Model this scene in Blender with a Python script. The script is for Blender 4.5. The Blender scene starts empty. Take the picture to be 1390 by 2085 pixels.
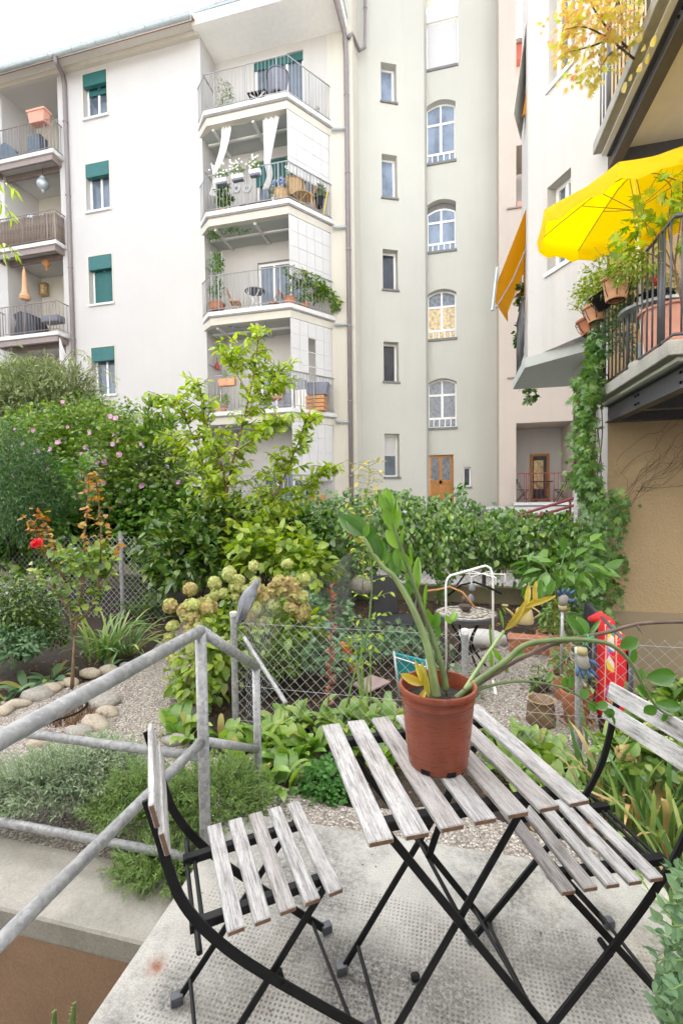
import bpy, bmesh, math, random
import numpy as np
from mathutils import Vector, Matrix, Euler

random.seed(7); RNG = np.random.default_rng(7)
rad = math.radians
SC = bpy.context.scene
COL = SC.collection

# ------------------------------------------------------------------ camera
CAM_POS = Vector((0, 0, 1.43))
FPX = 926.67                       # focal length in pixels of the 1390 x 2085 photograph
CAM_ROT = Matrix.Rotation(rad(13.4), 3, 'Z') @ Matrix.Rotation(rad(88.0), 3, 'X') @ Matrix.Rotation(rad(-0.75), 3, 'Z')
cam_data = bpy.data.cameras.new('camera'); cam = bpy.data.objects.new('camera', cam_data)
COL.objects.link(cam); SC.camera = cam
cam_data.sensor_fit = 'VERTICAL'; cam_data.sensor_height = 36; cam_data.lens = 16
cam_data.clip_start = 0.05; cam_data.clip_end = 500
cam.matrix_world = Matrix.Translation(CAM_POS) @ CAM_ROT.to_4x4()

# ------------------------------------------------------------------ sky, sun, exposure
SUN_EL, SUN_AZ = 40.0, -28.0       # degrees from +Y clockwise: behind the apartment building, the garden lies in open shade
world = bpy.data.worlds.new('World'); SC.world = world; world.use_nodes = True
wn = world.node_tree; wn.nodes.clear()
sky = wn.nodes.new('ShaderNodeTexSky'); sky.sky_type = 'NISHITA'; sky.sun_disc = False
sky.sun_elevation = rad(SUN_EL); sky.sun_rotation = rad(SUN_AZ)
sky.air_density = 1.0; sky.dust_density = 4.0; sky.ozone_density = 1.0; sky.altitude = 300
hsv = wn.nodes.new('ShaderNodeHueSaturation'); hsv.inputs['Saturation'].default_value = 0.30
bg = wn.nodes.new('ShaderNodeBackground'); bg.inputs['Strength'].default_value = 0.15
wo = wn.nodes.new('ShaderNodeOutputWorld')
wn.links.new(sky.outputs[0], hsv.inputs['Color']); wn.links.new(hsv.outputs[0], bg.inputs['Color']); wn.links.new(bg.outputs[0], wo.inputs['Surface'])
sun_data = bpy.data.lights.new('sun', 'SUN'); sun = bpy.data.objects.new('sun', sun_data); COL.objects.link(sun)
sun_data.energy = 3.5; sun_data.angle = rad(1.5); sun_data.color = (1.0, 0.965, 0.91)
sun_dir = Vector((math.sin(rad(SUN_AZ)) * math.cos(rad(SUN_EL)), math.cos(rad(SUN_AZ)) * math.cos(rad(SUN_EL)), math.sin(rad(SUN_EL))))
sun.rotation_euler = sun_dir.to_track_quat('Z', 'Y').to_euler(); sun.location = (0, 0, 30)
SC.view_settings.view_transform = 'Standard'; SC.view_settings.look = 'None'
SC.view_settings.exposure = 2.64; SC.view_settings.gamma = 1.0; SC.view_settings.use_curve_mapping = False
SC.render.engine = 'CYCLES'
try:
    SC.cycles.use_denoising = True; SC.cycles.max_bounces = 8; SC.cycles.transparent_max_bounces = 8
    SC.cycles.caustics_reflective = False; SC.cycles.caustics_refractive = False; SC.cycles.sample_clamp_indirect = 6
except Exception: pass

# ------------------------------------------------------------------ survey: a measured pixel met with a known plane of the place
def P(px, py, X=None, Y=None, Z=None):
    d = CAM_ROT @ Vector(((px - 695) / FPX, -(py - 1042.5) / FPX, -1))
    for i, v in enumerate((X, Y, Z)):
        if v is not None: return CAM_POS + d * ((v - CAM_POS[i]) / d[i])
def PP(px, py, p0, n):             # met with the plane through p0 with normal n
    d = CAM_ROT @ Vector(((px - 695) / FPX, -(py - 1042.5) / FPX, -1))
    return CAM_POS + d * ((Vector(p0) - CAM_POS).dot(n) / d.dot(n))
def PD(px, py, depth):             # at a depth along the lens axis
    return CAM_POS + CAM_ROT @ Vector(((px - 695) / FPX * depth, -(py - 1042.5) / FPX * depth, -depth))

# ------------------------------------------------------------------ objects
def link(o): COL.objects.link(o); return o
def wmat(o):
    m = o.matrix_basis.copy()
    if o.parent: m = wmat(o.parent) @ o.matrix_parent_inverse @ m
    return m
def setp(o, parent, world=True):
    o.parent = parent
    if world: o.matrix_parent_inverse = wmat(parent).inverted()
def tag(o, label=None, cat=None, group=None, kind=None):
    if label: o['label'] = label
    if cat: o['category'] = cat
    if group: o['group'] = group
    if kind: o['kind'] = kind
    return o
def thing(name, label, cat, loc=(0, 0, 0), rz=0, group=None):
    o = link(bpy.data.objects.new(name, None)); o.location = loc; o.rotation_euler = (0, 0, rz); o.empty_display_size = .1
    return tag(o, label, cat, group)
def put(name, me, mat, parent=None, world=True, matrix=None):
    o = link(bpy.data.objects.new(name, me))
    if mat is not None and not me.materials: me.materials.append(mat)
    if matrix is not None: o.matrix_basis = matrix
    if parent: setp(o, parent, world)
    return o

def basis(z):
    z = Vector(z).normalized(); a = Vector((0, 0, 1)) if abs(z.z) < .9 else Vector((1, 0, 0))
    x = a.cross(z).normalized(); return x, z.cross(x)

class MB:
    def __init__(s): s.v = []; s.f = []
    def add(s, vs, fs):
        n = len(s.v); s.v += [tuple(p) for p in vs]; s.f += [tuple(i + n for i in q) for q in fs]; return s
    def box(s, lo, hi):
        (a, b, c), (d, e, f) = lo, hi
        a, d = min(a, d), max(a, d); b, e = min(b, e), max(b, e); c, f = min(c, f), max(c, f)
        return s.add([(a,b,c),(d,b,c),(d,e,c),(a,e,c),(a,b,f),(d,b,f),(d,e,f),(a,e,f)],
                     [(0,3,2,1),(4,5,6,7),(0,1,5,4),(1,2,6,5),(2,3,7,6),(3,0,4,7)])
    def cbox(s, c, size, rz=0, m=None):
        h = [k / 2 for k in size]; R = m or Matrix.Rotation(rz, 3, 'Z'); c = Vector(c)
        vs = [c + R @ Vector((x * h[0], y * h[1], z * h[2])) for z in (-1, 1) for x, y in ((-1,-1),(1,-1),(1,1),(-1,1))]
        return s.add(vs, [(0,3,2,1),(4,5,6,7),(0,1,5,4),(1,2,6,5),(2,3,7,6),(3,0,4,7)])
    def prism(s, poly, ext):           # poly: list of 3d points, ext: vector
        n = len(poly); e = Vector(ext); top = [Vector(p) + e for p in poly]
        return s.add(list(poly) + top, [tuple(range(n))[::-1], tuple(range(n, 2 * n))] + [(i, (i + 1) % n, (i + 1) % n + n, i + n) for i in range(n)])
    def bar(s, a, b, w, t, up=(0, 0, 1)):   # flat bar from a to b, w across, t along 'up'
        a, b = Vector(a), Vector(b); d = (b - a).normalized(); x = d.cross(Vector(up)).normalized(); y = x.cross(d).normalized()
        q = [x * w / 2 + y * t / 2, -x * w / 2 + y * t / 2, -x * w / 2 - y * t / 2, x * w / 2 - y * t / 2]
        return s.prism([a + k for k in q], b - a)
    def ribbon(s, pts, w, t, side):    # flat bar bent along pts: w along the constant 'side' vector, t across
        side = Vector(side).normalized(); n = len(pts); base = len(s.v); pts = [Vector(p) for p in pts]
        for i, p in enumerate(pts):
            d = (pts[min(i + 1, n - 1)] - pts[max(i - 1, 0)]).normalized(); nn = d.cross(side).normalized()
            s.v += [tuple(p + side * w / 2 + nn * t / 2), tuple(p - side * w / 2 + nn * t / 2), tuple(p - side * w / 2 - nn * t / 2), tuple(p + side * w / 2 - nn * t / 2)]
        for i in range(n - 1):
            for k in range(4): s.f.append((base + i*4 + k, base + i*4 + (k+1) % 4, base + i*4 + 4 + (k+1) % 4, base + i*4 + 4 + k))
        s.f += [(base+3, base+2, base+1, base), tuple(base + (n-1)*4 + k for k in range(4))]; return s
    def tube(s, pts, r, n=8, cap=True):
        pts = [Vector(p) for p in pts]; m = len(pts); rs = r if isinstance(r, (list, tuple)) else [r] * m; base = len(s.v); x = None
        for i, p in enumerate(pts):
            d = (pts[min(i + 1, m - 1)] - pts[max(i - 1, 0)])
            if d.length < 1e-9: d = Vector((0, 0, 1))
            d.normalize()
            if x is None: x, y = basis(d)
            else:
                x = (x - d * x.dot(d))
                if x.length < 1e-6: x, _ = basis(d)
                x.normalize()
            y = d.cross(x)
            for k in range(n):
                a = 2 * math.pi * k / n; s.v.append(tuple(p + (x * math.cos(a) + y * math.sin(a)) * rs[i]))
        for i in range(m - 1):
            for k in range(n): s.f.append((base + i*n + k, base + i*n + (k+1) % n, base + i*n + n + (k+1) % n, base + i*n + n + k))
        if cap: s.f += [tuple(base + k for k in range(n))[::-1], tuple(base + (m-1)*n + k for k in range(n))]
        return s
    def lathe(s, prof, n=20, at=(0, 0, 0), sx=1, sy=1, cap=False):   # prof: (r, z) pairs
        base = len(s.v); m = len(prof); at = Vector(at)
        for r, z in prof:
            for k in range(n):
                a = 2 * math.pi * k / n; s.v.append((at.x + r * math.cos(a) * sx, at.y + r * math.sin(a) * sy, at.z + z))
        for i in range(m - 1):
            for k in range(n): s.f.append((base + i*n + k, base + i*n + (k+1) % n, base + i*n + n + (k+1) % n, base + i*n + n + k))
        if cap: s.f += [tuple(base + k for k in range(n))[::-1], tuple(base + (m-1)*n + k for k in range(n))]
        return s
    def mesh(s, name='m', smooth=False, bevel=0, seg=1):
        me = bpy.data.meshes.new(name); me.from_pydata(s.v, [], s.f)
        if bevel:
            bm = bmesh.new(); bm.from_mesh(me)
            bmesh.ops.bevel(bm, geom=bm.edges[:], offset=bevel, segments=seg, affect='EDGES', profile=.6, clamp_overlap=True); bm.to_mesh(me); bm.free()
        if smooth:
            me.polygons.foreach_set('use_smooth', [True] * len(me.polygons))
            if smooth != 'all':
                try: me.set_sharp_from_angle(angle=rad(40))
                except Exception: pass
        me.update(); return me
    def build(s, name, mat, parent=None, smooth=False, bevel=0, seg=1, world=True):
        return put(name, s.mesh(name, smooth, bevel, seg), mat, parent, world)

def copies(name, me, mat, parent, mats):
    out = []
    for m in mats: out.append(put(name, me, mat, parent, True, m))
    return out
def T(x, y, z): return Matrix.Translation((x, y, z))
def catmull(pts, k=6):
    pts = [Vector(p) for p in pts]; q = [pts[0]] + pts + [pts[-1]]; out = []
    for i in range(1, len(q) - 2):
        a, b, c, d = q[i-1:i+3]
        for j in range(k):
            t = j / k
            out.append(.5 * ((2*b) + (c - a) * t + (2*a - 5*b + 4*c - d) * t*t + (3*b - a - 3*c + d) * t**3))
    out.append(pts[-1]); return out
# ------------------------------------------------------------------ materials
class NT:
    def __init__(s, name):
        s.m = bpy.data.materials.new(name); s.m.use_nodes = True; s.t = s.m.node_tree; s.t.nodes.clear()
        s.out = s.n('OutputMaterial'); s.b = s.n('BsdfPrincipled'); s.l(s.b.outputs[0], s.out.inputs['Surface']); s.tc = None
    def n(s, typ, **kw):
        k = s.t.nodes.new('ShaderNode' + typ)
        for a, v in kw.items():
            if hasattr(k, a): setattr(k, a, v)
        return k
    def l(s, a, b): s.t.links.new(a, b)
    def coord(s, scale=(1, 1, 1), kind='Object', rot=(0, 0, 0)):
        if s.tc is None: s.tc = s.n('TexCoord')
        mp = s.n('Mapping'); mp.inputs['Scale'].default_value = scale; mp.inputs['Rotation'].default_value = rot
        s.l(s.tc.outputs[kind], mp.inputs['Vector']); return mp.outputs[0]
    def noise(s, scale, detail=4, rough=.55, vec=None, dist=0):
        k = s.n('TexNoise'); k.inputs['Scale'].default_value = scale; k.inputs['Detail'].default_value = detail; k.inputs['Roughness'].default_value = rough; k.inputs['Distortion'].default_value = dist
        s.l(vec if vec is not None else s.coord(), k.inputs['Vector']); return k.outputs['Fac']
    def ramp(s, fac, stops, interp='LINEAR'):
        k = s.n('ValToRGB'); k.color_ramp.interpolation = interp; e = k.color_ramp.elements
        while len(e) < len(stops): e.new(.5)
        for q, (p, c) in zip(e, stops): q.position = p; q.color = c4(c)
        s.l(fac, k.inputs['Fac']); return k.outputs['Color']
    def mix(s, fac, a, b, mode='MIX'):
        k = s.n('MixRGB'); k.blend_type = mode
        for i, x in ((0, fac), (1, a), (2, b)):
            if isinstance(x, (int, float)): k.inputs[i].default_value = x if i == 0 else (x, x, x, 1)
            elif isinstance(x, tuple): k.inputs[i].default_value = c4(x)
            else: s.l(x, k.inputs[i])
        return k.outputs[0]
    def math(s, op, a, b=0):
        k = s.n('Math'); k.operation = op
        for i, x in ((0, a), (1, b)):
            if isinstance(x, (int, float)): k.inputs[i].default_value = x
            else: s.l(x, k.inputs[i])
        return k.outputs[0]
    def bump(s, h, strength=.3, dist=.01):
        k = s.n('Bump'); k.inputs['Strength'].default_value = strength; k.inputs['Distance'].default_value = dist
        s.l(h, k.inputs['Height']); s.l(k.outputs[0], s.b.inputs['Normal']); return s
    def col(s, c):
        if isinstance(c, tuple): s.b.inputs['Base Color'].default_value = c4(c)
        else: s.l(c, s.b.inputs['Base Color'])
        return s
    def set(s, **kw):
        for k, v in kw.items(): s.b.inputs[k.replace('_', ' ')].default_value = v
        return s
def c4(c): return (c[0], c[1], c[2], 1) if len(c) == 3 else c
def mul(c, k): return tuple(min(1, x * k) for x in c)

def plain(name, col, rough=.5, metal=0, var=.12, scale=8, bump=0, bscale=60, spec=.5):
    t = NT(name); f = t.noise(scale, 5)
    t.col(t.ramp(f, [(.25, mul(col, 1 - var)), (.75, mul(col, 1 + var))])).set(Roughness=rough, Metallic=metal)
    t.b.inputs['Specular IOR Level'].default_value = spec
    if bump: t.bump(t.noise(bscale, 6), bump, .004)
    return t.m
def stucco(name, col, grain=90, bump=.5, streak=.1, dist=.004, mott=.07):
    t = NT(name); big = t.noise(.35, 5, .6); st = t.noise(1.2, 6, .65, t.coord((3, 3, .25))); gr = t.noise(grain, 4, .7)
    c = t.ramp(big, [(.3, mul(col, 1 - mott)), (.7, mul(col, 1 + mott * .6))])
    c = t.mix(t.math('MULTIPLY', t.ramp(st, [(.5, (0, 0, 0)), (.8, (1, 1, 1))]), streak * 2), c, mul(col, .62))
    c = t.mix(.25, c, t.ramp(gr, [(.3, mul(col, .8)), (.7, mul(col, 1.08))]))
    t.col(c).set(Roughness=.9); t.b.inputs['Specular IOR Level'].default_value = .2
    t.bump(gr, bump, dist); return t.m
def leafmat(name, dark, mid, light, rough=.42, trans=.3, tip=None):
    t = NT(name); a = t.n('Attribute'); a.attribute_name = 'v'
    nz = t.math('MULTIPLY', t.math('SUBTRACT', t.noise(22, 3), .5), .35)
    c = t.ramp(t.math('ADD', a.outputs['Fac'], nz), [(.0, dark), (.5, mid), (1, light)] + ([(1.0, tip)] if tip else []))
    if tip:
        e = None
    t.col(c).set(Roughness=rough); t.b.inputs['Specular IOR Level'].default_value = .75 if rough < .4 else .45
    tr = t.n('BsdfTranslucent'); hs = t.n('HueSaturation'); hs.inputs['Saturation'].default_value = 1.15; hs.inputs['Value'].default_value = 1.5
    t.l(c, hs.inputs['Color']); t.l(hs.outputs[0], tr.inputs['Color'])
    mx = t.n('MixShader'); mx.inputs[0].default_value = trans
    t.l(t.b.outputs[0], mx.inputs[1]); t.l(tr.outputs[0], mx.inputs[2]); t.l(mx.outputs[0], t.out.inputs['Surface']); return t.m
def glass(name, col, rough=.06, pat=0, spec=.6):
    t = NT(name)
    if pat:
        f = t.noise(pat, 2); t.col(t.ramp(f, [(.35, mul(col, .7)), (.65, mul(col, 1.5))])); t.bump(f, .35, .01)
    else:
        f = t.noise(1.5, 4, .6, t.coord((1, 1, .6))); t.col(t.ramp(f, [(.36, mul(col, .65)), (.5, col), (.64, mul(col, 1.25))]))  # broad light and dark noise in the pane colour imitates reflections
    t.set(Roughness=rough); t.b.inputs['Specular IOR Level'].default_value = spec; return t.m

M = {}
M['cream'] = stucco('cream_render', (.52, .502, .482), 60, .3, .06)
M['cream2'] = stucco('pale_yellow_render', (.56, .53, .455), 60, .3, .16)
M['bay_wall'] = stucco('warm_white_render', (.50, .48, .455), 60, .3, .14)
M['tower'] = stucco('grey_green_render', (.49, .48, .425), 60, .3, .09)
M['pink'] = stucco('pinkish_render', (.52, .45, .385), 45, .6, .12)
M['white_r'] = stucco('white_render', (.52, .50, .475), 50, .5, .22)
M['ochre'] = stucco('ochre_rough_render', (.58, .43, .255), 34, 1.0, .08, .025, .16)
M['plinth'] = stucco('beige_plinth', (.36, .29, .19), 25, .15, .05, .004, .14)
M['white'] = plain('white_paint', (.80, .79, .76), .5, var=.04)
M['slab'] = plain('pale_slab_paint', (.60, .59, .57), .7, var=.06, bump=.15)
M['soffit'] = plain('soffit_paint', (.74, .71, .65), .8, var=.05)
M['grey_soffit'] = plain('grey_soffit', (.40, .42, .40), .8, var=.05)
M['zinc'] = plain('zinc_gutter', (.40, .44, .45), .45, .4, .1)
M['pipe'] = plain('brown_pipe', (.21, .18, .18), .45, var=.08)
M['steelbrown'] = plain('brown_steel', (.25, .20, .18), .5, var=.1)
M['darksteel'] = plain('anthracite_steel', (.070, .070, .078), .42, var=.15, scale=15)
M['black'] = plain('black_paint', (.006, .006, .007), .55, var=.3, scale=30, spec=.25)
M['railgrey'] = plain('grey_rail', (.34, .33, .33), .45, .2, .08)
M['green_sh'] = plain('green_shutter', (.018, .115, .11), .55, var=.1)
M['glass'] = glass('window_glass', (.12, .15, .19))
M['glass_b'] = glass('pale_blue_glass', (.20, .25, .33), .15)
M['glass_d'] = glass('dark_glass', (.055, .06, .075), .12, spec=.35)
M['glass_p'] = glass('pebbled_glass', (.13, .15, .18), .25, 9)
M['glass_w'] = glass('warm_pebbled_glass', (.50, .38, .20), .3, 9)  # tan colour paints a warm reflection into the tower pane
M['blind'] = plain('white_blind', (.54, .53, .515), .6, var=.03)
M['sill'] = plain('dark_sill', (.16, .155, .15), .6)
M['terracotta'] = plain('terracotta', (.44, .17, .085), .75, var=.22, scale=6, bump=.15)
M['terracotta_l'] = plain('pale_terracotta', (.58, .30, .17), .8, var=.25, scale=7, bump=.2)
M['pink_terr'] = plain('pink_terracotta', (.62, .30, .22), .8, var=.1)
M['soil'] = plain('potting_soil', (.024, .020, .015), .95, var=.7, scale=70, bump=1.0, bscale=120)
M['bark'] = plain('bark', (.17, .105, .065), .85, var=.35, scale=18, bump=.7, bscale=45)
M['bark2'] = plain('dark_bark', (.085, .06, .042), .85, var=.35, scale=18, bump=.7, bscale=45)
M['stemgreen'] = plain('green_stem', (.13, .22, .06), .55, var=.25, scale=12)
M['stone'] = plain('river_stone', (.36, .31, .24), .75, var=.3, scale=5, bump=.25, bscale=40)
M['stone2'] = plain('grey_river_stone', (.29, .27, .24), .75, var=.3, scale=5, bump=.25, bscale=40)
M['brass'] = plain('tan_rope', (.5, .36, .2), .7)

def galv():
    t = NT('galvanised_steel'); v = t.n('TexVoronoi'); v.inputs['Scale'].default_value = 70; t.l(t.coord(), v.inputs['Vector'])
    nz = t.noise(14, 6, .7); f = t.math('ADD', t.math('MULTIPLY', v.outputs['Color'], .35), t.math('MULTIPLY', nz, .75))
    t.col(t.ramp(f, [(.25, (.19, .195, .20)), (.55, (.34, .345, .355)), (.85, (.52, .52, .525))])).set(Metallic=.25, Roughness=.5); t.bump(nz, .15, .003); return t.m
M['galv'] = galv()
def weathered(name, light=.52, warm=0):
    t = NT(name); oi = t.n('ObjectInfo')
    def oc(sc):
        va = t.n('VectorMath'); va.operation = 'ADD'; t.l(t.coord(sc), va.inputs[0]); vs = t.n('CombineXYZ'); k = t.math('MULTIPLY', oi.outputs['Random'], 173.0)
        for i in range(3): t.l(k, vs.inputs[i])
        t.l(vs.outputs[0], va.inputs[1]); return va.outputs[0]
    g = t.noise(1, 7, .68, oc((210, 11, 210))); g2 = t.noise(1, 5, .65, oc((34, 9, 34))); fine = t.noise(1, 4, .7, oc((420, 60, 420)))
    c = t.ramp(g, [(.32, (.075, .068, .064)), (.44, (.20, .192, .188)), (.54, (.33, .322, .318)), (.68, (.50, .495, .49))])
    c = t.mix(t.ramp(g2, [(.38, (.0, .0, .0)), (.66, (.62, .62, .62))]), c, (light, light * .985, light * .97))
    c = t.mix(t.ramp(fine, [(.55, (0, 0, 0)), (.68, (.65, .65, .65))]), c, (.10, .085, .075))
    if warm: c = t.mix(warm, c, (.16, .105, .075))
    t.col(c).set(Roughness=.85); t.bump(g, .5, .002); return t.m
M['wood'] = weathered('weathered_slat'); M['wood_w'] = weathered('weathered_slat_brown', .44, .18); M['wood_l'] = weathered('bleached_slat', .66)
M['wood_end'] = plain('sawn_end', (.15, .085, .05), .8, var=.35, scale=60)
def deckmat():
    t = NT('dotted_concrete'); co = t.coord()
    v = t.n('TexVoronoi'); v.voronoi_dimensions = '2D'; v.inputs['Scale'].default_value = 72; v.inputs['Randomness'].default_value = 0.10; t.l(co, v.inputs['Vector'])
    d = v.outputs['Distance']; dots = t.ramp(d, [(.20, (1, 1, 1)), (.33, (0, 0, 0))])
    sep = t.n('SeparateXYZ'); t.l(co, sep.inputs[0]); X, Y = sep.outputs[0], sep.outputs[1]
    inside = t.math('MULTIPLY', t.math('GREATER_THAN', X, -.855), t.math('LESS_THAN', Y, 1.57))
    wear = t.noise(3.2, 7, .75); wr = t.ramp(wear, [(.40, (.12, .12, .12)), (.60, (1, 1, 1))])
    dots = t.math('MULTIPLY', t.math('MULTIPLY', dots, inside), wr)
    base = t.ramp(t.noise(3.4, 8, .7), [(.25, (.27, .26, .235)), (.5, (.43, .415, .375)), (.75, (.56, .545, .495))])
    grit = t.noise(190, 4, .85); base = t.mix(.35, base, t.ramp(grit, [(.38, (.09, .09, .085)), (.56, (.52, .51, .48))]))
    mold = t.noise(1.7, 7, .72, t.coord((1, 1, 1), rot=(0, 0, .6))); mg = t.math('MULTIPLY', t.ramp(mold, [(.46, (0, 0, 0)), (.64, (1, 1, 1))]), t.ramp(t.noise(60, 4, .8), [(.32, (.2, .2, .2)), (.6, (1, 1, 1))]))
    base = t.mix(t.math('MULTIPLY', mg, .9), base, (.045, .044, .042))
    yel = t.noise(1.4, 4, .6, t.coord((1.3, 1.0, 1), rot=(0, 0, 2))); base = t.mix(t.math('MULTIPLY', t.ramp(yel, [(.5, (0, 0, 0)), (.7, (1, 1, 1))]), .3), base, (.34, .28, .17))
    for (sx, sy, sr, sk) in ((720, 1985, .20, 1.0), (900, 2010, .17, .8), (1010, 1900, .09, .8), (1190, 1990, .16, .7), (690, 1945, .08, 1.0), (615, 1922, .07, .9), (362, 2020, .08, .8), (470, 2040, .14, .5), (1230, 1862, .07, .7), (985, 1868, .07, .8), (560, 1990, .12, .5)):   # mildew and dirt patches; those at the furniture feet also paint in contact shadow
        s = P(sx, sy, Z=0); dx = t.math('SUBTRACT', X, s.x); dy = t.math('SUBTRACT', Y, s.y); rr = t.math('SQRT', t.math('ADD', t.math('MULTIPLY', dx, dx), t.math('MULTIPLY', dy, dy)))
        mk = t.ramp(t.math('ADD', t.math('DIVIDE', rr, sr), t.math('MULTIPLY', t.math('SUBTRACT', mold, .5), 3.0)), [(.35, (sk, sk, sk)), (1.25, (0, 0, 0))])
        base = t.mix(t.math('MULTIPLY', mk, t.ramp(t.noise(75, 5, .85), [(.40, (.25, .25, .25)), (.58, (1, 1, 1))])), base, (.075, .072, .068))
    # one rust stain
    s = P(318, 1967, Z=0); dx = t.math('SUBTRACT', X, s.x); dy = t.math('SUBTRACT', Y, s.y)
    rr = t.math('SQRT', t.math('ADD', t.math('MULTIPLY', dx, dx), t.math('MULTIPLY', dy, dy)))
    rs = t.ramp(t.math('ADD', rr, t.math('MULTIPLY', t.math('SUBTRACT', t.noise(40, 6, .8), .5), .075)), [(.004, (.9, .9, .9)), (.022, (.35, .35, .35)), (.045, (0, 0, 0))])
    base = t.mix(rs, base, (.22, .06, .012))
    c = t.mix(t.math('MULTIPLY', dots, .62), base, (.04, .037, .033)); t.col(c).set(Roughness=.85)
    h = t.math('ADD', t.math('MULTIPLY', dots, -1.0), t.math('MULTIPLY', grit, .35)); t.bump(h, .55, .004); return t.m
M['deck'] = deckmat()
def concrete(name, col=(.33, .31, .275), moss=.35):
    t = NT(name); a = t.noise(2.2, 8, .72); gr = t.noise(110, 4, .8)
    c = t.ramp(a, [(.25, mul(col, .6)), (.5, col), (.75, mul(col, 1.25))]); c = t.mix(.3, c, t.ramp(gr, [(.35, mul(col, .45)), (.62, mul(col, 1.3))]))
    ms = t.noise(1.3, 7, .75, t.coord((1, 1, 1), rot=(.2, .4, 1))); c = t.mix(t.math('MULTIPLY', t.ramp(ms, [(.48, (0, 0, 0)), (.66, (1, 1, 1))]), moss), c, (.10, .11, .055))
    t.col(c).set(Roughness=.9); t.bump(gr, .5, .004); return t.m
M['concrete'] = concrete('weathered_concrete'); M['concrete_g'] = concrete('grey_slab_concrete', (.36, .35, .32), .35)
M['brownwall'] = concrete('brown_pit_render', (.29, .185, .115), .25)
M['mossy'] = concrete('mossy_kerb', (.22, .19, .12), .6)
M['paving'] = concrete('pale_paving', (.50, .47, .44), .05)
def gravelmat():
    t = NT('gravel'); v = t.n('TexVoronoi'); v.inputs['Scale'].default_value = 78; t.l(t.coord(), v.inputs['Vector'])
    v2 = t.n('TexVoronoi'); v2.inputs['Scale'].default_value = 150; t.l(t.coord(), v2.inputs['Vector'])
    sp = t.n('SeparateColor'); t.l(v.outputs['Color'], sp.inputs[0])
    c = t.ramp(sp.outputs[0], [(0, (.17, .14, .115)), (.35, (.38, .33, .28)), (.7, (.53, .47, .405)), (1, (.70, .65, .58))])
    c = t.mix(t.ramp(v.outputs['Distance'], [(.38, (0, 0, 0)), (.75, (.9, .9, .9))]), c, (.09, .075, .06))
    c = t.mix(.3, c, t.ramp(t.noise(1.1, 5), [(.3, (.26, .23, .20)), (.7, (.56, .52, .47))]))
    t.col(c).set(Roughness=.9)
    h = t.math('ADD', t.math('MULTIPLY', v.outputs['Distance'], -1), t.math('MULTIPLY', v2.outputs['Distance'], -.4)); t.bump(h, .9, .012); return t.m
M['gravel'] = gravelmat()
def earthmat():
    t = NT('garden_soil'); a = t.noise(26, 8, .78); v = t.n('TexVoronoi'); v.inputs['Scale'].default_value = 60; t.l(t.coord(), v.inputs['Vector'])
    c = t.ramp(a, [(.3, (.020, .014, .010)), (.55, (.058, .041, .028)), (.72, (.13, .10, .075))]); t.col(c).set(Roughness=.95)
    t.bump(t.math('ADD', a, t.math('MULTIPLY', v.outputs['Distance'], .4)), 1.0, .03); return t.m
M['earth'] = earthmat()
# leaf materials: dark / mid / light of the leaf itself
L = {}
L['tree'] = leafmat('bright_tree_leaf', (.12, .22, .02), (.30, .42, .035), (.50, .56, .07), .36, .45)
L['ivy'] = leafmat('ivy_leaf', (.018, .065, .012), (.10, .22, .03), (.32, .45, .085), .24, .25)
L['creeper'] = leafmat('creeper_leaf', (.06, .15, .03), (.12, .25, .045), (.22, .36, .06), .38, .32)
L['hib'] = leafmat('hibiscus_leaf', (.035, .10, .016), (.16, .27, .04), (.42, .50, .11), .32, .34)
L['dark'] = leafmat('evergreen_leaf', (.02, .06, .014), (.09, .175, .028), (.29, .36, .07), .27, .22)
L['conifer'] = leafmat('conifer_needle', (.02, .06, .022), (.055, .13, .035), (.13, .23, .06), .55, .2)
L['silver'] = leafmat('grey_green_leaf', (.10, .14, .05), (.22, .27, .11), (.38, .42, .20), .5, .3)
L['lav'] = leafmat('lavender_leaf', (.15, .21, .12), (.26, .33, .20), (.40, .46, .32), .6, .25)
L['rosemary'] = leafmat('rosemary_leaf', (.07, .13, .03), (.15, .24, .05), (.27, .37, .10), .5, .28)
L['lily'] = leafmat('lily_leaf', (.06, .16, .03), (.19, .33, .06), (.46, .50, .13), .36, .32)
L['lily_y'] = leafmat('yellowing_leaf', (.26, .14, .06), (.34, .30, .09), (.30, .36, .09), .5, .3)
L['iris'] = leafmat('iris_blade', (.07, .17, .045), (.19, .32, .085), (.42, .48, .17), .4, .3)
L['dry'] = leafmat('dry_blade', (.40, .22, .08), (.52, .34, .15), (.58, .46, .25), .6, .3)
L['zz'] = leafmat('glossy_leaf', (.055, .15, .022), (.10, .24, .03), (.24, .42, .05), .22, .28)
L['zzy'] = leafmat('yellow_leaf', (.46, .30, .035), (.52, .42, .06), (.48, .47, .10), .3, .3)
L['orange'] = leafmat('orange_rose_leaf', (.34, .10, .03), (.42, .20, .04), (.34, .30, .05), .4, .35)
L['rose'] = leafmat('rose_leaf', (.05, .12, .02), (.16, .27, .04), (.36, .42, .08), .36, .3)
L['maple'] = leafmat('autumn_maple_leaf', (.55, .22, .14), (.60, .46, .16), (.42, .46, .08), .5, .55)
L['hydl'] = leafmat('hydrangea_leaf', (.09, .18, .022), (.25, .36, .04), (.44, .50, .075), .38, .35)
L['hydf'] = leafmat('hydrangea_petal', (.48, .33, .19), (.50, .50, .19), (.55, .61, .27), .6, .35)
L['colum'] = leafmat('blue_green_leaf', (.07, .15, .07), (.14, .25, .12), (.24, .36, .19), .5, .28)
L['pinkpet'] = leafmat('mauve_petal', (.50, .22, .40), (.62, .34, .54), (.72, .48, .66), .55, .35)
L['fern'] = leafmat('fern_leaf', (.05, .12, .025), (.10, .20, .035), (.20, .31, .06), .5, .3)
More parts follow.
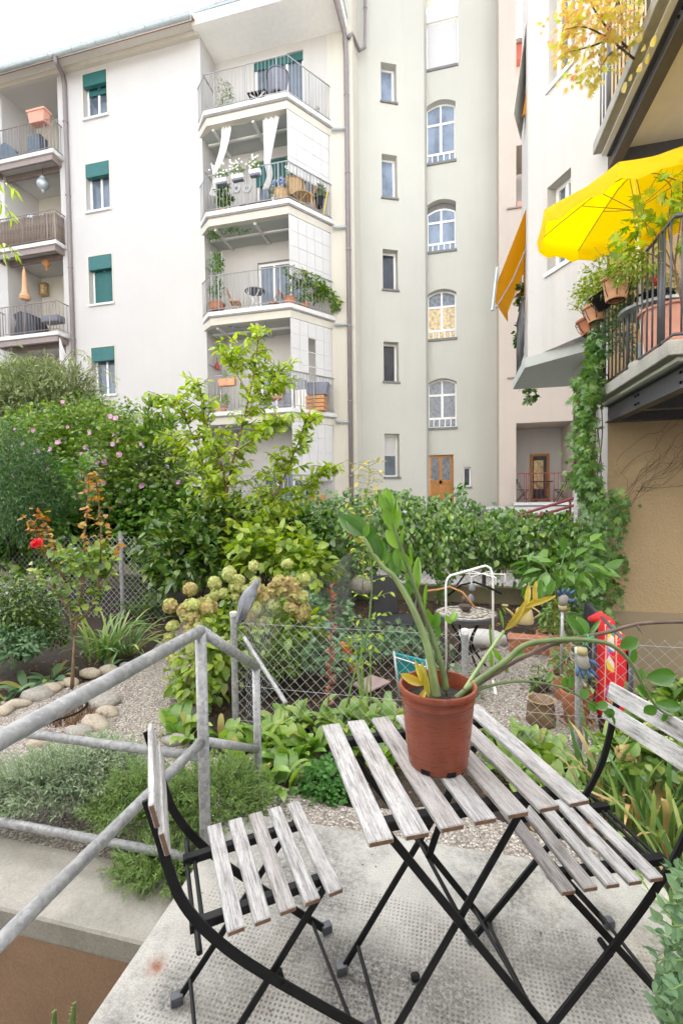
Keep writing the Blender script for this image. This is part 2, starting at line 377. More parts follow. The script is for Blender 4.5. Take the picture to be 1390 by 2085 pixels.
L['ground'] = leafmat('round_groundcover_leaf', (.05, .15, .04), (.10, .25, .06), (.20, .37, .10), .4, .28)
L['red'] = leafmat('red_petal', (.50, .01, .02), (.62, .015, .03), (.70, .04, .05), .45, .2)
L['redleaf'] = leafmat('dark_red_leaf', (.16, .03, .03), (.28, .07, .05), (.40, .16, .10), .45, .3)
L['white'] = leafmat('white_petal', (.70, .70, .66), (.78, .78, .75), (.8, .8, .8), .5, .3)
L['bluepet'] = leafmat('blue_petal', (.16, .20, .45), (.28, .33, .6), (.45, .5, .7), .5, .3)
# ------------------------------------------------------------------ foliage tools
def leaf_tmpl(w=.5, droop=.15, fold=.10, rows=(.28, .62), prof=None):
    vs = [(0, 0, 0)]; fs = []
    prof = prof or [math.sin(math.pi * t ** .8) for t in rows]
    for t, k in zip(rows, prof):
        z = -droop * t * t; hw = w / 2 * k
        vs += [(t, -hw, z + fold * k), (t, 0, z), (t, hw, z + fold * k)]
    vs.append((1, 0, -droop)); n = len(rows); tip = len(vs) - 1
    fs += [(0, 1, 2), (0, 2, 3)]
    for i in range(n - 1):
        a = 1 + 3 * i; fs += [(a, a + 3, a + 4, a + 1), (a + 1, a + 4, a + 5, a + 2)]
    a = 1 + 3 * (n - 1); fs += [(a, tip, a + 1), (a + 1, tip, a + 2)]
    return np.array(vs, float), fs
def star_tmpl(lobes=5, spread=1.15, inner=.34, lw=.17, cup=.08):      # lobed (maple, vine) leaf, stalk at the origin
    vs = [(.25, 0, 0)]; fs = []; ring = [(-.02, 0, 0)]
    for i in range(lobes):
        a = (i - (lobes - 1) / 2) / ((lobes - 1) / 2) * spread * 1.15; r = 1 - .32 * abs(a) / 1.3
        da = spread * 1.15 / ((lobes - 1)) 
        ring.append((.25 + inner * math.cos(a - da * .95) * r, inner * math.sin(a - da * .95) * r, cup * .3))
        ring.append((.25 + r * .75 * math.cos(a), r * .75 * math.sin(a), -cup))
    ring.append((.25 + inner * math.cos(a + da * .95) * r, inner * math.sin(a + da * .95) * r, cup * .3))
    vs += ring; n = len(ring); fs = [(0, 1 + i, 1 + (i + 1) % n) for i in range(n)]
    return np.array(vs, float), fs
def disc_tmpl(n=6, cup=.1):
    vs = [(.5, 0, -cup)] + [(.5 + .5 * math.cos(2 * math.pi * k / n), .5 * math.sin(2 * math.pi * k / n), 0) for k in range(n)]
    return np.array(vs, float), [(0, 1 + k, 1 + (k + 1) % n) for k in range(n)]
T_OVAL = leaf_tmpl(.5); T_WIDE = leaf_tmpl(.72, .18); T_NARROW = leaf_tmpl(.2, .12, .04); T_TINY = leaf_tmpl(.55, .1, .1, (.5,), [1.0]); T_NEEDLE = leaf_tmpl(.12, .1, .0, (.5,), [1.0])
T_HEART = leaf_tmpl(.8, .2, .08, (.15, .45, .75), [.85, 1.0, .55]); T_STAR = star_tmpl(); T_MAPLE = star_tmpl(7, 1.5, .26, .1); T_DISC = disc_tmpl()

def unit(a): return a / np.maximum(np.linalg.norm(a, axis=-1, keepdims=True), 1e-9)
def frames(D, N):
    x = unit(D); z = N - (N * x).sum(1, keepdims=True) * x; bad = np.linalg.norm(z, axis=1) < 1e-4; z[bad] = np.cross(x[bad], [1, 0, .1]); z = unit(z)
    return x, np.cross(z, x), z
def cloud_mesh(name, Pn, D, N, S, V, tmpl):
    tv, tf = tmpl; x, y, z = frames(D, N); n = len(Pn); k = len(tv); S = np.asarray(S).reshape(-1, 1, 1)
    W = Pn[:, None, :] + S * (tv[None, :, 0:1] * x[:, None] + tv[None, :, 1:2] * y[:, None] + tv[None, :, 2:3] * z[:, None])
    nl = np.array([len(f) for f in tf]); fl = np.concatenate([np.array(f) for f in tf])
    loops = (np.arange(n)[:, None] * k + fl[None]).ravel(); tot = np.tile(nl, n); start = np.concatenate([[0], np.cumsum(tot)[:-1]])
    me = bpy.data.meshes.new(name); me.vertices.add(n * k); me.vertices.foreach_set('co', W.astype(np.float32).ravel())
    me.loops.add(len(loops)); me.loops.foreach_set('vertex_index', loops.astype(np.int32))
    me.polygons.add(len(tot)); me.polygons.foreach_set('loop_start', start.astype(np.int32))
    at = me.attributes.new('v', 'FLOAT', 'FACE'); at.data.foreach_set('value', np.repeat(np.asarray(V, np.float32), len(tf)))
    me.polygons.foreach_set('use_smooth', np.ones(len(tot), bool)); me.update(calc_edges=True); me.validate(); return me
_LM = {}
def leaf_data(tmpl, v, mat):
    key = (id(tmpl), round(v, 1), mat.name)
    if key not in _LM:
        me = cloud_mesh('leaf', np.zeros((1, 3)), np.array([[1., 0, 0]]), np.array([[0, 0, 1.]]), [1], [round(v, 1)], tmpl); me.materials.append(mat); _LM[key] = me
    return _LM[key]
def foliage(parent, Pn, D, N, S, V, tmpl, mat, nind=0, part='leaf', rest='foliage'):
    n = len(Pn); S = np.broadcast_to(np.asarray(S, float), (n,)).copy(); V = np.asarray(V, float); idx = np.zeros(n, bool)
    if nind:
        cam0 = np.array(CAM_POS); dist = np.linalg.norm(Pn - cam0, axis=1); score = S / dist * RNG.uniform(.75, 1.25, n)
        idx[np.argsort(-score)[:min(nind, n)]] = True
        x, y, z = frames(D, N)
        for i in np.where(idx)[0]:
            m = Matrix(((x[i][0]*S[i], y[i][0]*S[i], z[i][0]*S[i], Pn[i][0]), (x[i][1]*S[i], y[i][1]*S[i], z[i][1]*S[i], Pn[i][1]), (x[i][2]*S[i], y[i][2]*S[i], z[i][2]*S[i], Pn[i][2]), (0, 0, 0, 1)))
            put(part, leaf_data(tmpl, float(np.clip(V[i], 0, 1)), mat), None, parent, True, m)
    r = ~idx
    if r.any():
        o = put(rest, cloud_mesh(rest, Pn[r], D[r], N[r], S[r], V[r], tmpl), mat, parent); o['kind'] = 'stuff'; return o
def rnd(n, s=1.0): return RNG.normal(0, s, (n, 3))
def ball(n):
    d = unit(rnd(n)); return d * RNG.uniform(0, 1, (n, 1)) ** (1 / 3)
def clumps(center, radii, nc, per, cr, shell=.62, zmin=-.5, core=.15):
    """points in clumps over the shell of a lumpy ellipsoid; returns points, outward directions"""
    d = unit(rnd(nc * 3)); d = d[d[:, 2] > zmin][:nc]; k = np.where(RNG.uniform(0, 1, len(d)) < core, RNG.uniform(.2, shell, len(d)), RNG.uniform(shell, 1.05, len(d)))
    cc = np.array(center) + d * k[:, None] * np.array(radii); b = ball(len(d) * per) * np.repeat(RNG.uniform(.6, 1.3, len(d)), per)[:, None] * cr
    Pn = np.repeat(cc, per, 0) + b; out = unit(np.repeat(d, per, 0) * .6 + b / cr * .7); return Pn, out
def bush_cloud(center, radii, nc, per, cr, size, droop=.3, **kw):
    Pn, out = clumps(center, radii, nc, per, cr, **kw); n = len(Pn)
    D = unit(out + rnd(n, .55) + np.array([0, 0, -droop])); N = unit(out * .5 + np.array([0, 0, 1.0]) + rnd(n, .45))
    S = size * RNG.uniform(.6, 1.25, n); V = np.clip(RNG.normal(.45, .22, n), 0, 1); return Pn, D, N, S, V
def stems(parent, name, lines, mat, n=5):
    b = MB()
    for pts, r in lines: b.tube(pts, r, n)
    o = b.build(name, mat, parent, smooth='all')
    if len(lines) > 3 and name != 'trunk': o['kind'] = 'stuff'
    return o
def twig_tree(base, dirs, levels):   # simple recursive branching, returns lines [(pts, radii)] and tips
    lines = []; tips = []
    def grow(p, d, length, r, lev):
        pts = [p]; rr = [r]; q = p.copy(); dd = d.copy(); seg = 4
        for i in range(seg):
            dd = (dd + Vector(RNG.normal(0, .10, 3)) + Vector((0, 0, .04))).normalized(); q = q + dd * length / seg; pts.append(q.copy()); rr.append(r * (1 - .5 * (i + 1) / seg))
        lines.append((pts, rr))
        if lev == 0: tips.append((q.copy(), dd.copy())); return
        for _ in range(levels[lev]):
            j = random.randint(2, seg); nd = (dd + Vector(RNG.normal(0, .55, 3))).normalized(); grow(pts[j].copy(), nd, length * random.uniform(.55, .8), rr[j] * .8, lev - 1)
        tips.append((q.copy(), dd.copy()))
    for d, l, r, lev in dirs: grow(Vector(base), Vector(d).normalized(), l, r, lev)
    return lines, tips
def blade_mesh(name, L_, w, bend, v, mat, seg=6, fold=.25):
    b = MB(); vs = []; x = z = 0; a = math.pi / 2
    for i in range(seg + 1):
        t = i / seg; hw = w / 2 * (min(1, .55 + 1.6 * t) if t < .4 else math.sqrt(max(0, 1 - ((t - .4) / .6) ** 2)))
        vs += [(x, -hw, z + hw * fold), (x, 0, z), (x, hw, z + hw * fold)]; a -= bend * (.3 + 1.4 * t) / seg; x += math.cos(a) * L_ / seg; z += math.sin(a) * L_ / seg
    b.v = vs
    for i in range(seg):
        k = 3 * i; b.f += [(k, k + 3, k + 4, k + 1), (k + 1, k + 4, k + 5, k + 2)]
    me = b.mesh(name, 'all'); at = me.attributes.new('v', 'FLOAT', 'FACE'); at.data.foreach_set('value', [v] * len(me.polygons)); me.materials.append(mat); return me
def clump_of_blades(name, label, cat, base, metas, n, spread, group=None, lean=.3, smin=.7, smax=1.2, part='leaf', bias=None):
    o = thing(name, label, cat, base, 0, group)
    for i in range(n):
        a = random.uniform(0, 2 * math.pi) if bias is None else random.gauss(bias, 1.1); r = spread * math.sqrt(random.random()); s = random.uniform(smin, smax)
        m = T(base[0] + r * math.cos(a), base[1] + r * math.sin(a), base[2]) @ Matrix.Rotation(a + random.gauss(0, .5), 4, 'Z') @ Matrix.Rotation(random.gauss(lean, .2), 4, 'Y') @ Matrix.Rotation(random.gauss(0, .35), 4, 'Z') @ Matrix.Scale(s, 4)
        put(part, random.choice(metas), None, o, True, m)
    return o
# ------------------------------------------------------------------ ground, terrace, pit
GZ = -0.21
def structure(o): o['kind'] = 'structure'; return o
g = MB()
def hgt(x, y): return GZ + .018 * math.sin(x * 3.1 + y * 1.7) * math.sin(y * 2.3 - x)
def sheet(b, x0, x1, y0, y1, nx, ny, hf):
    n = len(b.v); 
    for j in range(ny + 1):
        for i in range(nx + 1):
            x = x0 + (x1 - x0) * i / nx; y = y0 + (y1 - y0) * j / ny; b.v.append((x, y, hf(x, y)))
    for j in range(ny):
        for i in range(nx):
            a = n + j * (nx + 1) + i; b.f.append((a, a + 1, a + nx + 2, a + nx + 1))
sheet(g, -40, 1.45, 1.5, 7.15, 90, 40, lambda x, y: hgt(x, y) - .012)
for x0,x1,y0,y1 in ((-40,-7,-30,1.5),(-7,-.96,1.36,1.5),(-7,-.96,-30,-2),(-.96,60,-30,1.5)): g.add([(x0,y0,GZ-.03),(x1,y0,GZ-.03),(x1,y1,GZ-.03),(x0,y1,GZ-.03)], [(0,1,2,3)])
g.add([(1.45,1.5,GZ-.03),(60,1.5,GZ-.03),(60,3.5,GZ-.03),(1.45,3.5,GZ-.03)], [(0,1,2,3)])
g.add([(1.45,3.5,-1.45),(60,3.5,-1.45),(60,7.15,-1.45),(1.45,7.15,-1.45)], [(0,1,2,3)]).add([(1.45,3.5,-1.45),(1.45,7.15,-1.45),(1.45,7.15,GZ-.03),(1.45,3.5,GZ-.03)], [(0,1,2,3)])
g.add([(1.45,3.5,-1.45),(1.45,3.5,GZ-.03),(60,3.5,GZ-.03),(60,3.5,-1.45)], [(0,1,2,3)])
structure(g.build('ground', M['earth'], smooth='all'))
def flat(name, pts, z, mat, thick=0):
    b = MB(); b.add([(p[0], p[1], z) for p in pts], [tuple(range(len(pts)))]); return structure(b.build(name, mat))
def gp(l): return [tuple(P(x, y, Z=GZ))[:2] for x, y in l]
path_poly = gp([(-260,1500),(-60,1450),(60,1420),(150,1400),(240,1372),(300,1335),(335,1300),(370,1268),(400,1250),(440,1252),(430,1300),(405,1380),(360,1440),(345,1480),(400,1530),(470,1560),(560,1600),(640,1632),(720,1650),(820,1652),(930,1640),(1050,1690),(1200,1730),(1290,1780)]) + [(.74, 1.6), (-4, 1.6)]
flat('gravel_path', path_poly, GZ + .012, M['gravel'])
flat('neighbour_gravel', gp([(900,1365),(960,1335),(1040,1310),(1100,1300),(1190,1320),(1205,1400),(1225,1520),(1210,1570),(960,1560),(900,1460)]), GZ + .012, M['gravel'])
flat('neighbour_paving', [(-1.9, 7.32), (6, 7.32), (6, 10.2), (-1.9, 10.2)], GZ + .02, M['paving'])
b = MB(); b.box((-14, 10.2, -1), (14, 10.5, .98)); structure(b.build('retaining_wall', M['mossy']))
flat('courtyard', [(-60, 10.48), (60, 10.48), (60, 60), (-60, 60)], .99, M['paving'])
b = MB(); b.box((-14, 7.15, -1.45), (1.6, 7.31, .02)); tag(b.build('garden_kerb', M['mossy']), 'low mossy concrete kerb under the ivy covered fence', 'kerb')
# raised terrace slab
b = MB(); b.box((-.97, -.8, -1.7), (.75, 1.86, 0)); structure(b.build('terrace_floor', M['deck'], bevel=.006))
b = MB(); b.box((-7, 1.352, -1.7), (-.972, 1.66, -.15)); tag(b.build('pit_coping', M['concrete'], bevel=.008), 'pale concrete coping above the brown pit wall', 'coping')
b = MB(); b.add([(-7,1.35,-1.69),(-.972,1.35,-1.69),(-.972,1.35,-.235),(-7,1.35,-.235)], [(0,1,2,3)]); structure(b.build('pit_wall', M['brownwall']))
b = MB(); b.add([(-7,-2,-1.68),(-.975,-2,-1.68),(-.975,1.35,-1.68),(-7,1.35,-1.68)], [(0,1,2,3)]); structure(b.build('pit_floor', M['concrete']))
# loose pebbles lying over the gravel
def inpoly(x, y, poly):
    c = np.zeros(len(x), bool); j = len(poly) - 1
    for i in range(len(poly)):
        xi, yi = poly[i]; xj, yj = poly[j]
        with np.errstate(divide='ignore', invalid='ignore'):
            c ^= ((yi > y) != (yj > y)) & (x < (xj - xi) * (y - yi) / (yj - yi) + xi)
        j = i
    return c
def pebbles(name, label, poly, n, r0, r1, z, ymax):
    xs = [p[0] for p in poly]; ys = [p[1] for p in poly]
    x = RNG.uniform(max(min(xs), -4), max(xs), n); y = RNG.uniform(min(ys), min(max(ys), ymax), n); k = inpoly(x, y, poly); x, y = x[k], y[k]; n = len(x)
    tv = np.array([(0,0,.6),(1,0,0),(.2,.8,.1),(-.9,.3,0),(-.4,-.8,.05),(.6,-.7,0)]); tf = [(0,1,2),(0,2,3),(0,3,4),(0,4,5),(0,5,1)]
    a = RNG.uniform(0, 6.28, n); D = np.stack([np.cos(a), np.sin(a), np.zeros(n)], 1); N = np.tile([0, 0, 1.], (n, 1)) + rnd(n, .25)
    o = put(name, cloud_mesh(name, np.stack([x, y, np.full(n, z)], 1), D, N, RNG.uniform(r0, r1, n), RNG.uniform(0, 1, n), (tv, tf)), M['pebble']); o.data.polygons.foreach_set('use_smooth', [False] * len(o.data.polygons))
    return tag(o, label, 'gravel', kind='stuff')
t = NT('pebble'); a_ = t.n('Attribute'); a_.attribute_name = 'v'; t.col(t.ramp(a_.outputs['Fac'], [(0, (.13, .11, .10)), (.4, (.34, .30, .265)), (.8, (.50, .46, .41)), (1, (.70, .67, .62))])).set(Roughness=.85); M['pebble'] = t.m
NG = gp([(900,1365),(960,1335),(1040,1310),(1100,1300),(1190,1320),(1205,1400),(1225,1520),(1210,1570),(960,1560),(900,1460)])
pebbles('gravel', 'loose gravel on the neighbouring plot behind the wire fence', NG, 9000, .005, .011, GZ + .014, 5.5)
pebbles('gravel', 'loose light gravel strewn over the garden path', path_poly, 26000, .004, .0095, GZ + .014, 4.5)
# edging stones, one by one
def stone_mesh(seed):
    bm = bmesh.new(); bmesh.ops.create_icosphere(bm, subdivisions=2, radius=1); r = random.Random(seed); k = [r.uniform(-1, 1) for _ in range(9)]
    for v in bm.verts:
        c = v.co; d = 1 + .16 * math.sin(2.1 * c.x + k[0] * 3) + .12 * math.sin(2.7 * c.y + k[1] * 3) + .08 * math.sin(4 * c.z + 3 * c.x + k[2] * 3); v.co = Vector((c.x * d, c.y * d, c.z * d))
    me = bpy.data.meshes.new('stone'); bm.to_mesh(me); bm.free(); me.polygons.foreach_set('use_smooth', [True] * len(me.polygons)); return me
STONES = [stone_mesh(i) for i in range(5)]; STONES2 = [stone_mesh(i + 9) for i in range(4)]
for m_ in STONES: m_.materials.append(M['stone'])
for m_ in STONES2: m_.materials.append(M['stone2'])
def stone(px, py, wpx, hpx, label, grey=False, group='river stones edging the beds', flatk=.5):
    p = P(px, py + hpx * .35, Z=GZ + .015); d = (p - CAM_POS).length; w = wpx / 2 * d / FPX * .86; m = random.choice(STONES2 if grey else STONES)
    o = put('edging_stone', m, None); o.location = p + Vector((0, 0, w * flatk * .12)); o.scale = (w, w * .8, w * flatk); o.rotation_euler = (random.uniform(-.2, .2), random.uniform(-.2, .2), random.uniform(-.5, .5)); return tag(o, label, 'stone', group)
for px, py, w, h, lb, gr in [
    (12,1438,40,34,'rounded stone at the left frame edge beside the hosta bed',0), (38,1422,46,36,'tan stone half hidden under hosta leaves',0),
    (73,1405,60,34,'olive grey flat stone right of the hosta leaves',1), (104,1393,44,38,'cream rounded stone touching the olive grey one',0),
    (126,1386,22,20,'small pinkish stone beside the rose trunk, left side',0), (145,1378,36,34,'pale stone directly behind the rose trunk',0),
    (188,1363,52,30,'long buff stone at the bed edge right of the rose trunk',0), (226,1360,44,22,'flat tan stone next to the long buff stone',0),
    (253,1348,24,20,'small dark stone at the path end of the bed edge',1), (205,1423,66,28,'wide flat grey stone at the back of the dry grass ring',1),
    (224,1442,46,30,'cream stone at the right of the dry grass ring',0), (199,1464,60,36,'largest tan stone at the front right of the dry grass ring',0),
    (156,1482,50,30,'mossy grey stone at the front of the dry grass ring',1), (90,1503,50,24,'reddish flat stone at the front left of the dry grass ring',0),
    (76,1440,30,24,'grey stone at the back left of the dry grass ring',1), (50,1455,50,36,'brown mossy stone at the left of the dry grass ring',1),
    (8,1428,16,14,'tiny pale stone at the far left frame edge',0),
    (590,1560,60,30,'grey stone half under the lily leaves, left of the trailing ground cover',1), (625,1558,34,26,'brown stone touching the trailing ground cover',0),
    (350,1502,50,22,'grey stone under the lily clump left of the tall rail post',1), (395,1438,40,34,'dark stone at the foot of the hydrangea',1),
    (510,1548,60,30,'flat stone below the lily leaves behind the short rail post',0)]:
    stone(px, py, w, h, lb, gr)
# ------------------------------------------------------------------ building tools
UX = Vector((1, 0, 0)); UZ = Vector((0, 0, 1))
class Plane:                         # a vertical wall plane: origin, run direction (to the right), outward normal
    def __init__(s, o, ang=0): s.o = Vector(o); s.u = Vector((math.cos(ang), math.sin(ang), 0)); s.n = Vector((math.sin(ang), -math.cos(ang), 0)); s.ang = ang
    def uv(s, px, py): p = PP(px, py, s.o, s.n); return (p - s.o).dot(s.u), p.z
    def p(s, u, z, d=0): q = s.o + s.u * u + s.n * d; return Vector((q.x, q.y, z))
    def rect(s, l, r, t, b): xm = (l + r) / 2; ym = (t + b) / 2; return s.uv(l, ym)[0], s.uv(r, ym)[0], s.uv(xm, b)[1], s.uv(xm, t)[1]   # u0,u1,z0,z1
def wall(pl, u0, u1, z0, z1, holes=(), depth=.25):
    b = MB(); us = sorted({u0, u1, *[h[i] for h in holes for i in (0, 1)]}); zs = sorted({z0, z1, *[h[i] for h in holes for i in (2, 3)]})
    us = [u for u in us if u0 <= u <= u1]; zs = [z for z in zs if z0 <= z <= z1]
    for i in range(len(us) - 1):
        for j in range(len(zs) - 1):
            um, zm = (us[i] + us[i+1]) / 2, (zs[j] + zs[j+1]) / 2
            if any(h[0] < um < h[1] and h[2] < zm < h[3] for h in holes): continue
            b.add([pl.p(us[i], zs[j]), pl.p(us[i+1], zs[j]), pl.p(us[i+1], zs[j+1]), pl.p(us[i], zs[j+1])], [(0, 1, 2, 3)])
    for h in holes:
        d = -(h[4] if len(h) > 4 else depth); a, c, e, f = h[:4]; q = [(a, e), (c, e), (c, f), (a, f)]
        for k in range(4):
            (ua, za), (ub, zb) = q[k], q[(k + 1) % 4]; b.add([pl.p(ua, za), pl.p(ua, za, d), pl.p(ub, zb, d), pl.p(ub, zb)], [(0, 1, 2, 3)])
    return b
def slabbox(pl, u0, u1, z0, z1, d0, d1, b=None):     # box on a wall plane between outward depths d0, d1
    b = b or MB(); return b.prism([pl.p(u0, z0, d0), pl.p(u1, z0, d0), pl.p(u1, z0, d1), pl.p(u0, z0, d1)], (0, 0, z1 - z0))
def window(bld, pl, u0, u1, z0, z1, rec=.18, gl='glass', mull=(.5,), trans=(), fw=.07, fm='white', sill='sill', tilt=0, name='window', out=.05):
    f = MB(); d0, d1 = -rec - .06, -rec
    for a, c, e, g_ in ((u0, u1, z0, z0 + fw), (u0, u1, z1 - fw, z1), (u0, u0 + fw, z0 + fw, z1 - fw), (u1 - fw, u1, z0 + fw, z1 - fw)): slabbox(pl, a, c, e, g_, d0, d1, f)
    xs = [u0 + fw] + [u0 + (u1 - u0) * m for m in mull] + [u1 - fw]; zs = [z0 + fw] + [z0 + (z1 - z0) * t for t in trans] + [z1 - fw]
    for x in xs[1:-1]: slabbox(pl, x - fw * .5, x + fw * .5, z0 + fw, z1 - fw, d0 + .005, d1 + .012, f)
    for z in zs[1:-1]: slabbox(pl, u0 + fw, u1 - fw, z - fw * .4, z + fw * .4, d0 + .008, d1 + .006, f)
    w = f.build(name, M[fm], bld)
    for i in range(len(xs) - 1):
        for j in range(len(zs) - 1): slabbox(pl, xs[i] + .002, xs[i+1] - .002, zs[j] + .002, zs[j+1] - .002, d0 + .012, d0 + .03).build('pane', M[gl], w)
    if sill: slabbox(pl, u0 - .04, u1 + .04, z0 - .06, z0 + .004, -rec + .003, out).build('sill', M[sill], w)
    return w
def railing(bld, pts, z, h, mat, barstep=.12, r=.009, posts=True, name='railing', low=.10, rr=.018, drop=.1):
    m = MB(); pts = [Vector((p[0], p[1], z)) for p in pts]
    m.tube([p + Vector((0, 0, h)) for p in pts], rr, 6); m.tube([p + Vector((0, 0, low)) for p in pts], rr * .75, 6)
    o = m.build(name, mat, bld, smooth='all'); bm_ = MB().tube([(0, 0, low), (0, 0, h)], r, 5).mesh('bar', 'all'); pm = MB().tube([(0, 0, -drop), (0, 0, h)], r * 1.9, 6).mesh('post', 'all')
    for i in range(len(pts) - 1):
        a, c = pts[i], pts[i + 1]; n = max(1, int((c - a).length / barstep))
        for k in range(n):
            p = a + (c - a) * (k + .5) / n; put('bar', bm_, mat, o, True, T(*p))
        if posts and (c - a).length > .5:
            for t in ((.12, .5, .88) if (c - a).length > 2 else (.5,)): q = a + (c - a) * t; put('post', pm, mat, o, True, T(*q))
    return o
def pipe(bld, pts, r=.05, mat='pipe', name='downpipe'):
    m = MB().tube(pts, r, 8); o = m.build(name, M[mat], bld, smooth='all')
    L_ = Vector(pts[-1]) - Vector(pts[-2]); n = max(1, int(L_.length / 2.2))
    for k in range(n): q = Vector(pts[-2]) + L_ * (k + .5) / n; MB().tube([q, q + L_.normalized() * .06], r * 1.18, 8).build('collar', M[mat], o, smooth='all')
    return o

# ------------------------------------------------------------------ cream apartment building on the left
YL, YB = 14.2, 15.2
FL = Plane((0, YL, 0)); FB = Plane((0, YB, 0))
apt = thing('apartment_building', 'cream apartment building with green shutters and a stack of angular balconies', 'building', (-8, 15, .99))
zc = FL.uv(399, 69.5)[1]                      # wall top under the eaves
uR = FL.uv(412, 300)[0]; uRb = FB.uv(721, 500)[0]
wins = []
for l, r, t, bt in ((169.5, 217.5, 147, 238), (175.5, 223.5, 331, 428), (182, 229, 520, 618), (189, 236.5, 706.5, 803.5)): wins.append(FL.rect(l, r, t, bt))
uW0 = sum(w[0] for w in wins) / 4; uW1 = sum(w[1] for w in wins) / 4
lx0, lx1 = FL.uv(6, 300)[0], FL.uv(121, 300)[0]; lz1 = FL.uv(60, 172)[1]
holes = [(uW0, uW1, w[2], w[3], .2) for w in wins] + [(lx0, lx1, .99, lz1, 1.5)]
wall(FL, -32, uR, .9, zc + .3, holes).build('wall', M['cream'], apt)
MB().add([(uR, YL, .9), (uR, YB, .9), (uR, YB, zc + .3), (uR, YL, zc + .3)], [(0, 1, 2, 3)]).build('wall', M['cream'], apt)
FLi = Plane((0, YL + 1.5, 0)); wall(FLi, lx0 - .1, lx1 + .1, .9, lz1 + .1).build('wall', M['cream2'], apt)
ZTOP = FB.uv(441, 128)[1]
dz = [FB.uv(567, y)[1] for y in (113, 321, 530, 745, 960)]            # door heads
balz = []
for (px_, py_) in ((583, 187), (588, 403), (592, 616), (599, 829), (606, 1042)): balz.append(P(px_, py_, Y=13.7).z)
du0, du1 = FB.uv(519, 300)[0], FB.uv(618, 200)[0]
dho = [(du0, du1, z + .05, zt, .15) for z, zt in zip(balz, dz)]
uS = FB.uv(668, 300)[0]
wall(FB, uR, uS, .9, ZTOP + 3, dho).build('wall', M['bay_wall'], apt)
wall(FB, uS, uRb, .9, ZTOP + 3).build('wall', M['cream2'], apt)
# return of the corner towards the tower
TW0 = Vector((P(733, 500, Y=16.3).x, 16.3, 0))
MB().add([(uRb, YB, .9), (TW0.x, TW0.y + .02, .9), (TW0.x, TW0.y + .02, ZTOP + 3), (uRb, YB, ZTOP + 3)], [(0, 1, 2, 3)]).build('wall', M['cream2'], apt)
# windows with roller boxes
for i, w in enumerate(wins):
    a, c, z0, z1 = uW0, uW1, w[2], w[3]; hh = z1 - z0
    win = window(apt, FL, a, c, z0, z1, .2, 'glass', (.5,), (), .07, 'white', None)
    slabbox(FL, a - .03, c + .08, z0 - .08, z0 - .004, -.18, .07).build('sill', M['slab'], win)
    slabbox(FL, a + .03, c - .01, z1 - .29 * hh, z1 - .02, -.13, .03).build('awning_box', M['green_sh'], win)
    s = MB(); zt = z1 - .29 * hh; zb = [z1 - .44 * hh, z1 - .31 * hh, z0 + .03, z1 - .30 * hh][i]; k = 0
    while zt - .05 > zb: slabbox(FL, a + .1, c - .03, zt - .046, zt - .004, -.19, -.165, s); zt -= .05
    if s.v: o = s.build('shutter', M['green_sh'], win); o['kind'] = 'stuff'
    for x0_, x1_, y0_, y1_ in ((a - .05, a, z0, z1 + .05), (c, c + .05, z0, z1 + .05), (a, c, z1, z1 + .05)): slabbox(FL, x0_, x1_, y0_, y1_, -.01, .015).build('surround', M['cream2'], win)
# eaves
ge = P(200, 92, Y=YL - .62); gz = ge.z; e0, e1 = -32, P(390, 40, Y=YL - .62).x
slabbox(FL, e0, e1, zc + .0, zc + .12, 0, .62).build('soffit', M['soffit'], apt); slabbox(FL, e0, uR, zc - .16, zc - .002, .004, .14).build('moulding', M['cream2'], apt)
slabbox(FL, e0, e1, zc + .005, gz - .06, .622, .66).build('fascia', M['white'], apt)
gut = MB().tube([(e0, YL - .74, gz), (e1, YL - .74, gz)], .10, 10).build('gutter', M['zinc'], apt, smooth='all')
jm = MB().tube([(-.02, 0, 0), (.02, 0, 0)], .108, 10).mesh('joint', 'all')
for k in range(16): put('joint', jm, M['zinc'], gut, True, T(e1 - .6 - k * .95, YL - .74, gz))
b = MB(); b.add([(e0, YL - .66, gz + .05), (e1, YL - .66, gz + .05), (e1, YL + 8, gz + 3.6), (e0, YL + 8, gz + 3.6)], [(0, 1, 2, 3)]); b.build('roof', M['terracotta'], apt)
pa = P(112, 112, Y=YL - .74); pb = P(131, 160, Y=YL - .08); pc = P(150, 760, Y=YL - .08)
pipe(apt, [pa, pa + Vector((.05, .02, -.25)), pb + Vector((-.05, 0, .15)), (pb.x, YL - .08, pb.z - .2), (pb.x, YL - .08, .9)], .075)
# roof terrace slab over the bay
A_ = P(389, 52, Z=ZTOP); xr = FB.uv(706, 72)[0]
b = MB(); b.box((A_.x, A_.y, ZTOP), (xr, YB + .1, ZTOP + .34)); b.build('terrace_slab', M['white'], apt)
b = MB(); b.box((A_.x - .03, A_.y - .03, ZTOP + .345), (xr + .03, YB, ZTOP + .42)); b.build('terrace_edge', M['zinc'], apt)
railing(apt, [(A_.x + .1, YL + .5), (A_.x + .1, A_.y + .05), (xr - .05, A_.y + .05), (xr - .05, YB)], ZTOP + .42, 1.05, M['railgrey'], .14)
pp = FB.uv(706, 90); xd = FB.uv(710, 500)[0]
pipe(apt, [(xr - .12, A_.y + .1, ZTOP + .3), (xr - .12, A_.y + .1, ZTOP - .08), (xr - .05, YB - .12, ZTOP - .25), (xd, YB - .1, ZTOP - .9), (xd, YB - .1, .9)], .075)
q0, q1, q2 = P(745, 0, Y=16.2), P(743, 95, Y=16.2), P(725, 85, Y=15.6)
pipe(apt, [(xd + .1, YB - .1, ZTOP - .35), P(716, 68, Y=15.3), P(731, 103, Y=15.9), P(742, 97, Y=16.1), P(744, -60, Y=16.15)], .06)
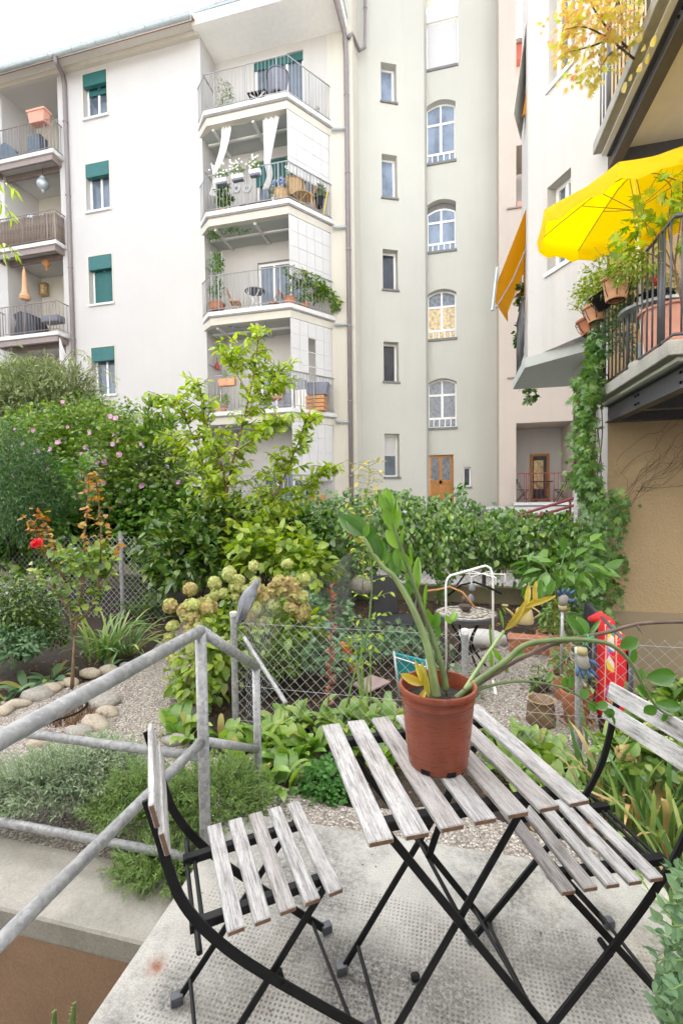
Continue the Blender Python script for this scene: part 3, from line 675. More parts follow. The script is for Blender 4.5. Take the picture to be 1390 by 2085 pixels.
# angular balconies
cl, fl_, fr, cr_ = P(403, 255, Y=YL), P(414, 219, Y=13.7), P(584, 187, Y=13.7), P(679, 252, Y=YB)
def plan(inset=0): 
    k = inset; return [Vector((cl.x + k * .4, YL, 0)), Vector((fl_.x + k * .4, 13.7 + k, 0)), Vector((fr.x - k * .35, 13.7 + k, 0)), Vector((cr_.x - k * 1.2, YB, 0))]
SCREENTOP = []
for i, z in enumerate(balz):
    o = MB().prism([p + Vector((0, 0, z - .13)) for p in plan()] + [Vector((uR, YB, z - .13)), Vector((uR, YL, z - .13))], (0, 0, .13)).build('balcony_slab', M['slab'], apt)
    MB().prism([p + Vector((0, 0, z - .16)) for p in plan(.04)] + [Vector((uR, YB, z - .16)), Vector((uR, YL, z - .16))], (0, 0, .028)).build('drip_edge', M['railgrey'], o)
    MB().prism([p + Vector((0, 0, z - .40)) for p in plan(.10)] + [Vector((uR, YB, z - .40)), Vector((uR, YL, z - .40))], (0, 0, .238)).build('edge_beam', M['cream2'], o)
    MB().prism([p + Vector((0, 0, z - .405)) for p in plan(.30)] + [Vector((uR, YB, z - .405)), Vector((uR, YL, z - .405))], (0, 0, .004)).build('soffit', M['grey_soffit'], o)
    q = plan(.07); railing(apt, [q[0] + Vector((.0, -.02, 0)), q[1], q[2], q[3] + Vector((-.02, -.03, 0))], z, 1.18, M['railgrey'], .125)
    # grid screen hung in the right hand bay
    if i:
        pass
    zt = z - .42; a, c = plan(.13)[2], plan(.13)[3]; dr = (c - a); Ls = dr.length * .97; dr.normalize(); ang = math.atan2(dr.y, dr.x); spl = Plane((a.x, a.y, 0), ang)
    H_ = 1.86; cw = Ls / 5; ch = H_ / 4
    if i < 4:
        fr_ = MB()
        for k in range(6): slabbox(spl, k * cw - .018, k * cw + .018, zt - H_, zt, .0, .012, fr_)
        for k in range(5): slabbox(spl, -.018, Ls + .018, zt - k * ch - .012, zt - k * ch + .012, .001, .011, fr_)
        scr = fr_.build('grid_screen', M['blind'], apt)
        for k in range(5):
            for j in range(4):
                if i == 2 and k == 2 and j in (1, 2, 3): continue
                slabbox(spl, k * cw + .006, (k + 1) * cw - .006, zt - (j + 1) * ch + .006, zt - j * ch - .006, .014, .024 + random.uniform(-.003, .003)).build('panel', M['blind'], scr)
        # joists under the slab above
        for x in (uR + .5, uR + 1.9): MB().box((x, 13.95, zt - .06), (x + .09, YB - .02, zt + .01)).build('joist', M['slab'], apt)
        MB().box((uR + .05, 14.5, zt - .05), (fr.x - .1, 14.58, zt + .008)).build('joist', M['slab'], apt)
    # glazed doors
    window(apt, FB, du0, du1, z + .05, dz[i], .12, 'glass', (.33, .66), (.97,), .08, 'white', None, name='glazed_door')
    if i in (0, 1): slabbox(FB, du0, du1, dz[i] - (.25 if i == 0 else .8), dz[i] + .03, -.1, -.07).build('shutter', M['green_sh'], apt)
    pipe(apt, [(cr_.x - .05, YB - .12, z - .3), (cr_.x + .3, YB - .1, z - .3), (xd, YB - .1, z - .33)], .045, 'zinc', 'outlet_pipe')
    MB().tube([(uR + .02, YL + .1, z + 1.75), (uR + .02, YB - .1, z + 1.75)], .02, 6).build('wall_rail', M['railgrey'], apt)
# small loggia balconies on the far left
def lbal(i, fx0, fpx, fpy, wpx):       # slab front corner pixel, wall pixel on the right side
    wl = P(wpx, fpy + 16, Y=YL); x1 = wl.x; fy = P(fpx, fpy, X=x1).y; z = P(fpx, fpy, X=x1).z; x0 = lx0 - .25
    s = MB().box((x0, fy, z - .13), (x1, YL + 1.5, z)).build('balcony_slab', M['slab'], apt)
    for lo, hi in (((x0 + .12, fy + .06, z - .33), (x1 - .1, fy + .14, z - .132)), ((x0 + .12, fy + .14, z - .33), (x0 + .22, YL + 1.4, z - .132)), ((x1 - .2, fy + .14, z - .33), (x1 - .1, YL - .01, z - .132)), ((x0 + .22, YL + .1, z - .33), (x1 - .2, YL + .2, z - .132))):
        MB().box(lo, hi).build('beam', M['steelbrown'], s)
    railing(apt, [(x0 + .05, YL), (x0 + .05, fy + .06), (x1 - .06, fy + .06), (x1 - .06, YL)], z, 1.08, M['steelbrown'], .13, .010)
    return x0, x1, fy, z
LB = [lbal(0, 0, 108, 301, 131), lbal(1, 0, 114, 487, 137), lbal(2, 0, 119, 673, 145)]
for x0, x1, fy, z in LB:
    window(apt, FLi, lx1 - 1.0, lx1 - .15, z + .05, z + 2.15, .0, 'glass_d', (), (), .08, 'white', None, name='glazed_door')
    slabbox(FLi, lx1 - 1.05, lx1 - .1, z + 2.2, z + 2.45, 0, .1).build('shutter_box', M['green_sh'], apt)
MB().cbox((lx1 - .25, YL + .5, LB[0][3] + 1.1), (.04, .5, 2.1)).build('shutter', M['green_sh'], apt)

# ------------------------------------------------------------------ stair tower
tow = thing('stair_tower', 'grey green rendered stair tower with arched windows and a wooden door', 'building', (-1, 17.5, .99))
T1 = Plane(TW0, rad(25)); t1e = T1.uv(865, 500)[0]; z_t = P(800, -120, Y=17).z
T2y = 17.75; T2 = Plane((0, T2y, 0)); t20 = T2.uv(870, 500)[0]; t21 = T2.uv(1030, 500)[0]
w1 = [T1.rect(l, r, t, bb) for l, r, t, bb in ((777, 809, 129, 208), (778, 809, 315, 403), (779, 809, 508, 590), (780, 810.5, 696, 777), (781, 812, 883, 971))]
a0 = sum(w[0] for w in w1) / 5; a1 = sum(w[1] for w in w1) / 5
wall(T1, 0, t1e, .9, z_t, [(a0, a1, w[2], w[3], .28) for w in w1]).build('wall', M['tower'], tow)
for i, w in enumerate(w1):
    wn_ = window(tow, T1, a0, a1, w[2], w[3], .28, ('glass_b', 'glass_b', 'glass_d', 'glass_d', 'glass')[i], (), (), .07, 'white', 'sill', out=.06)
    if i == 4: slabbox(T1, a0 + .08, a1 - .08, (w[2] + w[3]) / 2, w[3] - .08, -.315, -.285).build('blind', M['blind'], wn_)
e1_ = T1.p(t1e, 0); MB().add([(e1_.x, e1_.y, .9), (t20, T2y, .9), (t20, T2y, z_t), (e1_.x, e1_.y, z_t)], [(0, 1, 2, 3)]).build('wall', M['tower'], tow)
ar = [T2.rect(868.5, 928, t, bb) for t, bb in ((202, 329), (405, 510), (588, 689), (770, 870))]
b0 = sum(w[0] for w in ar) / 4; b1 = sum(w[1] for w in ar) / 4
dr = T2.rect(870, 923, 926, 1031); sw = T2.rect(942, 958, 951, 991); bl = T2.rect(868, 931, 22, 137)
def arc(u0, u1, zs, rise, n=10): return [(u0 + (u1 - u0) * k / n, zs + rise * (1 - (2 * k / n - 1) ** 2)) for k in range(n + 1)]
hol = [(b0, b1, w[2], w[3], .3) for w in ar] + [(dr[0], dr[1], .9, dr[3], .2), (sw[0], sw[1], sw[2], sw[3], .15), (bl[0], bl[1], bl[2], bl[3] + .5, .3)]
wall(T2, t20, t21, .9, z_t, hol).build('wall', M['tower'], tow)
for i, w in enumerate(ar):
    z0, z1 = w[2], w[3]; rise = .17; zs = z1 - rise
    sp = MB(); A = arc(b0, b1, zs, rise - .001)                         # spandrels closing the corners of the arched head
    for k in range(len(A) - 1): sp.prism([T2.p(A[k][0], A[k][1], -.002), T2.p(A[k+1][0], A[k+1][1], -.002), T2.p(A[k+1][0], z1 + .001, -.002), T2.p(A[k][0], z1 + .001, -.002)], T2.n * -.29)
    sp.build('arch_spandrel', M['tower'], tow)
    f = MB(); fw = .055; d0, d1 = -.29, -.23; dropz = (0, .22, 0, 0)[i]; zs2 = zs - dropz; zm = z0 + (z1 - z0) * (.68 if i != 1 else .62); zl = z0 + (z1 - z0) * .20
    for a, c, e, g_ in ((b0, b1, z0, z0 + fw), (b0, b0 + fw, z0 + fw, zs2), (b1 - fw, b1, z0 + fw, zs2), (b0 + fw, b1 - fw, zm - .04, zm + .04), (b0 + fw, b1 - fw, zl - .04, zl + .04)): slabbox(T2, a, c, e, g_, d0, d1, f)
    um = (b0 + b1) / 2; slabbox(T2, um - .045, um + .045, zl + .04, zm - .04, d0, d1 + .01, f); slabbox(T2, um - .03, um + .03, zm + .04, zs2 + rise - .04, d0, d1, f)
    for k in range(1, 5): u = b0 + (b1 - b0) * k / 5; slabbox(T2, u - .02, u + .02, z0 + fw, zl - .04, d0, d1, f)
    A2 = arc(b0, b1, zs2, rise - .005)
    for k in range(len(A2) - 1): f.prism([T2.p(A2[k][0], A2[k][1] - fw, d0), T2.p(A2[k+1][0], A2[k+1][1] - fw, d0), T2.p(A2[k+1][0], A2[k+1][1], d0), T2.p(A2[k][0], A2[k][1], d0)], T2.n * .06)
    wn_ = f.build('arched_window', M['white'], tow); gm = ('glass_b', 'glass_b', 'glass_w', 'glass_p')[i]
    def pane(u0, u1, e, g_): slabbox(T2, u0, u1, e, g_, -.275, -.255).build('pane', M[gm], wn_)
    pane(b0 + fw, um - .045, zl + .04, zm - .04); pane(um + .045, b1 - fw, zl + .04, zm - .04)
    for k in range(5): u = b0 + (b1 - b0) * k / 5; v = b0 + (b1 - b0) * (k + 1) / 5; pane(u + (.02 if k else fw), v - (.02 if k < 4 else fw), z0 + fw, zl - .04)
    for s0, s1 in ((0, 5), (5, 10)):
        MB().prism([T2.p(A2[s0][0] + .01, zm + .04, -.275), T2.p(A2[s1][0] - .01, zm + .04, -.275)] + [T2.p(A2[k][0], A2[k][1] - .03, -.275) for k in range(s1, s0 - 1, -1)], T2.n * .02).build('pane', M[gm if i != 2 else 'glass_p'], wn_)
    slabbox(T2, b0 - .03, b1 + .03, z0 - .09, z0 - .003, -.22, .05).build('sill', M['sill'], wn_)
    if dropz: MB().prism([T2.p(A2[0][0], A2[0][1], -.27)] + [T2.p(a, z, -.27) for a, z in A2] + [T2.p(b1, z1, -.27), T2.p(b0, z1, -.27)], T2.n * .015).build('dark_panel', M['sill'], wn_)
slabbox(T2, bl[0], bl[1], bl[3] - .28, bl[3] + .05, -.3, -.02).build('blind_box', M['white'], tow)
o = MB()
for k in range(int((bl[3] - bl[2] - .3) / .06)): slabbox(T2, bl[0] + .01, bl[1] - .01, bl[2] + .02 + k * .06, bl[2] + .078 + k * .06, -.12, -.10, o)
o = o.build('roller_blind', M['blind'], tow); o['kind'] = 'stuff'; slabbox(T2, bl[0] - .02, bl[1] + .02, bl[2] - .07, bl[2] + .015, -.25, .04).build('sill', M['sill'], tow)
M['oak'] = plain('varnished_door', (.36, .15, .03), .4, var=.25, scale=10)
f = MB(); du = (dr[0] + dr[1]) / 2; zt = dr[3]; zb = .99
for a, c, e, g_ in ((dr[0], dr[1], zt - .1, zt), (dr[0], dr[0] + .13, zb, zt - .1), (dr[1] - .13, dr[1], zb, zt - .1), (du - .06, du + .06, zb, zt - .1), (dr[0] + .13, dr[1] - .13, zb + .85, zb + 1.0), (dr[0] + .13, dr[1] - .13, zb, zb + .12)): slabbox(T2, a, c, e, g_, -.2, -.14, f)
do = f.build('door', M['oak'], tow, bevel=.008)
for a, c in ((dr[0] + .13, du - .06), (du + .06, dr[1] - .13)):
    slabbox(T2, a, c, zb + 1.0, zt - .1, -.18, -.165).build('pane', M['glass_p'], do); slabbox(T2, a, c, zb + .12, zb + .85, -.18, -.16).build('panel', M['oak'], do)
    gr = MB()
    for k in range(7):
        zz = zb + 1.05 + k * .13
        for s_ in (-1, 1): gr.tube([T2.p((a + c) / 2 - .12 * s_, zz, -.155), T2.p((a + c) / 2 + .12 * s_, zz + .16, -.155)], .008, 4)
    gr.build('iron_grille', M['sill'], do)
MB().tube([T2.p(dr[0] + .06, zb + 1.02, -.13), T2.p(dr[0] + .06, zb + 1.02, -.07), T2.p(dr[0] + .2, zb + 1.02, -.07)], .013, 6).build('handle', M['zinc'], do)
window(tow, T2, sw[0], sw[1], sw[2], sw[3], .13, 'glass_d', (), (), .05, 'white', 'sill')

# ------------------------------------------------------------------ pink building with loggias
PK = Plane((0, 16.9, 0)); pk = thing('pink_building', 'pinkish rendered building with stacked loggias behind the white bay', 'building', (2, 17, .99))
k0 = PK.uv(1015, 500)[0]; lg = PK.rect(1050, 1166, 859, 1033)
ops = [PK.rect(1047.5, 1110, t, bb) for t, bb in ((292, 422), (505, 604), (672, 770))]
topg = PK.rect(1047, 1110, -100, 236)
hh = [(lg[0], lg[1], 1.02, lg[3], 1.7)] + [(lg[0], lg[1] + 2, o_[2], o_[3], 1.5) for o_ in ops] + [(lg[0], lg[1] + 2, topg[2], 60, .4)]
wall(PK, k0, 8, .9, 24, hh).build('wall', M['pink'], pk)
wall(Plane((0, 18.6, 0)), k0, 8, .9, 13.5).build('wall', M['white_r'], pk)
MB().add([(k0, 16.9, .9), (k0, 19, .9), (k0, 19, 24), (k0, 16.9, 24)], [(0, 1, 2, 3)]).build('wall', M['pink'], pk)
MB().box((lg[0] - .1, 16.6, 1.03), (lg[1] + 1, 18.6, 1.13)).build('loggia_floor', M['slab'], pk)
PI_ = Plane((0, 18.55, 0)); dd = PI_.rect(1079, 1117, 924, 1020)
wd = window(pk, PI_, dd[0], dd[1], 1.14, dd[3], -.02, 'glass_d', (), (), .09, 'oak', None, name='glazed_door')
slabbox(PI_, dd[0] + .12, dd[0] + .45, 1.6, dd[3] - .25, .012, .03).build('lit_pane', M['glass_w'], wd)
railing(pk, [(lg[0] + .02, 16.65), (lg[1] + .5, 16.65)], 1.14, .98, plain('red_rail', (.23, .045, .045), .5), .13, .009)
for o_ in ops: MB().box((lg[0] - .3, 16.85, o_[2] + .02), (lg[0] + 2, 16.89, o_[2] + .07)).build('rail', M['steelbrown'], pk); MB().box((lg[0] + .03, 16.95, o_[2] + .02), (lg[0] + .6, 17.2, o_[2] + .28)).build('planter', M['pink_terr'], pk)
# distant roof seen through the gap
far = thing('distant_house', 'far house with dark tiled roof and red fascia between the pink wall and bay', 'house', (2, 30, 1))
q = P(1055, 135, Y=30); zf = q.z
MB().box((q.x - 3, 30, 1), (q.x + 8, 34, zf - .0)).build('wall', M['pink'], far); MB().box((q.x - 3.2, 29.6, zf + .01), (q.x + 8, 30.2, zf + 1.0)).build('fascia', plain('red_fascia', (.42, .10, .06), .6), far)
rf = MB().add([(q.x - 3.3, 29.5, zf + 1.02), (q.x + 8, 29.5, zf + 1.02), (q.x + 8, 33, zf + 3.2), (q.x - 3.3, 33, zf + 3.2)], [(0, 1, 2, 3)]).build('roof', M['sill'], far)
tm = MB().tube([(0, 0, 0), (.32, 0, 0)], .12, 6).mesh('tile', 'all')
for r_ in range(5):
    for c_ in range(9): put('tile', tm, M['steelbrown'], rf, True, T(q.x - .9 + c_ * .33, 29.5 + r_ * .6, zf + 1.06 + r_ * .378))
# ------------------------------------------------------------------ ochre building on the right: rough wall, white bay, steel balconies
YO = 6.6
och = thing('ochre_building', 'right hand building with rough ochre wall, white bay and steel framed balconies', 'building', (2.2, 6.7, -1.4))
OW = Plane((0, YO, 0)); xo0 = OW.uv(1236, 900)[0]; zpl = OW.uv(1320, 1246)[1]
wall(OW, xo0, 9, zpl, 12).build('wall', M['ochre'], och); slabbox(OW, xo0 - .02, 9, -1.44, zpl, -.2, .025).build('plinth', M['plinth'], och)
MB().add([(xo0, YO, -1.4), (xo0, YO, 12), (xo0, 8.25, 12), (xo0, 8.25, -1.4)], [(0, 1, 2, 3)]).build('wall', M['white_r'], och)
MB().add([(xo0, 8.25, -1.4), (xo0, 8.25, 12), (6, 8.25, 12), (6, 8.25, -1.4)], [(0, 1, 2, 3)]).build('wall', M['white_r'], och)
# white bay: a slanting face from the ochre wall back to the left
ba = math.atan2(6.6 - 7.9, 1.98 - 1.21); Bp = Vector((xo0 - .02, YO - .004, 0)); BY = Plane(Bp, rad(-59.4)); ub = BY.uv(1074.5, 400)[0]
zb0 = BY.uv(1073, 731)[1]
bw = [BY.rect(1114, 1161, 358, 590), BY.rect(1128, 1180, -140, 141)]
c0, c1 = BY.uv(1113, 470)[0], BY.uv(1161, 470)[0]
hw = [(c0, c1, BY.uv(1130, 545)[1], BY.uv(1137, 362)[1], .16), (c0 + .02, c1 + .05, BY.uv(1150, 141)[1], 9.4, .16)]
wall(BY, ub, 0, zb0, 12, hw).build('wall', M['white_r'], och)
for h in hw: window(och, BY, h[0], h[1], h[2], h[3], .16, 'glass', (.5,), (), .06, 'white', 'slab', out=.03)
be = BY.p(ub, 0); MB().add([(be.x, be.y, zb0), (be.x + .25, be.y + 2.4, zb0), (be.x + .25, be.y + 2.4, 12), (be.x, be.y, 12)], [(3, 2, 1, 0)]).build('wall', M['white_r'], och)
f0, f1 = P(1043, 793, Z=zb0 - .16), P(1152, 789, Z=zb0 - .16)
s = MB().prism([Vector((xo0 + .1, YO + .3, zb0 - .16)), Vector((be.x - .06, be.y - .08, zb0 - .16)), f0, Vector((f0.x + 3.2, f0.y + .1, zb0 - .16)), Vector((xo0 + 1.5, 8.2, zb0 - .16))], (0, 0, .156)).build('balcony_slab', M['grey_soffit'], och)
railing(och, [(be.x - .06, be.y + .05), (f0.x + .06, f0.y - .1)], zb0, 1.0, M['darksteel'], .12)
M['plum'] = plain('plum_shutter', (.115, .035, .055), .5, var=.1)
# plum shutter folded open at the far corner
s0, s1 = P(1167, 912, Y=7.0), P(1196, 912, Y=7.0); zt, zb = P(1178, 806, Y=7.0).z, P(1178, 990, Y=7.0).z
sh = thing('plum_shutter', 'plum louvred shutter standing open beside the ivy strand', 'shutter', (s0.x, 7.0, zb))
MB().box((s0.x, 7.0, zb), (s1.x + .1, 7.04, zt)).build('panel', M['plum'], sh)
for k in range(16): MB().cbox(((s0.x + s1.x + .1) / 2, 6.985, zb + .75 + k * .045), (s1.x - s0.x - .04, .03, .012)).build('slat', M['plum'], sh)
MB().box((s0.x + .04, 6.985, zb + .08), (s1.x + .06, 6.998, zb + .62)).build('raised_panel', M['plum'], sh)
# steel framed balconies (lower and upper)
XB = 1.80; M['limewash'] = plain('limewashed_soffit', (.82, .81, .77), .9, var=.04)
lo_c = P(1360, 692, X=XB); zl = lo_c.z; yn = lo_c.y; zs_ = P(1212, 800, X=XB).z
def steel_balcony(ztop, yn, th, label):
    s = MB().box((XB, yn, ztop - th), (7, YO - .005, ztop)).build('balcony_slab', M['concrete_g'], och, bevel=.008)
    zb = ztop - th - .03; MB().box((XB + .1, yn + .08, zb), (7, YO - .01, ztop - th - .001)).build('soffit_board', M['limewash'], s)
    hb = .22
    for nm, lo, hi in (('flange', (XB + .16, yn + .14, zb - hb), (XB + .28, YO - .01, zb - hb + .016)), ('web', (XB + .21, yn + .14, zb - hb + .016), (XB + .23, YO - .01, zb - .016)), ('flange', (XB + .16, yn + .14, zb - .016), (XB + .28, YO - .01, zb - .001)),
                       ('flange', (XB + .281, yn + .14, zb - hb), (7, yn + .26, zb - hb + .016)), ('web', (XB + .281, yn + .19, zb - hb + .016), (7, yn + .21, zb - .001)),
                       ('flange', (XB + .281, yn + 1.2, zb - hb), (7, yn + 1.32, zb - hb + .016)), ('web', (XB + .281, yn + 1.25, zb - hb + .016), (7, yn + 1.27, zb - .001)), ('flange', (XB + .281, YO - .14, zb - hb), (7, YO - .02, zb - hb + .016)), ('web', (XB + .281, YO - .09, zb - hb + .016), (7, YO - .07, zb - .001))):
        MB().box(lo, hi).build(nm, M['darksteel'], s)
    bo = MB().tube([(0, 0, 0), (-.014, 0, 0)], .014, 6).mesh('bolt')
    for y in (yn + .2, yn + .26, yn + 1.2, yn + 1.28):
        for dz_ in (.06, .15): put('bolt', bo, M['black'], s, True, T(XB + .209, y, zb - dz_))
    return s
steel_balcony(zl, yn, .13, 'lower'); railing(och, [(XB + .06, YO - .05), (XB + .06, yn + .06), (6.9, yn + .06)], zl, 1.05, M['darksteel'], .115, .0095, True, rr=.02, drop=.0, low=.06)
up = P(1197, 340, X=XB); zu = P(1230, 262, X=XB).z + .16
steel_balcony(zu, yn - .9, .14, 'upper'); railing(och, [(XB + .06, YO - .05), (XB + .06, yn - .84), (6.9, yn - .84)], zu, 1.05, M['darksteel'], .115, .0095, True, rr=.02, drop=.0, low=.06)
# awnings on the hidden balconies behind the bay
M['awning'] = leafmat('orange_awning_cloth', (.50, .22, .02), (.62, .28, .02), (.62, .28, .02), .7, .35); M['awn_under'] = plain('awning_cassette', (.62, .62, .58), .6)
aw = thing('awning', 'orange awning stretched out and down beyond the white bay', 'awning', be + Vector((0, 1, 5)))
n_ = Vector((1, 0, 0)); ya, yb2 = 8.5, 9.9
t0, t1 = P(1076, 430, Y=ya), P(1012, 585, Y=ya); 
b = MB(); pa_, pb_ = P(1078, 405, Y=ya), P(1006, 590, Y=ya); w_ = Vector((.35, 1.1, 0)); b.add([pa_, pb_, pb_ + w_, pa_ + w_], [(0, 1, 2, 3)]).add([pb_, pb_ + Vector((0, 0, -.2)), pb_ + w_ + Vector((0, 0, -.2)), pb_ + w_], [(0, 1, 2, 3)]); b.build('cloth', M['awning'], aw)
MB().tube([P(1012, 545, Y=ya), P(1002, 632, Y=ya)], .03, 6).build('front_bar', M['zinc'], aw)
MB().tube([P(1078, 488, Y=ya), P(1043, 570, Y=ya), P(1010, 626, Y=ya)], .016, 6).build('arm', M['steelbrown'], aw)
aw2 = thing('awning', 'half rolled awning with yellow valance high beside the white bay', 'awning', be + Vector((0, 1, 8)))
pa_, pb_ = P(1076, 10, Y=ya), P(1045, 232, Y=ya); MB().prism([pa_, pb_, pb_ + w_ * .6, pa_ + w_ * .6], (0, 0, .05)).build('board', M['awn_under'], aw2)
b = MB(); q0, q1 = P(1076, 150, Y=ya - .05), P(1062, 240, Y=ya - .05); b.add([q0, P(1068, 200, Y=ya - .05), q1, P(1067, 232, Y=ya - .05), P(1071, 240, Y=ya - .05), P(1077, 236, Y=ya - .05)], [(0, 1, 2, 3, 4, 5)]); b.build('valance', M['awning'], aw2)
# ------------------------------------------------------------------ the house the terrace belongs to, behind the viewer
own = thing('own_house', 'cream rendered house behind the terrace', 'building', (0, -1.2, 0)); HW = Plane((0, -1.0, 0), math.pi)
hh = [(u, u + 1.2, z, z + (2.1 if z < .5 else 1.6), .2) for u in (-9.5, -6.5, -3.5, 2.0, 5.5, 8.5) for z in (3.9, 7.1, 10.3)] + [(-.5, .6, .02, 2.2, .2)]
wall(HW, -14, 14, -1.7, 14.5, hh).build('wall', plain('off_white_house_render', (.66, .65, .63), .9), own)
for h in hh: window(own, HW, h[0], h[1], h[2], h[3], .2, 'glass', (.5,), (), .07, 'white', 'slab')
# ------------------------------------------------------------------ chain link fences
M['wire'] = plain('galvanised_wire', (.44, .45, .46), .5, .15, .1)
def chainlink(b, A, B, z0, z1, pitch, r):
    A = Vector(A); B = Vector(B); L_ = (B - A).length; d = (B - A) / L_; h = z1 - z0; n = int((L_ + h) / pitch) + 1; slope = 1.0
    for i in range(-int(h / pitch) - 1, n):
        for s_ in (1, -1):
            u0 = i * pitch if s_ == 1 else i * pitch + h; u1 = u0 + s_ * h; t0, t1 = 0.0, 1.0
            a, c = (u0, u1)
            def clip(u): return min(max(u, 0), L_)
            ua, uc = clip(a), clip(c)
            if abs(ua - uc) < 1e-4: continue
            za = z0 + (ua - a) / (c - a) * h; zc_ = z0 + (uc - a) / (c - a) * h
            off = d.cross(Vector((0, 0, 1))) * (r * s_)
            b.tube([A + d * ua + Vector((0, 0, za)) + off, A + d * uc + Vector((0, 0, zc_)) + off], r, 3, False)
FPOST = P(487, 1480, Z=GZ); FY = FPOST.y; FZ = P(475, 1262, Y=FY).z
fence = thing('chain_link_fence', 'knee high chain link fence with grey tube posts crossing the garden', 'fence', (FPOST.x, FY, GZ))
b = MB(); chainlink(b, (FPOST.x, FY, 0), (2.6, FY, 0), GZ + .02, FZ + .02, .076, .0013); b.build('wire_mesh', M['wire'], fence)
for z in (FZ - .02, GZ + .3, GZ + .05): MB().tube([(FPOST.x, FY, z), (2.6, FY, z)], .0013, 4).build('tension_wire', M['wire'], fence)
def fpost(px, ztop, r=.021, cap=True, y=FY):
    x = P(px, 1300, Y=y).x; o = MB().tube([(x, y + .026, GZ - .1), (x, y + .026, ztop)], r, 12).build('post', M['galv'], fence, smooth=True)
    if cap: MB().lathe([(r * 1.12, -.022), (r * 1.12, .006), (r * .6, .012), (0, .012)], 12, (x, y + .026, ztop)).build('cap', M['white'] if px > 900 else M['blind'], o, smooth=True)
    return x
fpost(473, P(473, 1250, Y=FY).z, .024); fpost(946, P(946, 1286, Y=FY).z); fpost(1180, P(1180, 1325, Y=FY).z); fpost(1480, FZ)
MB().tube([P(497, 1298, Y=FY + .0), P(582, 1432, Y=FY - .25)], .015, 10).build('brace', M['galv'], fence, smooth=True)
b = MB()
for k in range(9): b.tube([(FPOST.x + .026 * math.cos(a_), FY + .026 + .026 * math.sin(a_), GZ + .1 + k * .07 + a_ * .002) for a_ in np.linspace(0, 6.2, 9)], .0014, 4)
b.build('binding_wire', M['sill'], fence)
f2 = thing('chain_link_fence', 'fine mesh fence running back past the hydrangea', 'fence', (FPOST.x, FY + .03, GZ))
xb = FPOST.x + .03; b = MB(); chainlink(b, (xb, FY + .05, 0), (xb, 7.0, 0), GZ + .02, FZ + .03, .055, .0012); b.build('wire_mesh', M['wire'], f2)
yy = P(632, 1160, X=xb).y; MB().tube([(xb, yy, GZ), (xb, yy, FZ + .05)], .024, 10).build('post', M['galv'], f2, smooth=True)
MB().lathe([(.027, -.03), (.027, .006), (0, .01)], 10, (xb, yy, FZ + .05)).build('cap', M['white'], f2)
f3 = thing('chain_link_fence', 'chain link fence behind the rose at the left, one grey post', 'fence', (-4, 5.3, GZ))
p3 = P(246, 1195, Y=5.3); za = P(246, 1092, Y=5.3).z; xA = P(-30, 1180, Y=5.3).x; xE = P(335, 1100, Y=5.3).x
b = MB(); chainlink(b, (xA, 5.3, 0), (xE, 5.3, 0), GZ, za + .0, .085, .0022); b.build('wire_mesh', M['wire'], f3); MB().tube([(p3.x, 5.33, GZ), (p3.x, 5.33, za + .04)], .03, 10).build('post', M['galv'], f3, smooth=True)
f4 = thing('chain_link_fence', 'rusty chain link fence under the ivy in front of the pale paving', 'fence', (0, 7.23, 0))
x0_, x1_ = P(540, 1200, Y=7.23).x, P(1235, 1200, Y=7.23).x; b = MB(); chainlink(b, (x0_, 7.23, 0), (x1_, 7.23, 0), .02, 1.15, .085, .0024); b.build('wire_mesh', M['steelbrown'], f4)
for px in (720, 985, 1180): x = P(px, 1200, Y=7.23).x; MB().tube([(x, 7.26, 0), (x, 7.26, 1.2)], .03, 8).build('post', M['sill'], f4, smooth=True)

# ------------------------------------------------------------------ ivy hedge on that fence
def sheet_leaves(n, fpt, out, size, jit=.12, droop=.8, up=.5):
    Pn = np.array([tuple(fpt()) for _ in range(n)]) + np.array(out) * RNG.uniform(-.3, 1.0, (n, 1)) * jit + rnd(n, .02)
    D = unit(np.array([0, 0, -droop]) + np.array(out) * .45 + rnd(n, .5)); N = unit(np.array(out) + np.array([0, 0, up]) + rnd(n, .35))
    return Pn, D, N, size * RNG.uniform(.65, 1.25, n), np.clip(RNG.normal(.45, .22, n), 0, 1)
ivy = thing('ivy_hedge', 'dense green ivy hedge covering the fence behind the mosaic table', 'hedge', (-.5, 7.1, 0))
def hedge_top(px): return 1005 + 10 * math.sin(px * .021) + 8 * math.sin(px * .053 + 1) + max(0, (px - 860) * .16)
def hedge_bot(px): return 1158 + 14 * math.sin(px * .03) + 12 * math.sin(px * .071) + (40 if px < 770 else 0) + max(0, (px - 1080) * .45)
def ivypt():
    px = random.uniform(560, 1225); t = random.random() ** .9; py = hedge_top(px) + 8 + (hedge_bot(px) - hedge_top(px) - 8) * t; return P(px, py, Y=7.05 - .28 * math.sin(math.pi * min(1, t * 1.1)) - .1 * math.sin(px * .05))
foliage(ivy, *sheet_leaves(5200, ivypt, (0, -1, 0), .082, .46, .75, .45), T_OVAL, L['ivy'], 170)
foliage(ivy, *sheet_leaves(1500, ivypt, (0, -1, 0), .105, .44), T_WIDE, L['ivy'], 130)
def strand():
    px = random.choice([640, 705, 760, 835, 905, 1010, 1062, 1115, 1150]) + random.gauss(0, 9); return P(px, hedge_bot(px) + random.uniform(-10, 46), Y=7.0)
foliage(ivy, *sheet_leaves(260, strand, (0, -1, 0), .085, .12), T_OVAL, L['creeper'], 0)
def ivytop():
    px = random.uniform(580, 1200); return P(px, hedge_top(px) + random.uniform(-2, 26), Y=7.2 + random.uniform(0, 1.2))
b = MB()
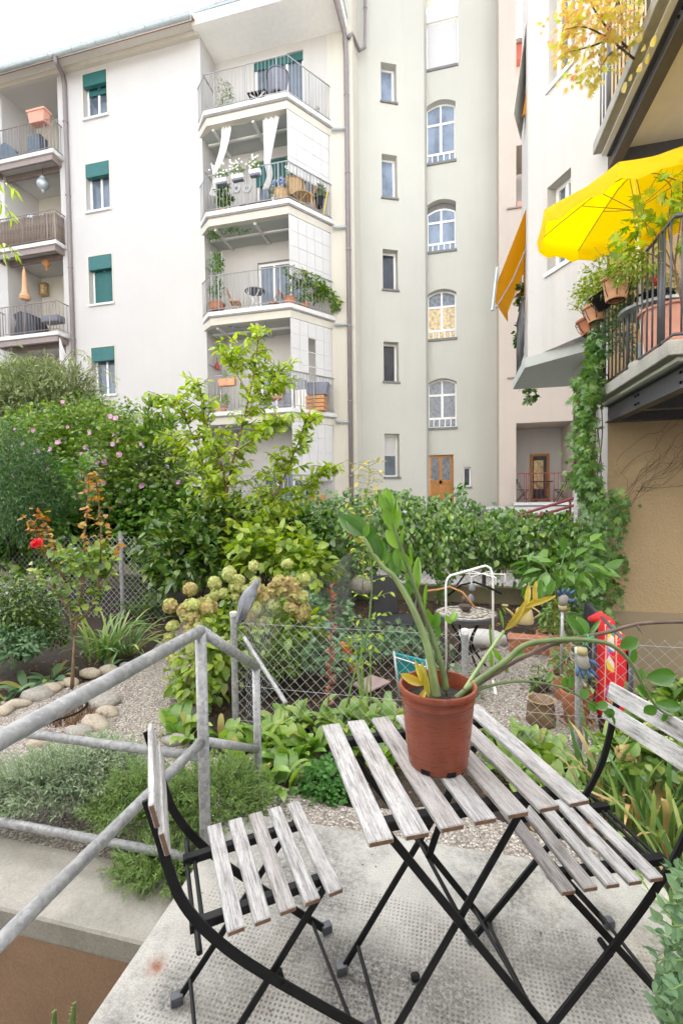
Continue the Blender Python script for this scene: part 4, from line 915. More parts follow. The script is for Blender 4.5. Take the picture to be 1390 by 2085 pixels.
for _ in range(26):
    q = [P(random.uniform(600, 1200), random.uniform(1150, 1215), Y=7.15)]
    for k in range(4): q.append(q[-1] + Vector((random.uniform(-.3, .3), 0, random.uniform(.05, .25))))
    b.tube(catmull(q, 3), random.uniform(.006, .013), 4)
b.build('vine', M['bark2'], ivy)
iv2 = thing('ivy_bank', 'ivy bank climbing below the wooden door behind the hedge', 'ivy', (0, 9.8, .5))
def bankpt():
    px = random.uniform(560, 1200); top = (1003 if px < 850 else 1033) + 5 * math.sin(px * .03) - (44 * math.exp(-((px - 935) / 24) ** 2)) + (8 if px > 960 else 0)
    return P(px, random.uniform(top + 5, 1082), Y=9.9 + random.uniform(-.4, .2))
foliage(iv2, *sheet_leaves(2600, bankpt, (0, -1, .3), .15, .5, .5, .9), T_OVAL, L['ivy'], 120)
# climber beside the balcony
cre = thing('virginia_creeper', 'light green creeper hanging from the balcony down the corner of the ochre wall', 'creeper', (2.0, 6.4, -.3))
def crept():
    py = random.choice([random.uniform(690, 850), random.uniform(830, 1260), random.uniform(940, 1250)]); c = 1192 + 18 * math.sin(py * .012) + (py - 690) * .045 if py < 1000 else 1208 + 14 * math.sin(py * .02); w = 30 + (26 if py > 960 else 0) + 10 * math.sin(py * .05) - (14 if py < 760 else 0)
    px = random.gauss(c, w * .38); px = min(px, 1266); return P(px, py, Y=6.45 - .25 * max(0, 1 - abs(px - c) / 60))
foliage(cre, *sheet_leaves(1900, crept, (-.15, -1, 0), .105, .28), T_STAR, L['creeper'], 260)
def crept2():
    py = random.uniform(1010, 1230); return P(1262 + 8 * math.sin(py * .05) + random.gauss(0, 7), py, Y=6.5)
foliage(cre, *sheet_leaves(90, crept2, (0, -1, 0), .09, .06), T_STAR, L['creeper'], 40)
b = MB()
for k in range(7):
    x = random.uniform(1185, 1225); q = [P(x + 12 * math.sin(j * .9 + k), 760 + j * 62, Y=6.5) for j in range(9)]; b.tube(catmull(q, 3), .007, 4)
b.build('vine', M['bark'], cre)
tw = thing('bare_creeper', 'bare twig tracery of creeper on the ochre wall under the balcony', 'creeper', (3.2, 6.57, 0)); b = MB()
for k in range(10):
    x, y = random.uniform(1245, 1300), random.uniform(900, 1040); q = []
    dx, dy = random.uniform(12, 22), random.uniform(-22, -4)
    for j in range(10): q.append(P(x, max(y, 834), Y=6.585)); x += dx + random.gauss(0, 5); y += dy + random.gauss(0, 8)
    b.tube(catmull(q, 2), .0022, 3)
    for j in range(3): m_ = random.randint(1, 7); e = q[m_] + Vector((random.uniform(-.1, .25), 0, random.uniform(-.05, .35))); e.z = min(e.z, 2.4); b.tube([q[m_], (q[m_] + e) / 2 + Vector((.03, 0, .02)), e], .0016, 3)
b.build('twig', M['bark2'], tw)

# ------------------------------------------------------------------ bright young tree
def leafy_branches(parent, lines, tmpl, mat, size, step, nind, spread=.6, droop=.35, trunk_mat='bark', tm='trunk', vmean=.5):
    stems(parent, tm, lines, M[trunk_mat]); Pn = []; D = []
    for pts, rr in lines:
        r0 = rr[0] if isinstance(rr, (list, tuple)) else rr
        for i in range(len(pts) - 1):
            a, c = Vector(pts[i]), Vector(pts[i + 1]); ri = (rr[i] if isinstance(rr, (list, tuple)) else rr)
            if ri > .011: continue
            n = max(1, int((c - a).length / step)); d = (c - a).normalized()
            for k in range(n):
                Pn.append(tuple(a + (c - a) * (k + random.random()) / n)); sd = d.cross(Vector(RNG.normal(0, 1, 3))).normalized(); D.append(tuple(d * .5 + sd * spread + Vector((0, 0, -droop))))
    Pn = np.array(Pn); D = unit(np.array(D)); n = len(Pn); N = unit(np.array([0, -.35, 1.0]) + rnd(n, .4))
    foliage(parent, Pn, D, N, size * RNG.uniform(.6, 1.2, n), np.clip(RNG.normal(vmean, .22, n), 0, 1), tmpl, mat, nind)
TD = 6.0
tree = thing('young_tree', 'young tree with bright yellow green leaves in the middle of the garden', 'tree', PD(468, 1190, TD))
lines = []; base = PD(468, 1190, TD)
def branch(pxs, r, dj=0):
    pts = [PD(x, y, TD + dj * i / (len(pxs) - 1)) for i, (x, y) in enumerate(pxs)]; pts = catmull(pts, 4); n = len(pts); lines.append((pts, [r * (1 - .8 * i / (n - 1)) for i in range(n)])); return pts
main = [([(462,1190),(452,1090),(470,960),(500,840),(520,740),(528,662)], .026, .2), ([(474,1190),(468,1080),(455,960),(420,860),(402,770)], .022, -.4), ([(470,1190),(505,1100),(560,1010),(600,920),(632,835)], .022, -.3),
        ([(500,1120),(560,1060),(620,990),(680,950)], .012, .3), ([(468,1080),(430,1000),(380,930),(345,880)], .013, .4), ([(455,1050),(420,960),(372,840),(340,815)], .011, -.5), ([(500,850),(550,800),(575,745)], .010, .3), ([(480,920),(540,880),(585,850)], .010, -.4), ([(505,800),(470,740),(462,720)], .009, .3)]
for pxs, r, dj in main:
    pts = branch(pxs, r, dj)
    for k in range(3, len(pts) - 1):
        for _ in range(4):
            d = (pts[k + 1] - pts[k - 1]).normalized(); sd = Vector((random.uniform(-1, 1), random.uniform(-.8, .8), random.uniform(-.1, .55))).normalized(); L_ = random.uniform(.18, .48) * (1.3 - .85 * k / len(pts)); q = [pts[k]]
            for j in range(4): q.append(q[-1] + (sd + d * .4 + Vector((0, 0, -.10 * j))).normalized() * L_ / 4)
            lines.append((q, [.007, .006, .005, .004, .003]))
leafy_branches(tree, lines, T_OVAL, L['tree'], .112, .022, 300)
# ------------------------------------------------------------------ back hedge, shrubs left
def shrub(name, label, cat, base, clouds, tmpl, mat, nind=0, trunk=True, tmat='bark2', group=None):
    o = thing(name, label, cat, base, 0, group)
    parts = [bush_cloud(*c[:6], **(c[6] if len(c) > 6 else {})) for c in clouds]; A = [np.concatenate([p[i] for p in parts]) for i in range(5)]
    foliage(o, *A, tmpl, mat, nind)
    if trunk:
        ls = []; c0 = Vector(clouds[0][0])
        for k in range(6):
            e = Vector(clouds[k % len(clouds)][0]) + Vector((random.uniform(-.5, .5) * clouds[0][1][0], random.uniform(-.3, .3) * clouds[0][1][1], random.uniform(-.2, .5) * clouds[0][1][2])); m_ = (Vector(base) + e) / 2 + Vector((random.uniform(-.1, .1), random.uniform(-.1, .1), .1)); ls.append(([Vector(base), m_, e], [.02, .014, .006]))
        stems(o, 'trunk', ls, M[tmat])
    return o
def c_(px, py, d): return tuple(PD(px, py, d))
bud = shrub('willowy_shrub', 'grey green willowy shrub with arching shoots below the left balconies', 'shrub', P(90, 1015, Y=9.2), [(c_(90, 850, 10), (1.35, .9, 1.1), 260, 60, .30, .14), (c_(40, 800, 10.3), (.8, .7, .65), 120, 60, .26, .13), (c_(185, 880, 9.7), (.7, .6, .5), 80, 50, .26, .13)], T_NARROW, L['silver'], 0)
ls = []
for k in range(16):
    a = PD(random.uniform(60, 200), random.uniform(740, 850), 9.8); s_ = random.choice([-1, 1, 1, 1]); q = [a]
    for j in range(6): q.append(q[-1] + Vector((s_ * .17 + random.gauss(0, .03), -.06, .14 - .065 * j)))
    ls.append((q, [.008, .007, .006, .005, .004, .003, .002]))
leafy_branches(bud, ls, T_NARROW, L['silver'], .11, .035, 60, tm='shoot')
hib = shrub('hibiscus_hedge', 'broad hibiscus hedge dotted with mauve flowers at the left', 'hedge', P(190, 1170, Y=7.3), [(c_(190, 990, 7.5), (1.9, .7, .95), 420, 26, .20, .075), (c_(60, 930, 7.6), (.9, .6, .7), 150, 26, .2, .075), (c_(300, 960, 7.4), (.75, .6, .75), 140, 26, .2, .075), (c_(200, 880, 7.8), (1.1, .6, .5), 150, 24, .2, .075)], T_STAR, L['hib'], 120)
petal = leaf_tmpl(.85, -.15, -.05, (.4, .8), [.75, 1.0])
def flower(parent, p, face, s, mat, tm, n=5, open_=.55, name='flower', eye=None):
    f = np.array(face); f = f / np.linalg.norm(f); x, y = basis(Vector(f)); Pn = np.tile(np.array(p), (n, 1)); D = np.array([tuple((x * math.cos(2 * math.pi * k / n) + y * math.sin(2 * math.pi * k / n)) * 1.0 + Vector(f) * open_) for k in range(n)])
    o = put(name, cloud_mesh(name, Pn, D, np.tile(f, (n, 1)), np.full(n, s), RNG.uniform(.2, .9, n), tm), mat, parent)
    if eye: MB().lathe([(s * .22, 0), (0, s * .12)], 6, (p[0], p[1] - .01, p[2])).build('eye', eye, o)
M['deeppink'] = plain('flower_eye', (.35, .02, .09), .6)
for k, (px, py) in enumerate([(186,880),(214,940),(168,925),(175,911),(120,902),(105,916),(70,876),(33,875),(60,930),(53,950),(74,922),(83,918),(99,955),(30,970),(170,965),(180,975),(201,943),(217,943),(232,905),(235,886),(245,898),(245,927),(290,990),(246,1022),(288,905),(238,853),(226,848),(280,850),(130,820),(365,983),(110,1000),(48,905),(140,870),(157,1012),(212,982)]):
    p = PD(px, py, 6.75 + (.25 if py < 900 else 0)); flower(hib, tuple(p), (random.uniform(-.5, .5), -1, random.uniform(-.2, .5)), random.uniform(.035, .06), L['pinkpet'], petal, eye=M['deeppink'] if k % 2 else None)
lau = shrub('laurel_shoots', 'upright laurel shoots standing above the hedge against the cream wall', 'shrub', PD(320, 1000, 7.2), [(c_(325, 900, 7.2), (.35, .3, .45), 30, 12, .14, .12, dict(droop=-.6)), (c_(308, 850, 7.2), (.08, .08, .3), 14, 9, .07, .12, dict(droop=-.9)), (c_(343, 860, 7.2), (.06, .06, .2), 8, 9, .07, .12, dict(droop=-.9))], T_OVAL, L['rose'], 60)
con = shrub('conifer', 'dark feathery conifer at the left frame edge', 'conifer', P(30, 1180, Y=5.6), [(c_(20, 1040, 6.0), (.55, .5, .95), 170, 60, .16, .075), (c_(70, 1010, 6.1), (.4, .4, .6), 90, 60, .14, .07), (c_(5, 930, 6.2), (.35, .4, .5), 60, 60, .14, .07)], T_NEEDLE, L['conifer'], 0)
ivl = shrub('ivy_mass', 'dark ivy mass behind the left wire fence', 'ivy', P(290, 1190, Y=6.7), [(c_(290, 1090, 7.0), (1.3, .4, .75), 300, 20, .2, .10), (c_(560, 1120, 7.0), (.95, .35, .65), 200, 20, .2, .10), (c_(430, 1100, 7.2), (.9, .3, .7), 180, 18, .2, .10), (c_(60, 1110, 7.0), (1.1, .4, .8), 260, 20, .2, .10)], T_HEART, L['ivy'], 160)
vin = shrub('wild_vine', 'light green vine leaves hanging over the dark hedge behind the rose', 'vine', P(140, 1180, Y=6.3), [(c_(140, 1000, 6.4), (.42, .22, .5), 34, 9, .14, .10), (c_(120, 1080, 6.3), (.2, .2, .25), 12, 8, .12, .10)], T_STAR, L['creeper'], 120, False)
rho = shrub('rhododendron', 'rhododendron with whorled leathery leaves left of the hydrangea', 'shrub', P(400, 1262, Z=GZ), [(c_(395, 1160, 5.5), (.55, .4, .5), 75, 12, .11, .13, dict(droop=.1)), (c_(345, 1120, 5.7), (.35, .3, .4), 40, 12, .11, .13, dict(droop=.1)), (c_(420, 1080, 5.8), (.5, .3, .35), 50, 12, .11, .13, dict(droop=.1))], T_OVAL, L['dark'], 200)
yel = shrub('philadelphus', 'yellow green leafy shrub behind the hydrangea and bird figure', 'shrub', P(560, 1250, Z=GZ), [(c_(555, 1130, 5.2), (.5, .35, .35), 60, 10, .13, .12), (c_(620, 1160, 5.0), (.3, .3, .25), 30, 10, .12, .11)], T_WIDE, L['hydl'], 160)
lsh = shrub('small_leaved_shrub', 'small leaved dark shrub left of the rose trunk', 'shrub', P(40, 1345, Z=GZ), [(c_(45, 1240, 4.4), (.38, .3, .32), 90, 26, .09, .045), (c_(10, 1290, 4.2), (.3, .25, .25), 60, 26, .08, .045), (c_(80, 1290, 4.3), (.25, .2, .22), 40, 24, .08, .042)], T_OVAL, L['dark'], 0)
lsh2 = shrub('blue_green_shrub', 'blue green shrub beneath the small leaved one at the left edge', 'shrub', P(20, 1360, Z=GZ), [(c_(25, 1320, 4.05), (.25, .2, .14), 40, 20, .08, .055)], T_OVAL, L['colum'], 0, False)
euo = shrub('box_bush', 'rounded fine leaved bush inside the fine mesh fence', 'shrub', P(585, 1420, Z=GZ), [(c_(575, 1345, 3.75), (.20, .18, .19), 110, 24, .05, .028)], T_OVAL, L['rosemary'], 0)
# standard rose
rb = P(147, 1398, Z=GZ); rd = 3.9
rose = thing('rose_bush', 'leggy rose with orange young leaves and one red bloom', 'rose', rb); ls = []
def rbr(pxs, r):
    pts = catmull([PD(x, y, rd + random.uniform(-.12, .12)) for x, y in pxs], 4); pts[0] = PD(*pxs[0], rd); n = len(pts); ls.append((pts, [r * (1 - .7 * i / (n - 1)) for i in range(n)])); return pts
rbr([(147,1400),(150,1330),(152,1290)], .018); ls2 = ls; 
for pxs, r in (([(152,1290),(140,1235),(133,1180),(90,1130),(75,1090),(62,1055)], .0125), ([(152,1290),(160,1240),(170,1185),(172,1110),(178,1030),(182,965)], .0125), ([(160,1265),(190,1235),(200,1200),(205,1150),(206,1080),(200,1010),(195,975)], .012), ([(133,1180),(110,1120),(95,1075),(80,1045)], .009), ([(170,1185),(150,1140),(120,1120)], .009), ([(200,1200),(225,1160),(245,1110)], .008), ([(145,1250),(110,1200),(70,1160)], .009)): rbr(pxs, r)
stems(rose, 'trunk', ls, M['bark']); Pn = []; D = []; V = []; 
for pts, rr in ls[1:]:
    for i in range(3, len(pts)):
        t = i / len(pts)
        for k in range(5): Pn.append(tuple(pts[i] + Vector(RNG.normal(0, .025, 3)))); D.append((random.gauss(0, 1), random.gauss(0, 1), random.uniform(-.5, .6))); V.append(PD(0, 0, 1).z * 0 + pts[i].z)
Pn = np.array(Pn); D = unit(np.array(D)); V = np.array(V); n = len(Pn); N = unit(np.array([0, -.3, 1.]) + rnd(n, .4)); hi = V > np.quantile(V, .52)
foliage(rose, Pn[hi], D[hi], N[hi], RNG.uniform(.04, .07, hi.sum()), np.clip(RNG.normal(.5, .3, hi.sum()), 0, 1), T_WIDE, L['orange'], 90)
foliage(rose, Pn[~hi], D[~hi], N[~hi], RNG.uniform(.05, .085, (~hi).sum()), np.clip(RNG.normal(.5, .3, (~hi).sum()), 0, 1), T_WIDE, L['rose'], 60)
foliage(rose, *bush_cloud(c_(165, 1150, 3.9), (.24, .2, .18), 26, 8, .08, .07), T_WIDE, L['rose'], 80)
p = PD(77, 1108, 3.85)
for k in range(3): flower(rose, (p.x, p.y - .01 * k, p.z + .005 * k), (random.uniform(-.3, .3), -.8, .7), .055 - .012 * k, L['red'], petal, 6, .3 + .3 * k, 'bloom')
# ------------------------------------------------------------------ ferns
def fern(label, px, py, n, ln, mat=L['fern'], group='ferns in the back bed'):
    base = P(px, py, Z=GZ); o = thing('fern', label, 'fern', base, 0, group)
    for k in range(n):
        a = random.uniform(0, 6.28); q = []; 
        for j in range(9): t = j / 8; q.append(base + Vector((math.cos(a) * ln * .75 * t, math.sin(a) * ln * .75 * t, ln * (1.25 * t - .75 * t * t))))
        Pn = []; D = []; S = []
        for j in range(1, 9):
            for h in (0, .5):
                m_ = q[j - 1].lerp(q[j], h); d = (q[j] - q[j - 1]).normalized(); sd = d.cross(Vector((0, 0, 1))).normalized()
                for s_ in (-1, 1): Pn.append(tuple(m_)); D.append(tuple(sd * s_ + d * .45)); S.append(ln * .24 * math.sin(math.pi * min(1, (j + h) / 9.3) ** .7))
        n_ = len(Pn); fr_ = put('frond', cloud_mesh('frond', np.array(Pn), np.array(D), np.tile([0, -.1, 1.], (n_, 1)) + rnd(n_, .12), np.array(S), np.clip(RNG.normal(.5, .2, n_), 0, 1), T_NARROW), mat, o)
        MB().tube(q, [.004] * 8 + [.001], 4).build('rib', M['stemgreen'], fr_)
fern('tall upright fern rising in front of the dark hedge right of the wire fence post', 300, 1235, 6, .85); fern('soft low fern beside the daylily clump', 285, 1262, 10, .5); fern('small fern at the end of the gravel path by the rhododendron', 325, 1258, 8, .45)
# ------------------------------------------------------------------ blades
def blades(mat, L_, w, n=6, bends=(.6, 1.9)): return [blade_mesh('leaf', L_ * random.uniform(.7, 1.15), w * random.uniform(.7, 1.2), random.uniform(*bends), random.uniform(.1, .95), mat) for _ in range(n)]
BL_D = blades(L['iris'], .55, .022); BL_DRY = blades(L['dry'], .5, .018)
clump_of_blades('daylily', 'arching daylily clump beside the gravel path end', 'daylily', tuple(P(210, 1340, Z=GZ)), BL_D, 80, .16, None, .25); clump_of_blades('daylily', 'smaller daylily clump spilling right with yellow tipped blades', 'daylily', tuple(P(262, 1330, Z=GZ)), BL_D + BL_DRY[:2], 34, .10, None, .6)
BL_I = blades(L['iris'], .62, .03, 8, (.1, 1.2)); BL_ID = blades(L['dry'], .55, .024, 6, (1.0, 2.6))
for k, (px, py, n, lb) in enumerate([(1215, 1640, 14, 'stiff blue green iris fan behind the right chair'), (1265, 1690, 18, 'iris clump with drooping blades right of the table corner'), (1320, 1720, 20, 'iris clump with dry tan blades beside the terrace edge'), (1370, 1760, 18, 'iris clump at the right frame edge, mostly faded'), (1390, 1640, 14, 'green iris clump at the right frame edge behind the chair back'), (1300, 1620, 12, 'upright iris fan under the right chair backrest')]):
    clump_of_blades('iris', lb, 'iris', tuple(P(px, py, Z=GZ)), BL_I + (BL_ID[:3] if k in (1, 2, 3) else BL_ID[:1]), int(n * 1.6), .10, 'irises along the terrace edge', .22, .6, 1.05)
for p_, w_ in (((.82, 1.75), 'touching the back right terrace corner'), ((.86, 1.5), 'nearest the camera beside the terrace edge'), ((.95, 1.95), 'behind the back right terrace corner'), ((1.05, 1.7), 'a step right of the terrace corner')): clump_of_blades('iris', 'faded iris clump ' + w_, 'iris', (p_[0], p_[1], GZ), BL_I * 2 + BL_ID, 28, .08, 'irises along the terrace edge', .25, .5, .9)
# ------------------------------------------------------------------ broad lily leaves
def broad(mat, n=6, L_=.22, w=.07, bends=(.3, 1.6)):
    out = []
    for _ in range(n):
        l = L_ * random.uniform(.8, 1.2); out.append(blade_mesh('leaf', l, w * random.uniform(.8, 1.25), random.uniform(*bends), random.uniform(.05, .95), mat, 7, .35))
    return out
BR = broad(L['lily']); BRY = broad(L['lily_y'], 4, .19, .045, (.9, 2.2))
k = 0
spots = [(352,1478,6),(378,1496,5),(455,1500,7),(492,1540,5),(520,1515,6),(560,1500,8),(540,1560,6),(588,1475,8),(600,1540,10),(575,1590,7),(640,1470,9),(640,1520,9),(690,1480,9),(740,1470,9),(720,1520,9),(790,1465,9),(830,1500,8),(770,1540,8),(870,1480,8),(1010,1510,9),(1045,1520,10),(1085,1530,10),(1030,1560,9),(1110,1560,9),(1070,1590,8),(1130,1620,7),(1150,1600,5),(960,1500,8)]
names = ['leftmost of the broad leaved lily clumps, on the gravel edge', 'lily clump just left of the tall rail post', 'lily clump between the rail posts, in front of the wired post', 'lily clump with a wilted tan leaf between the rail posts', 'lily clump right behind the short rail post', 'yellow green lily clump under the fence brace', 'low lily clump right of the short rail post', 'lily clump at the foot of the fence brace', 'sprawling lily clump left of the table, leaves hanging to the gravel', 'lily leaves trailing onto the gravel beside the short rail post']
nth = ['first', 'second', 'third', 'fourth', 'fifth', 'sixth', 'seventh', 'eighth', 'ninth']
ordinal = [''] * 18; lft = sorted([i for i in range(10, 28) if spots[i][0] < 900], key=lambda i: spots[i][0]); rgt = sorted([i for i in range(10, 28) if spots[i][0] >= 900], key=lambda i: spots[i][0])
for k_, i_ in enumerate(lft): ordinal[i_ - 10] = nth[k_] + ' lily clump from the left between wire fence and table, left of the pot'
for k_, i_ in enumerate(rgt): ordinal[i_ - 10] = nth[k_] + ' lily clump from the left in the bed seen behind the right table slats'
for i, (px, py, n) in enumerate(spots):
    lb = names[i] if i < len(names) else ordinal[i - 10]
    clump_of_blades('lily_clump', lb, 'lily', tuple(P(px, py + 12, Z=GZ)), BR * 4 + BRY[: (2 if px < 800 else 1)], int(n * 2.3), .07, 'broad leaved lilies in the front bed', .45, .7, 1.1)
BH = broad(L['colum'], 4, .2, .075, (.8, 1.8)) + BRY[:1]
for px, py, lb in ((15, 1425, 'hosta with tan edged leaves at the left frame edge'), (55, 1405, 'hosta clump behind the olive grey stone'), (105, 1385, 'small hosta left of the rose trunk'), (212, 1360, 'single pale hosta seedling by the long buff stone')):
    clump_of_blades('hosta', lb, 'hosta', tuple(P(px, py, Z=GZ)), BH, 12 if px < 150 else 4, .07, 'hostas in the rose bed', .7, .6, 1.1)
# ------------------------------------------------------------------ rosemary, lavender
def herb(name, label, cat, center, radii, n, tmpl, mat, size, sprig=.1, droop=0):
    o = thing(name, label, cat, (center[0], center[1], GZ)); Pn = []; D = []; S = []; ls = []
    for k in range(n):
        d = Vector(RNG.normal(0, 1, 3)); d.z = abs(d.z) * .9 - .15; d.normalize(); kk = random.uniform(.55, 1.0) if random.random() < .8 else random.uniform(.2, .6); a = Vector(center) + Vector((d.x * radii[0], d.y * radii[1], d.z * radii[2])) * kk; u = (d + Vector((0, 0, .55 - droop)) + Vector(RNG.normal(0, .25, 3))).normalized(); l = sprig * random.uniform(.6, 1.3)
        ls.append(([a - u * l * .3, a + u * l], [.0018, .001]))
        x, y = basis(u); m_ = 11
        for j in range(m_): t = j / m_; an = j * 2.4; Pn.append(tuple(a + u * l * t)); D.append(tuple((x * math.cos(an) + y * math.sin(an)) * (1.1 - .6 * t) + u * .75)); S.append(size * (1.1 - .35 * t) * random.uniform(.8, 1.2))
    Pn = np.array(Pn); n_ = len(Pn); foliage(o, Pn, unit(np.array(D)), unit(np.array([0, -.3, 1.]) + rnd(n_, .3)), np.array(S), np.clip(np.repeat(RNG.normal(.5, .2, n), 11) + RNG.normal(0, .08, n_), 0, 1), tmpl, mat)
    stems(o, 'stem', ls, M['stemgreen'], 3); return o
lav = P(100, 1700, Z=GZ)
herb('lavender', 'silvery lavender bush by the coping at the left frame edge', 'lavender', tuple(P(85, 1690, Y=1.84))[:2] + (-.06,), (.28, .17, .14), 430, T_NARROW, L['lav'], .036); herb('lavender', 'grey green lavender behind the crossing rails', 'lavender', tuple(P(190, 1640, Y=1.95))[:2] + (-.03,), (.26, .20, .15), 460, T_NARROW, L['lav'], .036)
herb('rosemary', 'trailing rosemary spilling over the coping below the left chair', 'rosemary', tuple(P(300, 1700, Y=1.85))[:2] + (-.05,), (.27, .16, .14), 620, T_NARROW, L['rosemary'], .028, .09, .25); herb('rosemary', 'rosemary filling the corner behind the rail posts', 'rosemary', tuple(P(440, 1650, Y=1.92))[:2] + (-.04,), (.24, .20, .17), 760, T_NARROW, L['rosemary'], .026, .09)
herb('rosemary', 'hanging rosemary shoots against the terrace corner on the coping', 'rosemary', tuple(P(325, 1810, Y=1.60))[:2] + (-.12,), (.20, .07, .06), 230, T_NARROW, L['rosemary'], .026, .08, .5)
gc = thing('ground_cover', 'mat of small round leaves at the edge of the gravel beside the table', 'plant', P(665, 1620, Z=GZ)); foliage(gc, *bush_cloud(tuple(P(668, 1598, Z=GZ + .02)), (.19, .16, .11), 130, 9, .035, .026, droop=.2, zmin=-.1), T_DISC, L['ground'], 0)
# ------------------------------------------------------------------ hydrangea
hb_ = P(470, 1425, Z=GZ); hyd = shrub('hydrangea', 'hydrangea with cream and pink mophead flowers behind the guard rail', 'hydrangea', hb_, [(c_(440, 1330, 3.75), (.34, .28, .27), 60, 10, .10, .085), (c_(520, 1290, 4.0), (.5, .3, .28), 70, 10, .11, .09), (c_(410, 1390, 3.6), (.2, .2, .16), 26, 9, .09, .085), (c_(580, 1270, 4.2), (.32, .25, .25), 40, 10, .1, .09)], T_WIDE, L['hydl'], 220, True, 'bark')
def mophead(px, py, dpx, d, pinkish):
    p = PD(px, py, d); r = dpx / 2 * d / FPX * 1.02; n = 210; dd = unit(rnd(n)); sc_ = RNG.uniform(.78, 1.15, 3); Pn = np.array(p) + dd * r * .82 * sc_ * RNG.uniform(.88, 1.1, (n, 1)); D = unit(np.cross(dd, rnd(n)) + dd * RNG.uniform(-.05, .4, (n, 1))); V = np.clip(RNG.normal(.28 if pinkish else .72, .2, n), 0, 1)
    o = put('flower_head', cloud_mesh('flower_head', Pn - D * r * .16, D, dd, np.full(n, r * .40) * RNG.uniform(.8, 1.3, n), V, T_DISC), L['hydf'], hyd)
    bm = bmesh.new(); bmesh.ops.create_icosphere(bm, subdivisions=2, radius=r * .52); me = bpy.data.meshes.new('core'); bm.to_mesh(me); bm.free(); q = put('core', me, L['hydf'], o, True, T(*p)); at = me.attributes.new('v', 'FLOAT', 'FACE'); at.data.foreach_set('value', [.3 if pinkish else .6] * len(me.polygons))
for px, py, dpx, pk_ in [(388,1200,34,1),(467,1168,34,0),(487,1182,26,0),(517,1153,24,0),(585,1147,24,0),(440,1210,26,0),(425,1222,28,0),(455,1208,26,0),(375,1243,38,1),(395,1256,34,1),(352,1275,28,0),(390,1278,34,1),(350,1340,26,0),(355,1345,30,0),(395,1320,40,0),(405,1350,34,0),(428,1305,34,0),(388,1382,28,0),(452,1362,22,1),(345,1298,24,0),(520,1200,30,0),(480,1195,30,0),(540,1215,36,1),(575,1200,38,1),(600,1195,34,1),(615,1215,30,0),(556,1232,30,0),(590,1235,28,1),(620,1180,26,0),(500,1290,32,1),(535,1270,32,1),(560,1290,26,0),(492,1325,22,1),(510,1250,34,1)] + [(random.uniform(515,640), random.uniform(1180,1262), random.uniform(24,36), random.random()<.5) for _ in range(12)] + [(random.uniform(345,430), random.uniform(1225,1310), random.uniform(26,38), random.random()<.3) for _ in range(9)] + [(random.uniform(430,520), random.uniform(1170,1230), random.uniform(22,32), 0) for _ in range(5)]:
    mophead(px, py, dpx, 3.55 if py > 1230 and px < 470 else 3.9, pk_)
hy2 = shrub('hydrangea', 'low hydrangea with one fading pink flower behind the right chair', 'hydrangea', P(1330, 1600, Z=GZ), [(c_(1350, 1500, 2.35), (.2, .16, .12), 40, 10, .07, .07), (c_(1400, 1445, 2.5), (.18, .15, .12), 26, 10, .07, .075), (c_(1300, 1545, 2.2), (.13, .12, .08), 20, 9, .06, .065)], T_WIDE, L['rose'], 160, True, 'bark')
hyd_old = hyd; hyd = hy2; mophead(1275, 1535, 44, 2.15, True); mophead(1318, 1482, 26, 2.3, False); hyd = hyd_old
# ------------------------------------------------------------------ neighbour's undergrowth
shrub('columbine_patch', 'blue green columbine leaves behind the wire fence, centre', 'plant', P(700, 1400, Z=GZ), [(c_(760, 1300, 4.4), (.5, .3, .10), 60, 8, .08, .07), (c_(690, 1330, 3.7), (.3, .2, .2), 40, 8, .08, .065), (c_(650, 1250, 4.3), (.3, .2, .15), 30, 8, .08, .07), (c_(850, 1310, 4.3), (.35, .2, .08), 34, 8, .08, .07), (c_(910, 1380, 3.7), (.3, .15, .05), 26, 8, .07, .055)], T_STAR, L['colum'], 120, False)
rl = thing('red_leaved_rose', 'slender stem with dark red leaves at the wire fence', 'rose', P(668, 1440, Z=GZ)); q = catmull([PD(x, y, 3.2) for x, y in ((668, 1440), (672, 1350), (674, 1250), (672, 1190))], 5); leafy_branches(rl, [(q, [.006 * (1 - .7 * i / len(q)) for i in range(len(q))])], T_OVAL, L['redleaf'], .055, .014, 60, 1.0, .0, 'bark', 'stem')
sh_ = thing('green_rose_shoot', 'tall green shoot with pinnate leaves and a purple tip left of the pot plant', 'plant', P(700, 1450, Z=GZ)); ls = []
q = catmull([PD(x, y, 2.9) for x, y in ((705, 1440), (722, 1370), (745, 1300), (757, 1200), (752, 1130), (738, 1095), (722, 1085))], 5); ls.append((q, [.007 * (1 - .75 * i / len(q)) for i in range(len(q))])); lv = [(q, .005)]
for i in range(6, len(q) - 2, 2):
    for s_ in (-1, 1): e = q[i] + Vector((s_ * random.uniform(.07, .13), random.uniform(-.05, .05), random.uniform(-.02, .06))); lv.append(([q[i], (q[i] + e) / 2, e], [.0025, .002, .0015]))
leafy_branches(sh_, lv[1:], T_OVAL, L['tree'], .045, .022, 90, .7, .1, 'stemgreen', 'leaf_stalk'); stems(sh_, 'stem', ls, M['stemgreen'])
p = PD(718, 1085, 2.9); flower(sh_, tuple(p), (-.5, -.6, -.2), .03, M['deeppink'], petal, 7, .8, 'bloom')
yl = thing('yellow_rose_shoot', 'thin shoot with yellowing leaves in front of the ivy left of the pot plant', 'plant', PD(738, 1200, 4.6)); q = catmull([PD(x, y, 4.6) for x, y in ((738, 1200), (742, 1100), (745, 1020), (752, 970), (749, 940))], 5); ls = [(q, [.006 * (1 - .7 * i / len(q)) for i in range(len(q))])]
for i in range(4, len(q) - 1):
    for s_ in (-1, 1): e = q[i] + Vector((s_ * random.uniform(.1, .22), 0, random.uniform(-.06, .06))); ls.append(([q[i], (q[i] + e) / 2 + Vector((0, 0, .02)), e], .002))
